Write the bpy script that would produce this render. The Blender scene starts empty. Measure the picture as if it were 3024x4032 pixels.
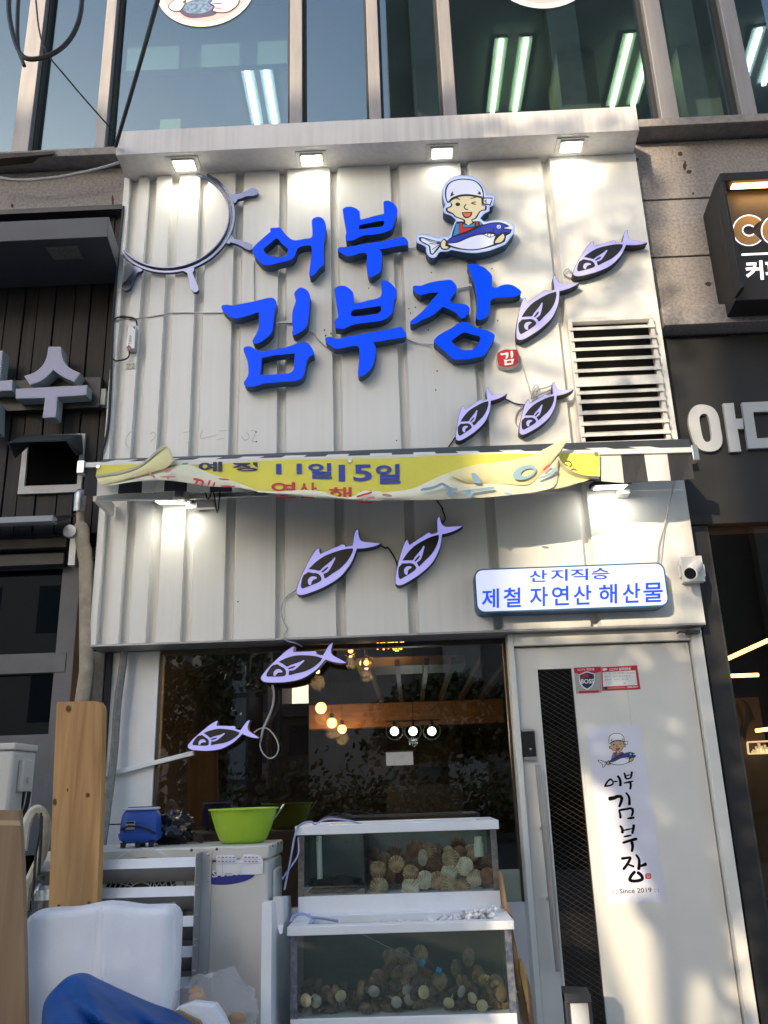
import bpy, math, random
from mathutils import Vector, Matrix
from mathutils.geometry import tessellate_polygon
R = math.radians
rnd = random.Random(7)
sc = bpy.context.scene
col = sc.collection

# ------------------------------------------------------------------ camera
CW, CH, CF = 3024.0, 4032.0, 3350.0          # photograph size and focal length in its pixels
PITCH, ROLL, YAW = R(18.039), R(-1.888), R(1.133)
CAM = Vector((0.0, -4.48, 1.25))
BASE = Matrix(((1, 0, 0), (0, 0, -1), (0, 1, 0)))
CR3 = (Matrix.Rotation(YAW, 3, 'Z') @ Matrix.Rotation(PITCH, 3, 'X') @ BASE @ Matrix.Rotation(ROLL, 3, 'Z'))
cd = bpy.data.cameras.new('camera'); cam = bpy.data.objects.new('camera', cd); col.objects.link(cam)
cam.matrix_world = Matrix.Translation(CAM) @ CR3.to_4x4()
cd.sensor_fit = 'VERTICAL'; cd.sensor_height = 36.0; cd.sensor_width = 27.0
cd.lens = 36.0 * CF / CH
cd.clip_start = 0.05; cd.clip_end = 2000
sc.camera = cam

# ------------------------------------------------------------------ sky, sun, exposure
SUN_EL, SUN_AZ = R(16.0), R(27.0)            # from the left front of the shop
SUND = Vector((-math.sin(SUN_AZ) * math.cos(SUN_EL), -math.cos(SUN_AZ) * math.cos(SUN_EL), math.sin(SUN_EL)))
w = bpy.data.worlds.new('World'); sc.world = w; w.use_nodes = True
nt = w.node_tree; bg = nt.nodes['Background']
sky = nt.nodes.new('ShaderNodeTexSky'); sky.sky_type = 'NISHITA'; sky.sun_disc = False
sky.sun_elevation = SUN_EL; sky.sun_rotation = R(207); sky.air_density = 1.0; sky.dust_density = 1.6; sky.ozone_density = 1.2
nt.links.new(sky.outputs[0], bg.inputs[0]); bg.inputs[1].default_value = 0.15
sl = bpy.data.lights.new('sun', 'SUN'); sl.energy = 2.0; sl.angle = R(0.45); sl.color = (.80, .66, .46)
so = bpy.data.objects.new('sun', sl); col.objects.link(so); so.location = (-8, -16, 12)
so.rotation_euler = SUND.to_track_quat('Z', 'Y').to_euler()
sc.view_settings.view_transform = 'Standard'; sc.view_settings.look = 'None'
sc.view_settings.exposure = 1.58; sc.view_settings.gamma = 1.0
sc.render.engine = 'CYCLES'
sc.cycles.use_denoising = True; sc.cycles.max_bounces = 8; sc.cycles.transparent_max_bounces = 24
sc.cycles.caustics_reflective = False; sc.cycles.caustics_refractive = False
sc.cycles.sample_clamp_indirect = 4.0

# ------------------------------------------------------------------ pixel <-> place
def ray(px, py):
    return CR3 @ Vector(((px - CW / 2) / CF, -(py - CH / 2) / CF, -1.0))
def at(px, py, Y=0.0):
    d = ray(px, py); return CAM + d * ((Y - CAM.y) / d.y)
def atz(px, py, Z):
    d = ray(px, py); return CAM + d * ((Z - CAM.z) / d.z)
def atx(px, py, X):
    d = ray(px, py); return CAM + d * ((X - CAM.x) / d.x)
DS = 3024 / 1659.0                            # scale of the whole-picture view
CR = dict(D=(0, 0, DS), L1=(980, 830, 320 / 1659), L2=(1310, 770, 320 / 1659), L3=(860, 1120, 400 / 1659),
          L4=(1270, 1090, 350 / 1659), L5=(1600, 1030, 470 / 1659), L6=(1940, 1350, 120 / 1659),
          FI=(1140, 2060, 380 / 1659), FW=(720, 2500, 660 / 1659), WH=(460, 650, 580 / 1659),
          MA=(1600, 650, 500 / 1659), PO=(2200, 2800, 500 / 1382), UL=(0, 0, 1512 / 1659), UR=(1512, 0, 1512 / 1659),
          RT=(2024, 600, 1000 / 1659), LT=(0, 800, 600 / 948), BL=(300, 1650, 1250 / 1659), BR=(1500, 1650, 1300 / 1659),
          SG=(1500, 1950, 1524 / 1659), WL=(300, 2450, 900 / 1659), WR=(1100, 2450, 1000 / 1659),
          DO=(1950, 2450, 1074 / 1659), DB=(1950, 3100, 1074 / 1659), PL=(0, 2650, 625 / 1000),
          AC=(350, 3100, 900 / 1659), TA=(1000, 3100, 1100 / 1659), FO=(0, 3400, 1100 / 1659), C3=(350, 600, 1000 / 1659),
          C4=(1250, 600, 1000 / 1659), CL=(300, 1950, 1250 / 1659))
def cp(c, p):
    x0, y0, s = CR[c]; return (x0 + p[0] * s, y0 + p[1] * s)
def A(c, x, y, Y=0.0):
    return at(*cp(c, (x, y)), Y)
def AZ(c, x, y, Z):
    return atz(*cp(c, (x, y)), Z)

# ------------------------------------------------------------------ 2D outline tools
def area2(p):
    return sum(p[i][0] * p[(i + 1) % len(p)][1] - p[(i + 1) % len(p)][0] * p[i][1] for i in range(len(p))) / 2
def smooth(pts, n=4, corner=58, closed=True):
    """Catmull-Rom through traced points, keeping real corners sharp."""
    N = len(pts); out = []
    def sharp(i):
        if not closed and i in (0, N - 1): return True
        a, b, c = pts[(i - 1) % N], pts[i], pts[(i + 1) % N]
        v1 = (b[0] - a[0], b[1] - a[1]); v2 = (c[0] - b[0], c[1] - b[1])
        an = abs(math.degrees(math.atan2(v1[0] * v2[1] - v1[1] * v2[0], v1[0] * v2[0] + v1[1] * v2[1])))
        return an > corner
    for i in range(N if closed else N - 1):
        p1, p2 = pts[i], pts[(i + 1) % N]
        p0 = pts[(i - 1) % N] if not sharp(i) else (2 * p1[0] - p2[0], 2 * p1[1] - p2[1])
        p3 = pts[(i + 2) % N] if not sharp((i + 1) % N) else (2 * p2[0] - p1[0], 2 * p2[1] - p1[1])
        for k in range(n):
            t = k / n; t2 = t * t; t3 = t2 * t
            out.append(tuple(0.5 * (2 * p1[j] + (p2[j] - p0[j]) * t + (2 * p0[j] - 5 * p1[j] + 4 * p2[j] - p3[j]) * t2
                                    + (3 * p1[j] - p0[j] - 3 * p2[j] + p3[j]) * t3) for j in (0, 1)))
    if not closed: out.append(tuple(pts[-1]))
    return out
def inset(pts, d):
    """shrink a closed outline by d (negative grows it)"""
    s = 1 if area2(pts) > 0 else -1; N = len(pts); out = []
    for i in range(N):
        a, b, c = pts[(i - 1) % N], pts[i], pts[(i + 1) % N]
        n1 = Vector((-(b[1] - a[1]), b[0] - a[0])); n2 = Vector((-(c[1] - b[1]), c[0] - b[0]))
        if n1.length < 1e-9 or n2.length < 1e-9: out.append(b); continue
        n1.normalize(); n2.normalize(); m = n1 + n2
        if m.length < .4: m = n1
        m.normalize(); k = d * s / max(.55, m.dot(n1)); out.append((b[0] + m.x * k, b[1] + m.y * k))
    return out
def stroke(pts, w, n=4, taper=True):
    """brush stroke outline along a polyline; w number or list of widths"""
    q = smooth(pts, n, 200, False) if len(pts) > 2 else [pts[0], ((pts[0][0] + pts[1][0]) / 2, (pts[0][1] + pts[1][1]) / 2), pts[1]]
    L, Rr = [], []
    for i, p in enumerate(q):
        a = q[max(0, i - 1)]; b = q[min(len(q) - 1, i + 1)]
        d = Vector((b[0] - a[0], b[1] - a[1])); d.normalize(); t = i / (len(q) - 1)
        ww = (w if not isinstance(w, (list, tuple)) else w[0] + (w[1] - w[0]) * t) / 2
        if taper and i in (0, len(q) - 1): ww *= .55
        L.append((p[0] - d.y * ww, p[1] + d.x * ww)); Rr.append((p[0] + d.y * ww, p[1] - d.x * ww))
    return L + Rr[::-1]
def ell(cx, cy, rx, ry, n=24, rot=0):
    c, s = math.cos(rot), math.sin(rot); o = []
    for i in range(n):
        a = 2 * math.pi * i / n; x, y = rx * math.cos(a), ry * math.sin(a)
        o.append((cx + x * c - y * s, cy + x * s + y * c))
    return o
def rrect(x0, y0, x1, y1, r, n=5):
    o = []
    for cx, cy, a0 in ((x1 - r, y1 - r, 0), (x0 + r, y1 - r, 90), (x0 + r, y0 + r, 180), (x1 - r, y0 + r, 270)):
        for k in range(n + 1):
            a = R(a0 + 90 * k / n); o.append((cx + r * math.cos(a), cy + r * math.sin(a)))
    return o

# ------------------------------------------------------------------ mesh builder
class MB:
    def __init__(s): s.v = []; s.f = []; s.m = []
    def add(s, vs, fs, mi=0):
        b = len(s.v); s.v += [Vector(x) for x in vs]; s.f += [tuple(b + i for i in f) for f in fs]; s.m += [mi] * len(fs); return s
    def box(s, x0, x1, y0, y1, z0, z1, mi=0):
        x0, x1 = sorted((x0, x1)); y0, y1 = sorted((y0, y1)); z0, z1 = sorted((z0, z1))
        return s.add([(x0, y0, z0), (x1, y0, z0), (x1, y1, z0), (x0, y1, z0), (x0, y0, z1), (x1, y0, z1), (x1, y1, z1), (x0, y1, z1)],
                     [(3, 2, 1, 0), (4, 5, 6, 7), (0, 1, 5, 4), (1, 2, 6, 5), (2, 3, 7, 6), (3, 0, 4, 7)], mi)
    def hexa(s, p, mi=0):          # 8 corners, bottom ring then top ring
        return s.add(p, [(3, 2, 1, 0), (4, 5, 6, 7), (0, 1, 5, 4), (1, 2, 6, 5), (2, 3, 7, 6), (3, 0, 4, 7)], mi)
    def quad(s, a, b, c, d, mi=0): return s.add([a, b, c, d], [(0, 1, 2, 3)], mi)
    def cap(s, rings, mi=0, flip=False):
        rings = [[Vector(p) for p in r] for r in rings]
        b = len(s.v)
        for r in rings: s.v += r
        for t in tessellate_polygon(rings):
            s.f.append(tuple(b + i for i in (t[::-1] if flip else t))); s.m.append(mi)
    def prism(s, outer, vec, holes=(), mi=0, mside=None, back=True):
        """outline in space, extruded by vec; front cap keeps mi, sides take mside"""
        vec = Vector(vec); ms = mi if mside is None else mside
        rings = [[Vector(p) for p in r] for r in [outer] + list(holes)]
        s.cap(rings, mi)
        if vec.length < 1e-7: return s
        if back: s.cap([[p + vec for p in r] for r in rings], ms)
        for r in rings:
            n = len(r); b = len(s.v); s.v += r + [p + vec for p in r]
            for i in range(n):
                j = (i + 1) % n; s.f.append((b + i, b + j, b + n + j, b + n + i)); s.m.append(ms)
        return s
    def bar(s, a, b, w, h, up=(0, 0, 1), mi=0):
        a, b = Vector(a), Vector(b); d = (b - a).normalized(); u = Vector(up); x = d.cross(u)
        if x.length < 1e-4: x = d.cross(Vector((0, 1, 0)))
        x.normalize(); u = x.cross(d).normalized(); x *= w / 2; u *= h / 2
        return s.hexa([a - x - u, a + x - u, b + x - u, b - x - u, a - x + u, a + x + u, b + x + u, b - x + u], mi)
    def tube(s, pts, r, n=8, mi=0, closed=False, caps=True):
        P = [Vector(p) for p in pts]; N = len(P); b = len(s.v); up = None
        for i in range(N):
            a = P[i - 1] if (i or closed) else P[i]; c = P[(i + 1) % N] if (i < N - 1 or closed) else P[i]
            d = (c - a)
            if d.length < 1e-9: d = Vector((0, 0, 1))
            d.normalize()
            if up is None:
                up = Vector((0, 0, 1)) if abs(d.z) < .9 else Vector((1, 0, 0))
            x = d.cross(up); x.normalize(); up = x.cross(d).normalized()
            rr = r[i] if isinstance(r, (list, tuple)) else r
            for k in range(n):
                an = 2 * math.pi * k / n; s.v.append(P[i] + x * (rr * math.cos(an)) + up * (rr * math.sin(an)))
        for i in range(N if closed else N - 1):
            for k in range(n):
                k2 = (k + 1) % n; i2 = (i + 1) % N
                s.f.append((b + i * n + k, b + i * n + k2, b + i2 * n + k2, b + i2 * n + k)); s.m.append(mi)
        if caps and not closed:
            s.f.append(tuple(b + k for k in range(n))[::-1]); s.m.append(mi)
            s.f.append(tuple(b + (N - 1) * n + k for k in range(n))); s.m.append(mi)
        return s
    def lathe(s, prof, c=(0, 0, 0), n=32, mi=0, axis='Z'):
        c = Vector(c); b = len(s.v)
        for (r, z) in prof:
            for k in range(n):
                a = 2 * math.pi * k / n
                p = (r * math.cos(a), r * math.sin(a), z) if axis == 'Z' else (r * math.cos(a), -z, r * math.sin(a))
                s.v.append(c + Vector(p))
        for i in range(len(prof) - 1):
            for k in range(n):
                k2 = (k + 1) % n; s.f.append((b + i * n + k, b + i * n + k2, b + (i + 1) * n + k2, b + (i + 1) * n + k)); s.m.append(mi)
        for i, (r, z) in enumerate(prof):
            pass
        return s
    def grid(s, fn, nu, nv, mi=0):
        b = len(s.v)
        for i in range(nu + 1):
            for j in range(nv + 1): s.v.append(Vector(fn(i / nu, j / nv)))
        for i in range(nu):
            for j in range(nv):
                a = b + i * (nv + 1) + j; s.f.append((a, a + nv + 1, a + nv + 2, a + 1)); s.m.append(mi)
        return s
def ball(mb, c, r, n=12, mi=0, sq=(1, 1, 1)):
    c = Vector(c)
    mb.grid(lambda u, v: c + Vector((r * sq[0] * math.sin(math.pi * v) * math.cos(2 * math.pi * u), r * sq[1] * math.sin(math.pi * v) * math.sin(2 * math.pi * u),
                                     r * sq[2] * math.cos(math.pi * v))), n, max(4, n // 2), mi)
def mesh(name, mb, mats, parent=None, smooth_deg=35, bevel=0, solid=0, local=False):
    me = bpy.data.meshes.new(name)
    off = parent.location if (parent is not None and not local) else Vector((0, 0, 0))
    pp = parent
    while pp is not None and pp.parent is not None and not local:
        pp = pp.parent; off = off + pp.location
    me.from_pydata([tuple(v - off) for v in mb.v], [], mb.f)
    for m in (mats if isinstance(mats, (list, tuple)) else [mats]): me.materials.append(m)
    me.polygons.foreach_set('material_index', mb.m)
    if smooth_deg:
        me.polygons.foreach_set('use_smooth', [True] * len(me.polygons)); me.set_sharp_from_angle(angle=R(smooth_deg))
    me.update()
    o = bpy.data.objects.new(name, me); col.objects.link(o)
    if parent is not None: o.parent = parent
    if solid:
        md = o.modifiers.new('thickness', 'SOLIDIFY'); md.thickness = solid; md.offset = 0
    if bevel:
        md = o.modifiers.new('bevel', 'BEVEL'); md.width = bevel; md.segments = 2; md.limit_method = 'ANGLE'; md.angle_limit = R(50)
    return o
def tag(o, label, cat, group=None):
    o['label'] = label; o['category'] = cat
    if group: o['group'] = group
    return o
def thing(name, label, cat, loc=(0, 0, 0), group=None, rot=None):
    o = bpy.data.objects.new(name, None); col.objects.link(o); o.location = loc; o.empty_display_size = .05
    if rot: o.rotation_euler = rot
    return tag(o, label, cat, group)
def struct(name, mb, m, kind='structure', **k):
    o = mesh(name, mb, m, **k); o['kind'] = kind; return o
def dup(root, loc, label, rot=None, scale=None):
    r = root.copy(); col.objects.link(r); r.location = loc; r['label'] = label
    if rot is not None: r.rotation_euler = rot
    if scale is not None: r.scale = (scale,) * 3
    for ch in list(root.children):
        c = ch.copy(); col.objects.link(c); c.parent = r
        for g in list(ch.children):
            d = g.copy(); col.objects.link(d); d.parent = c
    return r

# ------------------------------------------------------------------ materials
MATS = {}
def mat(name, c, rough=.5, metal=0., var=0., vs=8., bump=0., bs=60., emit=None, es=1., spec=.5, var2=None, stretch=(1, 1, 1), coat=0.):
    """principled; var = how far colour wanders by noise, vs its scale"""
    if name in MATS: return MATS[name]
    m = bpy.data.materials.new(name); m.use_nodes = True; n = m.node_tree; b = n.nodes['Principled BSDF']
    c4 = (*c, 1)
    b.inputs['Base Color'].default_value = c4; b.inputs['Roughness'].default_value = rough; b.inputs['Metallic'].default_value = metal
    b.inputs['Specular IOR Level'].default_value = spec; b.inputs['Coat Weight'].default_value = coat
    if var or bump:
        tc = n.nodes.new('ShaderNodeTexCoord'); mp = n.nodes.new('ShaderNodeMapping'); mp.inputs['Scale'].default_value = stretch
        n.links.new(tc.outputs['Object'], mp.inputs['Vector'])
    if var:
        t = n.nodes.new('ShaderNodeTexNoise'); t.inputs['Scale'].default_value = vs; t.inputs['Detail'].default_value = 6; t.inputs['Roughness'].default_value = .65
        n.links.new(mp.outputs[0], t.inputs['Vector'])
        rp = n.nodes.new('ShaderNodeValToRGB'); rp.color_ramp.elements[0].position = .35; rp.color_ramp.elements[1].position = .65
        d = var2 if var2 else tuple(x * (1 - var) for x in c)
        rp.color_ramp.elements[0].color = (*d, 1); rp.color_ramp.elements[1].color = c4
        n.links.new(t.outputs['Fac'], rp.inputs[0]); n.links.new(rp.outputs[0], b.inputs['Base Color'])
        mr = n.nodes.new('ShaderNodeMapRange'); mr.inputs[3].default_value = min(1, rough + .12); mr.inputs[4].default_value = max(.02, rough - .06)
        n.links.new(t.outputs['Fac'], mr.inputs[0]); n.links.new(mr.outputs[0], b.inputs['Roughness'])
    if bump:
        t2 = n.nodes.new('ShaderNodeTexNoise'); t2.inputs['Scale'].default_value = bs; t2.inputs['Detail'].default_value = 4
        n.links.new(mp.outputs[0], t2.inputs['Vector'])
        bp = n.nodes.new('ShaderNodeBump'); bp.inputs['Strength'].default_value = bump; bp.inputs['Distance'].default_value = .01
        n.links.new(t2.outputs['Fac'], bp.inputs['Height']); n.links.new(bp.outputs[0], b.inputs['Normal'])
    if emit: b.inputs['Emission Color'].default_value = (*emit, 1); b.inputs['Emission Strength'].default_value = es
    MATS[name] = m; return m
def glass(name, tint, refl=1.0, minr=0.04, rough=0.0, rcol=(1, 1, 1)):
    m = bpy.data.materials.new(name); m.use_nodes = True; n = m.node_tree; n.nodes.clear()
    out = n.nodes.new('ShaderNodeOutputMaterial'); mx = n.nodes.new('ShaderNodeMixShader')
    t = n.nodes.new('ShaderNodeBsdfTransparent'); t.inputs[0].default_value = (*tint, 1)
    g = n.nodes.new('ShaderNodeBsdfGlossy'); g.inputs['Roughness'].default_value = rough; g.inputs[0].default_value = (*rcol, 1)
    ge = n.nodes.new('ShaderNodeNewGeometry'); dt = n.nodes.new('ShaderNodeVectorMath'); dt.operation = 'DOT_PRODUCT'
    n.links.new(ge.outputs['Incoming'], dt.inputs[0]); n.links.new(ge.outputs['Normal'], dt.inputs[1])
    ab = n.nodes.new('ShaderNodeMath'); ab.operation = 'ABSOLUTE'; n.links.new(dt.outputs['Value'], ab.inputs[0])
    om = n.nodes.new('ShaderNodeMath'); om.operation = 'SUBTRACT'; om.inputs[0].default_value = 1; n.links.new(ab.outputs[0], om.inputs[1])
    pw = n.nodes.new('ShaderNodeMath'); pw.operation = 'POWER'; pw.inputs[1].default_value = 5; n.links.new(om.outputs[0], pw.inputs[0])
    mr = n.nodes.new('ShaderNodeMapRange'); mr.inputs[1].default_value = 0; mr.inputs[2].default_value = 1
    mr.inputs[3].default_value = minr; mr.inputs[4].default_value = 1.0 * refl
    n.links.new(pw.outputs[0], mr.inputs[0]); n.links.new(mr.outputs[0], mx.inputs[0])
    n.links.new(t.outputs[0], mx.inputs[1]); n.links.new(g.outputs[0], mx.inputs[2]); n.links.new(mx.outputs[0], out.inputs[0])
    return m
def glow(name, base, e, spec=.3):
    return mat(name, base, .35, emit=e, es=1.0, spec=spec)
def filmmat(name, veil, a, rough=.3, bump=0, bs=20):
    """thin milky plastic film"""
    m = mat(name, veil, rough, bump=bump, bs=bs); n = m.node_tree; b = n.nodes['Principled BSDF']
    o = [x for x in n.nodes if x.type == 'OUTPUT_MATERIAL'][0]; t = n.nodes.new('ShaderNodeBsdfTransparent'); mx = n.nodes.new('ShaderNodeMixShader'); mx.inputs[0].default_value = a
    n.links.new(t.outputs[0], mx.inputs[1]); n.links.new(b.outputs[0], mx.inputs[2]); n.links.new(mx.outputs[0], o.inputs[0]); return m
def emis(name, c, s):
    m = bpy.data.materials.new(name); m.use_nodes = True; b = m.node_tree.nodes['Principled BSDF']
    b.inputs['Base Color'].default_value = (*[min(1, x) for x in c], 1); b.inputs['Roughness'].default_value = .3
    b.inputs['Emission Color'].default_value = (*c, 1); b.inputs['Emission Strength'].default_value = s
    return m
def streaked(name, base, dirt, amt=.5, rough=.4):
    """painted sheet metal with faint vertical rain streaks and grime"""
    m = mat(name, base, rough); n = m.node_tree; b = n.nodes['Principled BSDF']
    tc = n.nodes.new('ShaderNodeTexCoord'); mp = n.nodes.new('ShaderNodeMapping'); mp.inputs['Scale'].default_value = (28, 28, .9)
    n.links.new(tc.outputs['Object'], mp.inputs[0])
    t = n.nodes.new('ShaderNodeTexNoise'); t.inputs['Scale'].default_value = 1; t.inputs['Detail'].default_value = 5; n.links.new(mp.outputs[0], t.inputs[0])
    t2 = n.nodes.new('ShaderNodeTexNoise'); t2.inputs['Scale'].default_value = 2.2; t2.inputs['Detail'].default_value = 6; n.links.new(tc.outputs['Object'], t2.inputs[0])
    mu = n.nodes.new('ShaderNodeMath'); mu.operation = 'MULTIPLY'; n.links.new(t.outputs[0], mu.inputs[0]); n.links.new(t2.outputs[0], mu.inputs[1])
    rp = n.nodes.new('ShaderNodeMapRange'); rp.inputs[1].default_value = .2; rp.inputs[2].default_value = .48; rp.inputs[3].default_value = 0; rp.inputs[4].default_value = amt
    n.links.new(mu.outputs[0], rp.inputs[0])
    mx = n.nodes.new('ShaderNodeMixRGB'); mx.inputs[1].default_value = (*base, 1); mx.inputs[2].default_value = (*dirt, 1)
    n.links.new(rp.outputs[0], mx.inputs[0]); n.links.new(mx.outputs[0], b.inputs['Base Color'])
    return m
def wood(name, c1, c2, scale=6, rough=.6, axis=(9, 9, .7), bump=.15):
    m = mat(name, c1, rough); n = m.node_tree; b = n.nodes['Principled BSDF']
    tc = n.nodes.new('ShaderNodeTexCoord'); mp = n.nodes.new('ShaderNodeMapping'); mp.inputs['Scale'].default_value = axis
    n.links.new(tc.outputs['Object'], mp.inputs[0])
    t = n.nodes.new('ShaderNodeTexNoise'); t.inputs['Scale'].default_value = scale; t.inputs['Detail'].default_value = 8; t.inputs['Distortion'].default_value = .6; n.links.new(mp.outputs[0], t.inputs[0])
    rp = n.nodes.new('ShaderNodeValToRGB'); rp.color_ramp.elements[0].position = .3; rp.color_ramp.elements[1].position = .7
    rp.color_ramp.elements[0].color = (*c2, 1); rp.color_ramp.elements[1].color = (*c1, 1)
    n.links.new(t.outputs[0], rp.inputs[0]); n.links.new(rp.outputs[0], b.inputs['Base Color'])
    bp = n.nodes.new('ShaderNodeBump'); bp.inputs['Strength'].default_value = bump; bp.inputs['Distance'].default_value = .004
    n.links.new(t.outputs[0], bp.inputs['Height']); n.links.new(bp.outputs[0], b.inputs['Normal'])
    return m

M_white = streaked('white_cladding_paint', (.76, .755, .73), (.48, .46, .42), .22, .42)
M_whitep = mat('white_powder_coat', (.78, .77, .73), .4, var=.05, vs=5)
M_fascia = streaked('white_canopy_paint', (.72, .69, .68), (.36, .33, .32), .5, .4)
M_pvc = mat('white_pvc', (.80, .82, .86), .35, var=.06, vs=7)
M_black = mat('black_paint', (.012, .012, .013), .45)
M_dark = mat('dark_metal', (.035, .036, .04), .45, var=.3, vs=6)
M_steel = mat('brushed_steel', (.55, .55, .56), .3, 1.0, var=.1, vs=12, stretch=(1, 1, 20))
M_alu = mat('aluminium', (.62, .63, .65), .33, 1.0, var=.12, vs=4)
M_blk_plastic = mat('black_plastic', (.015, .015, .016), .35)
M_cable = mat('black_cable', (.012, .012, .012), .5)
M_wcable = mat('grey_white_cable', (.45, .44, .44), .5)

# ------------------------------------------------------------------ lettering
def text(body, p0, p1, p2, m, parent, name='lettering', bold=.0, lift=.0, res=3, thick=0.0):
    """words in the built-in font, fitted to the parallelogram p0 (lower left), p1 (lower right), p2 (upper left)"""
    c = bpy.data.curves.new('words', 'FONT'); c.body = body; c.offset = bold; c.resolution_u = res
    o = bpy.data.objects.new('words', c); col.objects.link(o); bpy.context.view_layer.update()
    dg = bpy.context.evaluated_depsgraph_get(); me = o.evaluated_get(dg).to_mesh()
    vs = [v.co.copy() for v in me.vertices]; fs = [tuple(p.vertices) for p in me.polygons]
    o.evaluated_get(dg).to_mesh_clear(); bpy.data.objects.remove(o); bpy.data.curves.remove(c)
    x0 = min(v.x for v in vs); x1 = max(v.x for v in vs); y0 = min(v.y for v in vs); y1 = max(v.y for v in vs)
    p0, p1, p2 = Vector(p0), Vector(p1), Vector(p2); nrm = (p1 - p0).cross(p2 - p0).normalized()
    if nrm.y > 0: nrm = -nrm
    mb = MB(); mb.add([p0 + (p1 - p0) * ((v.x - x0) / (x1 - x0)) + (p2 - p0) * ((v.y - y0) / (y1 - y0)) + nrm * lift for v in vs], fs)
    return mesh(name, mb, m, parent, smooth_deg=0)
def decal(name, c, polys, Y, m, parent, sm=3, corner=58, thick=0.0):
    """flat painted shapes traced in crop c, on the plane y = Y; polys: list of (outer, [holes])"""
    mb = MB()
    for p in polys:
        o, hs = p if isinstance(p, tuple) and isinstance(p[1], list) and p[1] and isinstance(p[1][0], list) else (p, [])
        f = (lambda q: smooth(q, sm, corner)) if sm > 1 else (lambda q: q)
        mb.prism([A(c, *q, Y) for q in f(o)], (0, thick, 0), [[A(c, *q, Y) for q in f(h)] for h in hs])
    return mesh(name, mb, m, parent, smooth_deg=0)
# =================================================================== ground
mb = MB(); mb.box(-60, 60, -9.0, 12, -.3, 0)
M_pave = mat('pavement_slabs', (.30, .29, .28), .85, var=.35, vs=5, bump=.3, bs=30)
struct('pavement', mb, M_pave)
mb = MB(); mb.box(-300, 300, -300, -9.2, -.5, -.13)
struct('road', mb, mat('asphalt', (.05, .05, .052), .9, var=.3, vs=3, bump=.4, bs=80))
mb = MB(); mb.box(-60, 60, -9.2, -9.0, -.3, .012)
struct('kerb', mb, mat('kerb_stone', (.33, .32, .31), .8, var=.2))

# =================================================================== office building that carries the shop
M_gran = mat('granite', (.345, .315, .305), .75, var=.45, vs=55, bump=.25, bs=160, var2=(.20, .18, .175))
n = M_gran.node_tree
M_mull = mat('bronze_anodised_frame', (.34, .315, .31), .45, .25, var=.2, vs=3, stretch=(6, 6, .6))
M_seal = mat('window_gasket', (.025, .024, .024), .6)
M_gl_up = glass('upper_window_glass', (.60, .70, .70), 1.0, .15, rcol=(.80, .92, .97))
SZ = 5.315                                          # window sill height
bld = thing('office_building', 'granite clad office building with tinted upper windows behind the white shop sign', 'building', (0, .12, 0))
mb = MB()                                           # stone either side, in courses with open joints
xl = -1.70
def courses(mb, x0, x1, zs, y0=.12, y1=.5):
    for a, b in zip(zs[:-1], zs[1:]): mb.box(x0, x1, y0, y1, a + .006, b - .006)
    mb.box(x0, x1, y0 + .02, y1, zs[0] + .007, zs[-1] - .007, 1)
courses(mb, -8, xl, [4.905, 5.22])
courses(mb, 1.60, 8, [3.93, 4.345, 4.77, 5.22])
mb.box(xl, 1.60, .14, .5, 2.3, 5.22)                # wall behind the sign
mb.box(-8, xl, .28, .5, 3.0, 4.9)
mb.box(1.60, 8, .28, .5, 2.67, 3.93)
mb.box(-8, 8, .5, .7, 2.7, 5.2)
mb.box(-8, 8, .165, .48, 8.2, 12)
mesh('wall', mb, [M_gran, mat('stone_joint', (.06, .055, .05), .9)], bld, bevel=.004)
mb = MB(); mb.box(-8, xl, .0, .4, 5.225, 5.285); mb.box(-8, 8, .06, .4, 5.287, SZ); mb.box(1.60, 8, -.02, .4, 5.225, 5.285)
mesh('sill', mb, mat('stone_sill', (.30, .275, .265), .7, var=.35, vs=20), bld, bevel=.005)
mb = MB(); mb.box(1.60, 8, .0, .28, 3.80, 3.925)
mesh('ledge', mb, M_gran, bld, bevel=.005)
mull = [(-2.479, -2.365), (-1.9275, -1.855), (-.630, -.546), (-.100, -.0206), (.393, .479), (1.808, 1.9226), (2.329, 2.430), (-3.9, -3.8), (3.6, 3.7)]
mull.sort()
for a, b in mull:
    mb = MB(); mb.box(a, b, .06, .24, SZ + .001, 8.2); mesh('mullion', mb, M_mull, bld, bevel=.004)
for (a0, b0), (a1, b1) in zip(mull[:-1], mull[1:]):
    mb = MB(); f = .018
    mb.box(b0 + .001, b0 + f, .11, .2, SZ + .001, 8.19); mb.box(a1 - f, a1 - .001, .11, .2, SZ + .001, 8.19)
    mb.box(b0 + f, a1 - f, .11, .2, SZ + .001, SZ + .022); mb.box(b0 + f, a1 - f, .11, .2, 8.17, 8.19)
    fr = mesh('window', mb, M_seal, bld)
    mb = MB(); mb.box(b0 + f - .004, a1 - f + .004, .150, .156, SZ + .012, 8.18)
    mesh('pane', mb, M_gl_up, fr)
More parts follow.
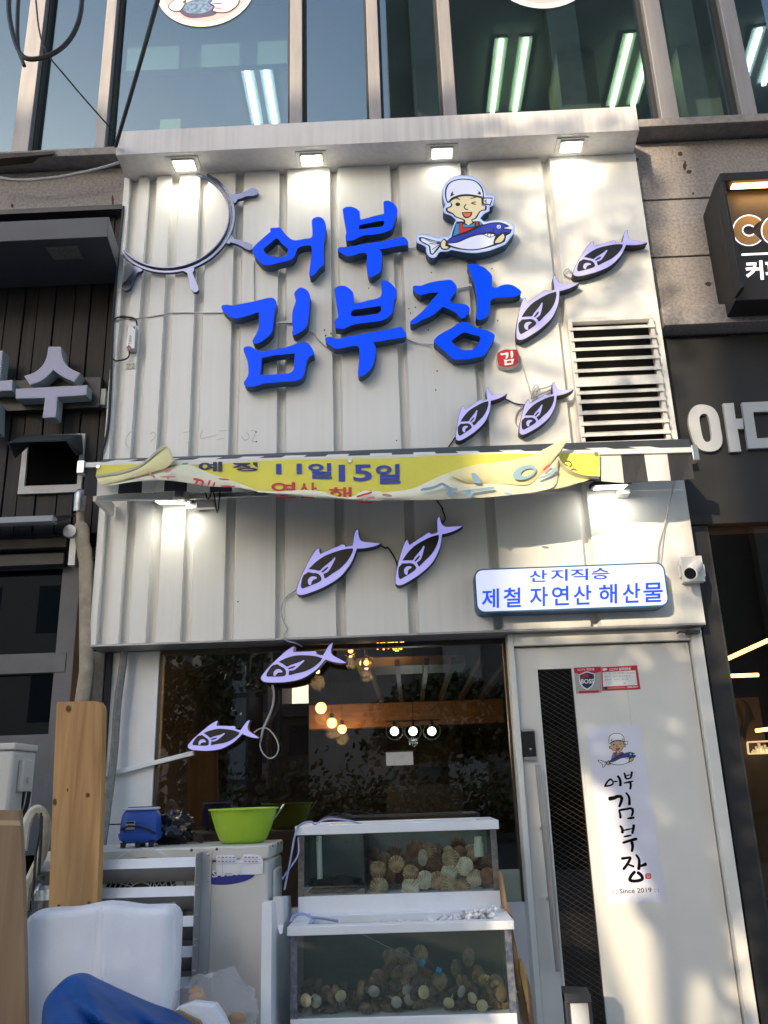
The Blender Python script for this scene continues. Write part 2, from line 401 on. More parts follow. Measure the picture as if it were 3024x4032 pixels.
# the room upstairs
CZ = 8.15
M_ceil = mat('ceiling_board', (.36, .36, .35), .8, var=.1, vs=2)
mb = MB(); mb.box(-8, 8, .25, 9, CZ, CZ + .1); mesh('ceiling', mb, M_ceil, bld)
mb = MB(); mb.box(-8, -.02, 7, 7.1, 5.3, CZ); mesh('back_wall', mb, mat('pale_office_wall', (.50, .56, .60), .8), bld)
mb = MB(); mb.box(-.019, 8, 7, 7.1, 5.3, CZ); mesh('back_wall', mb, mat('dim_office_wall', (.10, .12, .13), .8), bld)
mb = MB(); mb.box(-8, 8, .5, 9, 5.21, 5.25); mesh('floor', mb, mat('office_floor', (.2, .2, .2), .7), bld)
bz = A('UL', 900, 290, 1.5).z; bxa, bxb = A('UL', 545, 290, 1.5).x, A('UL', 1240, 270, 1.5).x
mb = MB(); mb.box(bxa, bxb, 1.5, 1.56, bz, CZ - .001); mesh('bulkhead', mb, mat('pale_bulkhead', (.62, .68, .72), .7, var=.12, vs=3), bld)
for x0, x1 in ((752, 915), (135, 235), (1280, 1430)):  # boxes added indoors to stand in for columns reflected in the glass
    a_, b_ = A('UR', x0, 300, 2.2), A('UR', x1, 295, 2.2); mb = MB(); mb.box(a_.x, b_.x, 2.2, 2.7, 5.26, CZ - .001); mesh('column_reflection', mb, mat('column_reflection_beige', (.50, .45, .36), .6, var=.25, vs=1.5), bld)
cp_ = A('UL', 835, 500, 3.2); mb = MB(); mb.box(-1.85, cp_.x, 3.2, 3.26, 5.26, 7.0); mesh('partition', mb, mat('office_partition', (.20, .26, .32), .6, var=.2, vs=2), bld)
M_tube = emis('fluorescent_tube', (.84, 1.0, .66), 2.3); M_tubeW = emis('fluorescent_tube_cool', (.88, .96, 1.0), 2.5)
M_fix = mat('lamp_fixture_white', (.7, .72, .66), .4)
def fluor(p, q, n, gap, m, label):
    a, b = AZ(*p, CZ - .06), AZ(*q, CZ - .06); d = (b - a).normalized(); s = Vector((d.y, -d.x, 0))
    if s.x < 0: s = -s
    t = thing('fluorescent_light', label, 'ceiling light', ((a.x + b.x) / 2, (a.y + b.y) / 2, CZ - .03), 'ceiling lights in the upstairs room')
    for k in range(n):
        o = s * (gap * k)
        mb = MB(); mb.bar(a + o + Vector((0, 0, .045)), b + o + Vector((0, 0, .045)), .13, .04); mesh('housing', mb, M_fix, t)
        mb = MB(); mb.bar(a + o, b + o, .042, .03); mesh('tube', mb, m, t)
fluor(('UL', 1062, 285), ('UL', 1112, 545), 2, .19, M_tubeW, 'ceiling light of two cool white tubes in the pale left upstairs window')
fluor(('UR', 508, 172), ('UR', 468, 492), 2, .24, M_tube, 'ceiling light of two greenish tubes in the dark upstairs window above the fisherman')
fluor(('UR', 1064, 152), ('UR', 985, 465), 2, .22, M_tube, 'ceiling light of two yellowish tubes above the right end of the white canopy')
fluor(('UR', 1625, 125), ('UR', 1545, 380), 2, .22, M_tubeW, 'ceiling light of white tubes at the far right edge of the photo')
# small paper on the sill inside
pp = MB(); a, b = A('UL', 690, 560, .35), A('UL', 780, 512, .35); pp.box(a.x, b.x, .35, .36, SZ, b.z)
tag(mesh('paper_notice', pp, mat('yellowish_paper', (.75, .78, .45), .8)), 'small yellow paper standing inside the upstairs window left of the tubes', 'paper')

# rust marks on the granite
for k, (c, x, y, rx, ry) in enumerate((('UR', 1092, 690, 9, 8), ('UR', 1280, 664, 11, 11), ('UR', 1300, 715, 8, 22), ('UR', 1318, 742, 12, 9), ('RT', 1270, 860, 22, 16), ('RT', 980, 1045, 9, 9), ('RT', 1170, 268, 8, 8), ('LT', 75, 15, 9, 14), ('C3', 155, 320, 9, 40))):
    o = A(c, x, y, .118); mb = MB(); rr_ = random.Random(k); mb.prism([A(c, x + rx * math.cos(a_ * .4) * rr_.uniform(.7, 1.2), y + ry * math.sin(a_ * .4) * rr_.uniform(.7, 1.2), .1185) for a_ in range(16)], (0, .001, 0)); mesh('rust_mark', mb, mat('rust_stain', (.085, .05, .035), .9, var=.5, vs=90), bld, smooth_deg=0)
# round stickers on the upstairs glass
M_pk = mat('sticker_pink', (.80, .42, .44), .6); M_cr = mat('sticker_cream', (.74, .68, .62), .6)
M_pur = mat('sticker_purple', (.075, .055, .12), .6); M_sky = mat('sticker_soup', (.22, .33, .48), .6, var=.6, vs=40, var2=(.05, .1, .2))
M_hand = mat('sticker_white', (.80, .74, .70), .6); M_ln = mat('sticker_line', (.05, .03, .06), .6)
def sticker(c, cx, cy, r, label):
    Y = .146; o = A(c, cx, cy, Y); k = (A(c, cx + 50, cy, Y) - A(c, cx - 50, cy, Y)).length / 100; rr = r * k
    t = thing('window_sticker', label, 'sticker', (o.x, Y, o.z), 'round stickers on the upstairs windows')
    def P(pts, m, lay, name):
        mb = MB(); mb.prism([(o.x + x * rr, Y - .0012 * lay, o.z - y * rr) for x, y in pts], (0, .001, 0)); mesh(name, mb, m, t, smooth_deg=0)
    P(ell(0, 0, 1, 1, 48), M_cr, 1, 'disc'); P(ell(0, 0, .87, .87, 48), M_pk, 2, 'pink_centre')
    P(smooth([(-.60, .34), (-.5, .60), (-.3, .76), (0, .76), (.22, .70), (.3, .5), (.28, .25), (-.1, .2)], 4, 80), M_pur, 3, 'bowl')
    P(ell(-.12, .43, .35, .24, 30, -.1), M_sky, 4, 'soup')
    P(smooth([(-.75, .44), (-.66, .56), (-.5, .58), (-.40, .42), (-.36, .3), (-.5, .22), (-.66, .3)], 4, 80), M_ln, 4, 'hand_outline')
    P(inset(smooth([(-.75, .44), (-.66, .56), (-.5, .58), (-.40, .42), (-.36, .3), (-.5, .22), (-.66, .3)], 4, 80), .022), M_hand, 5, 'hand')
    hp = smooth([(.12, .05), (.35, -.05), (.6, -.1), (.70, .2), (.68, .48), (.5, .66), (.3, .68), (.14, .62), (.18, .5), (.08, .42), (.14, .32), (.08, .22)], 4, 60)
    P(hp, M_ln, 4, 'hand_outline'); P(inset(hp, .024), M_hand, 5, 'hand')
    for yy in (.27, .42, .54): P(stroke([(.14, yy), (.36, yy + .02)], .025), M_ln, 6, 'finger_line')
    P(stroke([(-.45, .36), (-.2, .24), (-.05, .2)], .07), M_hand, 5, 'spoon')
sticker('UL', 889, -49, 211, 'round pink sticker with a soup bowl and white hands on the pale left window')
sticker('UR', 682, -135, 225, 'round pink sticker with a soup bowl on the dark right window')

# =================================================================== white corrugated cladding
CX0, CX1, CZ0, CZ1 = -1.679, 1.576, 2.018, 5.035
gro = []
for (a, b), y in (((510.7, 547.4), 699), ((584, 619), 699), ((674, 709), 699), ((787, 822), 699), ((926.7, 962.4), 699), ((1097.5, 1131.8), 672),
                  ((1298, 1333), 672), ((1535, 1571), 650), ((1812, 1847), 640), ((2130, 2165), 636)):
    gro.append((at(a, y).x, at(b, y).x))
clad = thing('sign_cladding', 'white corrugated metal cladding with vertical grooves covering the shop front', 'cladding', (0, .1, CZ0))
prof = [(CX0, 0.0)]
for a, b in gro: prof += [(a, 0), (a + .001, .046), (b - .016, .046), (b, 0)]
prof.append((CX1, 0.0))
mb = MB(); N = len(prof); zs = [CZ0 + .012, 2.9, 2.905, CZ1]
mb.add([(x, y, z) for z in (CZ0 + .012, CZ1) for x, y in prof], [(i, i + 1, N + i + 1, N + i) for i in range(N - 1)])
mb.box(CX0, CX1, .052, .14, CZ0 + .013, CZ1)
mesh('panel', mb, M_white, clad, smooth_deg=0)
mb = MB(); mb.box(CX0 - .004, CX1 + .004, -.003, .2, CZ0, CZ0 + .011)
mesh('bottom_trim', mb, mat('grey_trim', (.42, .42, .43), .4, .3, var=.2), clad, bevel=.002)
mb = MB(); mb.box(CX0 - .004, CX0 - .0005, -.002, .14, CZ0, CZ1); mesh('side_trim', mb, M_whitep, clad)
mb = MB(); mb.box(CX1 + .0005, CX1 + .004, -.002, .14, CZ0, CZ1); mesh('side_trim', mb, M_whitep, clad)
# ghost of old lettering, screw holes
for c, x, y in (('C4', 45, 1160), ('C4', 55, 1195), ('C4', 90, 1185), ('C4', 597, 1022), ('C4', 608, 1050), ('C4', 640, 1012), ('C4', 335, 887), ('C4', 725, 1160),
                ('C4', 782, 1428), ('C4', 773, 1553), ('C4', 1140, 760), ('C4', 1178, 1100), ('C3', 1540, 1162), ('C3', 1545, 1200), ('C3', 1580, 1182), ('BR', 78, 108),
                ('CL', 845, 556), ('C4', 745, 785), ('BL', 940, 68), ('BL', 942, 118)):
    p = A(c, x, y, 0); scr = MB(); ball(scr, (p.x, -.001, p.z), .0042, 8); mesh('screw', scr, mat('screw_head', (.05, .05, .05), .6), clad)
for pts in ([(262, 95), (258, 125), (275, 155)], [(262, 95), (278, 72), (290, 66)], [(385, 78), (405, 68), (415, 90), (390, 118)], [(560, 70), (590, 66)], [(575, 125), (590, 120)],
            [(660, 55), (650, 100), (700, 92), (740, 82)], [(745, 62), (790, 60)], [(735, 108), (770, 100)], [(862, 85), (880, 110), (905, 95), (890, 66)], [(915, 60), (938, 66), (920, 115), (945, 117)]):
    gh = MB(); gh.prism([A('BL', *q, -.0012) for q in stroke(pts, 5)], (0, .001, 0)); mesh('old_glue_mark', gh, mat('glue_residue', (.56, .545, .51), .8), clad, smooth_deg=0)

# canopy along the top
can = thing('sign_canopy', 'long white box canopy with four square lamps in its underside above the sign wall', 'canopy', (-.05, -.1, 5.035))
mb = MB(); mb.hexa([(-1.674, -.2, 5.037), (1.556, -.2, 5.037), (1.576, .1, 5.037), (-1.679, .1, 5.037), (-1.676, -.2, 5.218), (1.558, -.2, 5.222), (1.578, .1, 5.222), (-1.681, .1, 5.218)])
mesh('fascia', mb, M_fascia, can, bevel=.003)
M_lens = emis('floodlight_lens', (1.0, .97, .86), 9.0); M_lens2 = emis('floodlight_lens_dim', (.95, .97, .95), 2.4)
M_fl = mat('floodlight_frame', (.62, .60, .55), .45)
def spotlamp(o, loc, energy, size, color, spot=None, rot=None):
    l = bpy.data.lights.new('lamp_light', 'AREA'); l.shape = 'RECTANGLE'; l.size = size[0]; l.size_y = size[1]; l.energy = energy; l.color = color
    q = bpy.data.objects.new('lamp_light', l); col.objects.link(q); q.location = Vector(loc) - o.location; q.parent = o
    q.rotation_euler = rot or (0, 0, 0)
for c, x, y, en, lab in (('UL', 797, 708, .5, 'brightly lit square floodlight at the left end of the canopy above the ship wheel'),
                         ('UL', 1347, 686, .38, 'second lit square floodlight from the left under the canopy'),
                         ('UR', 250, 656, .18, 'dimmest square floodlight under the canopy above the fisherman sign'),
                         ('UR', 808, 628, .48, 'brightly lit square floodlight at the right end of the canopy')):
    p = AZ(c, x, y, 5.035)
    t = thing('floodlight', lab, 'floodlight', (p.x, p.y, 5.035), 'floodlights in the canopy')
    mb = MB(); hw, hd = .098, .068
    mb.box(p.x - hw, p.x + hw, p.y - hd, p.y + hd, 5.031, 5.0365); mb.box(p.x - hw * .74, p.x + hw * .74, p.y - hd * .74, p.y + hd * .74, 5.022, 5.0305)
    mesh('frame', mb, M_fl, t, bevel=.002)
    mb = MB(); mb.box(p.x - hw * .62, p.x + hw * .62, p.y - hd * .6, p.y + hd * .6, 5.0185, 5.0215); mesh('lens', mb, M_lens if en > .3 else M_lens2, t, bevel=.001)
    spotlamp(t, (p.x, p.y + .01, 5.014), en, (.11, .07), (1, .93, .74))

# =================================================================== left neighbour
M_board = wood('charred_boards', (.030, .024, .022), (.012, .010, .010), 5, .7, (14, 14, .6), .4)
sf = thing('left_shop_front', 'dark timber clad shop front beside the left edge of the white cladding', 'shop front', (-3, .15, 2.5))
mb = MB(); x = -1.70; i = 0
wd = [.085, .115, .10, .125, .11]
while x > -5:
    ww = wd[i % 5]; mb.box(x - ww + .008, x, .15 + .006 * (i % 2), .2, 2.70, 4.90); x -= ww; i += 1
mb.box(-5, -1.69, .2, .27, 2.70, 4.90)
mesh('timber_wall', mb, M_board, sf, bevel=.002)
mb = MB(); mb.box(-5, -1.70, .08, .2, 4.86, 4.895); mesh('top_trim', mb, M_dark, sf)
# lower left: grey frames and dark glass
M_gframe = mat('grey_steel_frame', (.125, .13, .145), .5, var=.25, vs=3)
a = A('PL', 355, 10, .15); mb = MB()
mb.box(a.x - .004, a.x + .10, .12, .22, 0, 2.5); mb.box(-5, a.x + .10, .14, .22, 2.5, 2.695)
b = A('PL', 340, 385, .15); mb.box(-5, a.x - .005, .13, .2, b.z - .6, b.z)
zt0, zt1 = A('D', 60, 1455, .12).z, A('D', 60, 1412, .12).z; mb.box(-5, a.x + .06, .115, .2, zt0, zt1)
mesh('frame', mb, M_gframe, sf, bevel=.003)
mb = MB(); mb.box(-5, a.x - .005, .17, .176, b.z + .001, 2.499); mesh('pane', mb, glass('dark_shop_glass', (.16, .17, .17), 1.0, .06), sf)
mb = MB(); mb.box(-5, -1.6, .9, .95, 0, 2.69); mesh('back_wall', mb, mat('dim_interior', (.03, .028, .025), .8), sf)
# posts between the two shops
a = A('PL', 545, 100, .2); b = A('PL', 660, 100, .2)
mb = MB(); mb.box(a.x, a.x + .03, .10, .16, 0, 2.0); mesh('drain_strip', mb, M_dark, sf)
mb = MB(); mb.box(a.x + .032, b.x, .16, .3, 0, 2.02); mesh('side_pier', mb, mat('side_pier_stone', (.30, .27, .25), .8, var=.25, vs=25), sf)

# box canopy with downlight
can2 = thing('shop_canopy', 'dark grey box canopy projecting over the charred timber wall', 'canopy', (-3.2, -.1, 4.34))
mb = MB(); mb.hexa([(-5, -.33, 4.345), (-1.632, -.33, 4.345), (-1.70, .14, 4.345), (-5, .14, 4.345), (-5, -.33, 4.484), (-1.634, -.33, 4.484), (-1.70, .14, 4.484), (-5, .14, 4.484)])
mesh('box', mb, mat('grey_canopy_paint', (.060, .066, .078), .5, var=.15, vs=2), can2, bevel=.004)
p = AZ('LT', 405, 303, 4.345)
mb = MB(); mb.box(p.x - .09, p.x + .09, p.y - .06, p.y + .06, 4.334, 4.344); mesh('lamp_panel', mb, mat('unlit_led_panel', (.16, .16, .15), .4, var=.4, vs=60), can2)

# grey channel letters on a rail
M_lface = mat('letter_face_grey', (.20, .205, .31), .4, emit=(.03, .032, .06), es=.5); M_lside = mat('letter_side_grey', (.34, .38, .395), .4, var=.1); 
YL = -.0
rail = thing('letter_rail', 'dark rail fixed across the timber wall behind the grey letters', 'rail', (-2.3, .1, 3.7))
a, b = A('LT', 630, 1080, .09), A('LT', 0, 1260, .09)
mb = MB(); mb.box(-3.2, a.x, .09, .148, a.z - .20, a.z); mb.box(a.x - .002, a.x + .03, .1, .148, a.z - .18, a.z - .075, 1)
mesh('rail', mb, [mat('rail_paint', (.018, .018, .019), .5), M_lside], rail)
def letter(name, lab, cat, c, polys, Yf, depth, mf, ms, group, sm=3, corner=50, rim=None):
    cx = [A(c, *q, Yf) for p in polys for q in (p[0] if isinstance(p, tuple) else p)]
    loc = Vector((sum(v.x for v in cx) / len(cx), Yf + depth, min(v.z for v in cx)))
    t = thing(name, lab, cat, loc, group)
    fb, sb = MB(), MB()
    for p in polys:
        o, hs = p if isinstance(p, tuple) else (p, [])
        o = smooth(o, sm, corner) if sm > 1 else o; hs = [smooth(h, sm, corner) if sm > 1 else h for h in hs]
        ri = 0 if rim is None else rim
        fo = inset(o, ri); fh = [inset(h, -ri) for h in hs]
        fb.prism([A(c, *q, Yf - .002) for q in fo], (0, .002, 0), [[A(c, *q, Yf - .002) for q in h] for h in fh], back=False)
        W3 = lambda q: Vector((A(c, *q, Yf).x, Yf, A(c, *q, Yf).z))
        sb.prism([W3(q) for q in o], (0, depth, 0), [[W3(q) for q in h] for h in hs])
    mesh('face', fb, mf, t, smooth_deg=0); mesh('letter_body', sb, ms, t, smooth_deg=30)
    return t
letter('channel_letter', 'grey box letter 수 fixed to the rail on the charred timber wall', 'sign letter', 'LT',
       [[(302, 893), (378, 893), (385, 950), (405, 1000), (450, 1035), (500, 1058), (462, 1112), (400, 1085), (355, 1055), (333, 1038), (300, 1072), (250, 1108), (188, 1130), (150, 1076), (210, 1055), (260, 1015), (290, 960)],
        [(98, 1155), (543, 1132), (537, 1194), (358, 1206), (345, 1332), (265, 1335), (280, 1212), (98, 1216)]], .0, .085, M_lface, M_lside, 'grey letters of the left shop', rim=4, corner=40)
letter('channel_letter', 'grey box letter cut by the left edge of the photo beside 수', 'sign letter', 'LT',
       [[(-80, 918), (18, 918), (0, 1105), (78, 1100), (75, 1165), (0, 1168), (-80, 1170)], [(-120, 1240), (-8, 1240), (-14, 1420), (-120, 1420)]], .0, .085, M_lface, M_lside, 'grey letters of the left shop', rim=4, corner=40)

# hood outlet in the timber wall
hd = thing('vent_outlet', 'square vent opening with a pale metal frame and bent hood in the charred timber wall', 'vent', (-2.0, .15, 2.95))
P0 = [A('LT', *q, .13) for q in ((108, 1810), (500, 1795), (530, 1432), (148, 1450))]; P1 = [A('LT', *q, .13) for q in ((150, 1760), (478, 1748), (500, 1470), (175, 1480))]
mb = MB(); mb.prism(P0, (0, .02, 0), [P1]); mesh('frame', mb, mat('vent_frame_white', (.55, .55, .54), .5, var=.2), hd, bevel=.002)
mb = MB(); mb.prism([p + Vector((0, .018, 0)) for p in P1], (0, .0, 0)); mesh('opening_shade', mb, mat('vent_shade_black', (.006, .006, .006), 1.0, spec=0.0), hd)  # flat black sheet paints the dark inside of the vent
hz = [A('LT', 120, 1490, .10), A('LT', 510, 1442, .10)]
mb = MB(); w1, w2 = A('LT', 48, 1490, -.08), A('LT', 405, 1472, -.08); t1, t2 = A('LT', 150, 1448, .125), A('LT', 508, 1440, .125)
b1, b2 = A('LT', 92, 1590, .0), A('LT', 475, 1572, .09)
mb.quad(w1, w2, t2, t1); mb.add([w1, t1, A('LT', 205, 1490, .12), b1], [(0, 1, 2, 3)]); mb.add([w2, t2, A('LT', 515, 1560, .12), b2], [(0, 1, 2, 3)])
mesh('hood', mb, mat('vent_hood_metal', (.115, .13, .145), .35, .6, var=.3, vs=6), hd, solid=.004, smooth_deg=0)

# small retracted awning at lower left
aw2 = thing('rolled_awning', 'dark rolled awning with a pale front edge below the timber wall', 'awning', (-2.6, .0, 2.5))
mb = MB(); a = A('LT', 330, 1940, -.18); mb.box(-5, a.x, -.18, -.12, a.z - .035, a.z); mesh('front_bar', mb, mat('bar_grey', (.28, .30, .33), .5), aw2, bevel=.003)
mb = MB(); b = A('LT', 410, 2015, -.0); mb.quad((-5, -.15, a.z - .03), (a.x, -.15, a.z - .03), (b.x + .02, .10, b.z + .10), (-5, .10, b.z + .10)); mesh('fabric', mb, mat('dark_awning_cloth', (.02, .021, .024), .8), aw2, solid=.006)
mb = MB(); c1 = A('LT', 440, 2105, .05); mb.box(-5, c1.x - .01, .02, .10, c1.z - .04, c1.z + .02); mb.box(-5, c1.x - .03, .05, .12, c1.z - .13, c1.z - .06); mesh('cassette', mb, M_dark, aw2, bevel=.004)
mb = MB(); q = A('LT', 440, 2045, -.02); mb.lathe([(0, -.02), (.036, -.02), (.036, .02), (0, .02)], q, 20, axis='Y'); mb.box(q.x, q.x + .035, -.02, .06, q.z - .19, q.z + .03)
mesh('end_bracket', mb, mat('bracket_grey', (.42, .43, .44), .45, .4), aw2)

# insulated pipe
pt = thing('insulated_pipe', 'tan wrapped air conditioner pipe running down beside the left edge of the cladding', 'pipe', (-1.8, .0, 1.2))
Yp = .02
mb = MB(); mb.tube([A('LT', 497, 1895, Yp), A('LT', 500, 1985, Yp), A('LT', 502, 2000, Yp), A('LT', 505, 2035, Yp), A('LT', 506, 2120, Yp), A('LT', 522, 2165, Yp), A('LT', 536, 2240, Yp), A('PL', 545, -20, Yp), A('PL', 515, 180, Yp), A('PL', 490, 500, Yp), A('PL', 470, 900, Yp)],
                   [.022, .022, .034, .044, .045, .044, .039, .037, .036, .036, .036], 14)
mesh('pipe', mb, mat('pipe_wrap_tan', (.42, .36, .28), .75, var=.3, vs=14, bump=.5, bs=30), pt)
mb = MB(); p = A('LT', 497, 1860, Yp); mb.lathe([(.033, -.06), (.034, 0), (.034, .045), (.027, .066), (.013, .078), (0, .08)], p, 20); mesh('vent_cap', mb, mat('galvanised_cap', (.42, .44, .46), .35, .8, var=.3, vs=30), pt)

# =================================================================== right neighbour
rs = thing('right_shop_front', 'black shop front with a dark glass window at the right edge of the photo', 'shop front', (2.6, .2, 1.5))
M_rblack = mat('matt_black_panel', (.014, .014, .016), .6, var=.2, vs=3)
mb = MB(); mb.box(1.60, 1.70, .11, .25, 0, 2.595); mb.box(1.60, 6, .12, .25, 2.66, 3.78); mb.box(1.60, 6, .10, .25, 2.597, 2.658)
mesh('panel', mb, M_rblack, rs, bevel=.003)
mb = MB(); mb.box(1.7005, 1.715, .12, .2, 0, 2.59); mb.box(1.715, 6, .12, .2, .02, .10); mesh('window_frame', mb, M_dark, rs)
mb = MB(); mb.box(1.715, 6, .145, .151, .1, 2.596); mesh('pane', mb, glass('cafe_glass', (.72, .68, .60), 1.0, .045), rs)
for zz in (1.0, 1.45):
    mb = MB(); mb.box(2.2, 5, 3.3, 3.6, zz, zz + .03); sh_ = mesh('shelf', mb, mat('cafe_shelf', (.16, .11, .06), .6), rs)
    for k in range(12): mb = MB(); xx = 2.3 + k * .2; mb.lathe([(0, 0), (.035, 0), (.04, .08), (.02, .13), (.018, .17), (0, .17)], (xx, 3.42, zz + .031), 10); mesh('jar', mb, mat(('jar_amber', 'jar_pale', 'jar_dark')[k % 3], ((.35, .18, .05), (.5, .45, .36), (.08, .05, .03))[k % 3], .3), sh_)
mb = MB(); mb.box(1.6, 6, 4.0, 4.1, 0, 3.2); mesh('back_wall', mb, mat('cafe_back_wall', (.03, .024, .017), .8, var=.5, vs=2), rs)
mb = MB(); mb.box(1.62, 6, .3, 4, 3.1, 3.2); mesh('ceiling', mb, mat('cafe_ceiling', (.02, .018, .016), .8), rs)
mb = MB(); mb.box(1.62, 1.66, .3, 4, 0, 3.1); mesh('side_wall', mb, mat('cafe_side_wall', (.015, .012, .009), .8), rs)
M_strip = emis('orange_led_strip', (1.0, .40, .10), 7.0)
for (c, x0, y0, x1, y1, Y, lab) in (('SG', 1480, 703, 1659, 622, 1.2, 'longest orange light tube, slanting, inside the right shop window'), ('DO', 1422, 327, 1600, 320, 1.8, 'horizontal orange light tube below the slanting one in the right window'),
                               ('DO', 1452, 508, 1555, 506, 2.4, 'short orange light tube above the palm leaf'), ('DO', 1585, 660, 1660, 650, 2.0, 'lowest orange light tube at the right edge of the photo')):
    a, b = A(c, x0, y0, Y), A(c, x1, y1, Y)
    mb = MB(); mb.tube([a, b], .013, 8); o_ = tag(mesh('light_tube', mb, M_strip), lab, 'light tube', 'orange light tubes in the right shop')
# picture frame of a skyline
fr = thing('wall_picture', 'framed white line drawing of a skyline inside the right shop window', 'picture', tuple(A('DO', 1600, 800, 2.2)))
q = [A('DO', *p, 2.2) for p in ((1533, 730), (1680, 722), (1685, 795), (1540, 800))]
mb = MB()
for i in range(4): mb.bar(q[i], q[(i + 1) % 4], .012, .012)
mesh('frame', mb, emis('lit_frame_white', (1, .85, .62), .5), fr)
mb = MB()
for i, x in enumerate(range(1560, 1690, 9)):
    h = [12, 22, 18, 40, 26, 60, 30, 44, 20, 50, 24, 36, 16, 30, 20][i]; a = A('DO', x, 795, 2.19); b = A('DO', x + 6, 795 - h, 2.19); mb.box(a.x, b.x, 2.19, 2.195, a.z, b.z)
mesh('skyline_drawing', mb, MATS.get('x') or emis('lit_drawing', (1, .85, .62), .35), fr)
# palm leaf
pl = thing('palm_plant', 'arching palm leaf behind the right shop window', 'plant', tuple(A('DO', 1500, 800, 1.9)))
mb = MB(); sp = [(1490, 470), (1520, 500), (1530, 560), (1515, 640), (1490, 700)]
P = smooth(sp, 5, 200, False)
for i, p in enumerate(P[1:-1]):
    for s in (-1, 1):
        a = A('DO', p[0], p[1], 1.9); L = 55 + 25 * math.sin(i / 3); e = A('DO', p[0] + s * L * .7, p[1] + L, 1.9 + .05 * s); m_ = (a + e) / 2 + Vector((0, 0, .03))
        mb.add([a, m_ + Vector((.008, 0, .004)), e, m_ - Vector((.008, 0, .004))], [(0, 1, 2, 3)])
mesh('leaf', mb, mat('palm_green', (.05, .06, .03), .5), pl)
mb = MB(); mb.tube([A('DO', *p, 1.9) for p in P] + [A('DO', 1480, 900, 1.9)], .006, 6); mesh('stem', mb, mat('palm_stem', (.08, .07, .04), .6), pl)
mb = MB(); a, b = A('DO', 1450, 980, 2.3), A('DO', 1600, 455, 2.3); mb.box(a.x, b.x, 2.3, 2.34, .4, b.z); tag(mesh('wall_panel', mb, mat('tan_panel', (.20, .15, .09), .6)), 'pale upright panel behind the palm leaf in the right shop', 'panel')

# hanging black sign box with amber strip
bs = thing('box_sign', 'black box sign with gold CO letters and an amber lamp strip on the granite wall', 'sign', (2.3, .05, 3.87))
mb = MB()
YF = -.18; x0 = 1.957; z0, z1 = 3.835, 4.632
mb.hexa([(x0, YF, z0), (3.6, YF, z0), (3.6, .118, z0), (x0 + .03, .118, z0), (x0, YF, z1), (3.6, YF, z1), (3.6, .118, z1), (x0 + .03, .118, z1)])
bsb = mesh('box', mb, M_rblack, bs, bevel=.004)
mb = MB(); mb.box(x0, 3.6, YF - .10, YF - .001, z1 - .055, z1); mb.box(x0, x0 + .02, YF - .10, YF - .001, z0 + .02, z1 - .056); mesh('hood', mb, M_rblack, bs, bevel=.003)
a = A('RT', 1435, 278, YF - .06)
mb = MB(); mb.box(a.x, 3.5, YF - .075, YF - .035, z1 - .068, z1 - .058); mesh('lamp_strip', mb, emis('amber_strip', (1.0, .45, .12), 4.0), bs)
spotlamp(bs, (2.6, YF - .055, z1 - .08), 1.2, (1.0, .03), (1, .55, .2))
M_gold = mat('gold_letter', (.42, .24, .07), .45); M_wl = mat('white_letter_lit', (.8, .8, .85), .4, emit=(.8, .8, .9), es=.55)
def cshape(cx, cy, rx, ry, w, open_):
    o = []; i_ = []
    a0, a1 = (R(42), R(318)) if open_ else (0, 2 * math.pi)
    for k in range(33):
        a = a0 + (a1 - a0) * k / 32; o.append((cx + rx * math.cos(a), cy - ry * math.sin(a))); i_.append((cx + (rx - w) * math.cos(a), cy - (ry - w) * math.sin(a)))
    return (o + i_[::-1], []) if open_ else (o[:-1], [i_[:-1]])
mb, mw = MB(), MB()
for cx, op in ((1535, True), (1722, False)):
    o, h = cshape(cx, 508, 100, 94, 54, op)
    mb.prism([A('RT', *q, YF - .008) for q in o], (0, .007, 0), [[A('RT', *q, YF - .008) for q in k] for k in h])
    o, h = cshape(cx, 508, 108, 101, 70, op)
    mw.prism([A('RT', *q, YF - .004) for q in o], (0, .004, 0), [[A('RT', *q, YF - .004) for q in k] for k in h])
mesh('gold_lettering', mb, M_gold, bs, smooth_deg=0); mesh('letter_outline', mw, M_wl, bs, smooth_deg=0)
mb = MB(); mb.prism([A('RT', *q, YF - .004) for q in ((1487, 661), (1700, 652), (1700, 664), (1487, 673))], (0, .003, 0)); mesh('white_line', mb, M_wl, bs)
text('커피', A('RT', 1515, 838, YF), A('RT', 1760, 828, YF), A('RT', 1505, 712, YF), M_wl, bs, 'white_lettering', bold=.035, lift=.004)
# big grey letters of the right shop
M_gl2 = mat('letter_pale_grey', (.42, .44, .47), .5)
letter('channel_letter', 'large flat grey letters 아 and ㅁ on the black panel of the right shop', 'sign letter', 'RT',
       [(smooth([(1140, 1760), (1150, 1690), (1190, 1652), (1245, 1648), (1300, 1668), (1335, 1720), (1350, 1800), (1362, 1880), (1345, 1930), (1300, 1952), (1235, 1948), (1185, 1910), (1160, 1850)], 3, 80),
         [smooth([(1212, 1730), (1240, 1706), (1270, 1725), (1285, 1800), (1290, 1870), (1262, 1892), (1236, 1870), (1220, 1800)], 3, 80)]),
        [(1365, 1640), (1435, 1636), (1448, 1740), (1495, 1738), (1500, 1805), (1460, 1806), (1485, 1953), (1412, 1956)],
        ([(1487, 1634), (1800, 1620), (1840, 1920), (1530, 1935)], [[(1562, 1696), (1700, 1690), (1720, 1860), (1588, 1868)]])],
       .095, .022, M_gl2, M_gl2, None, sm=1)

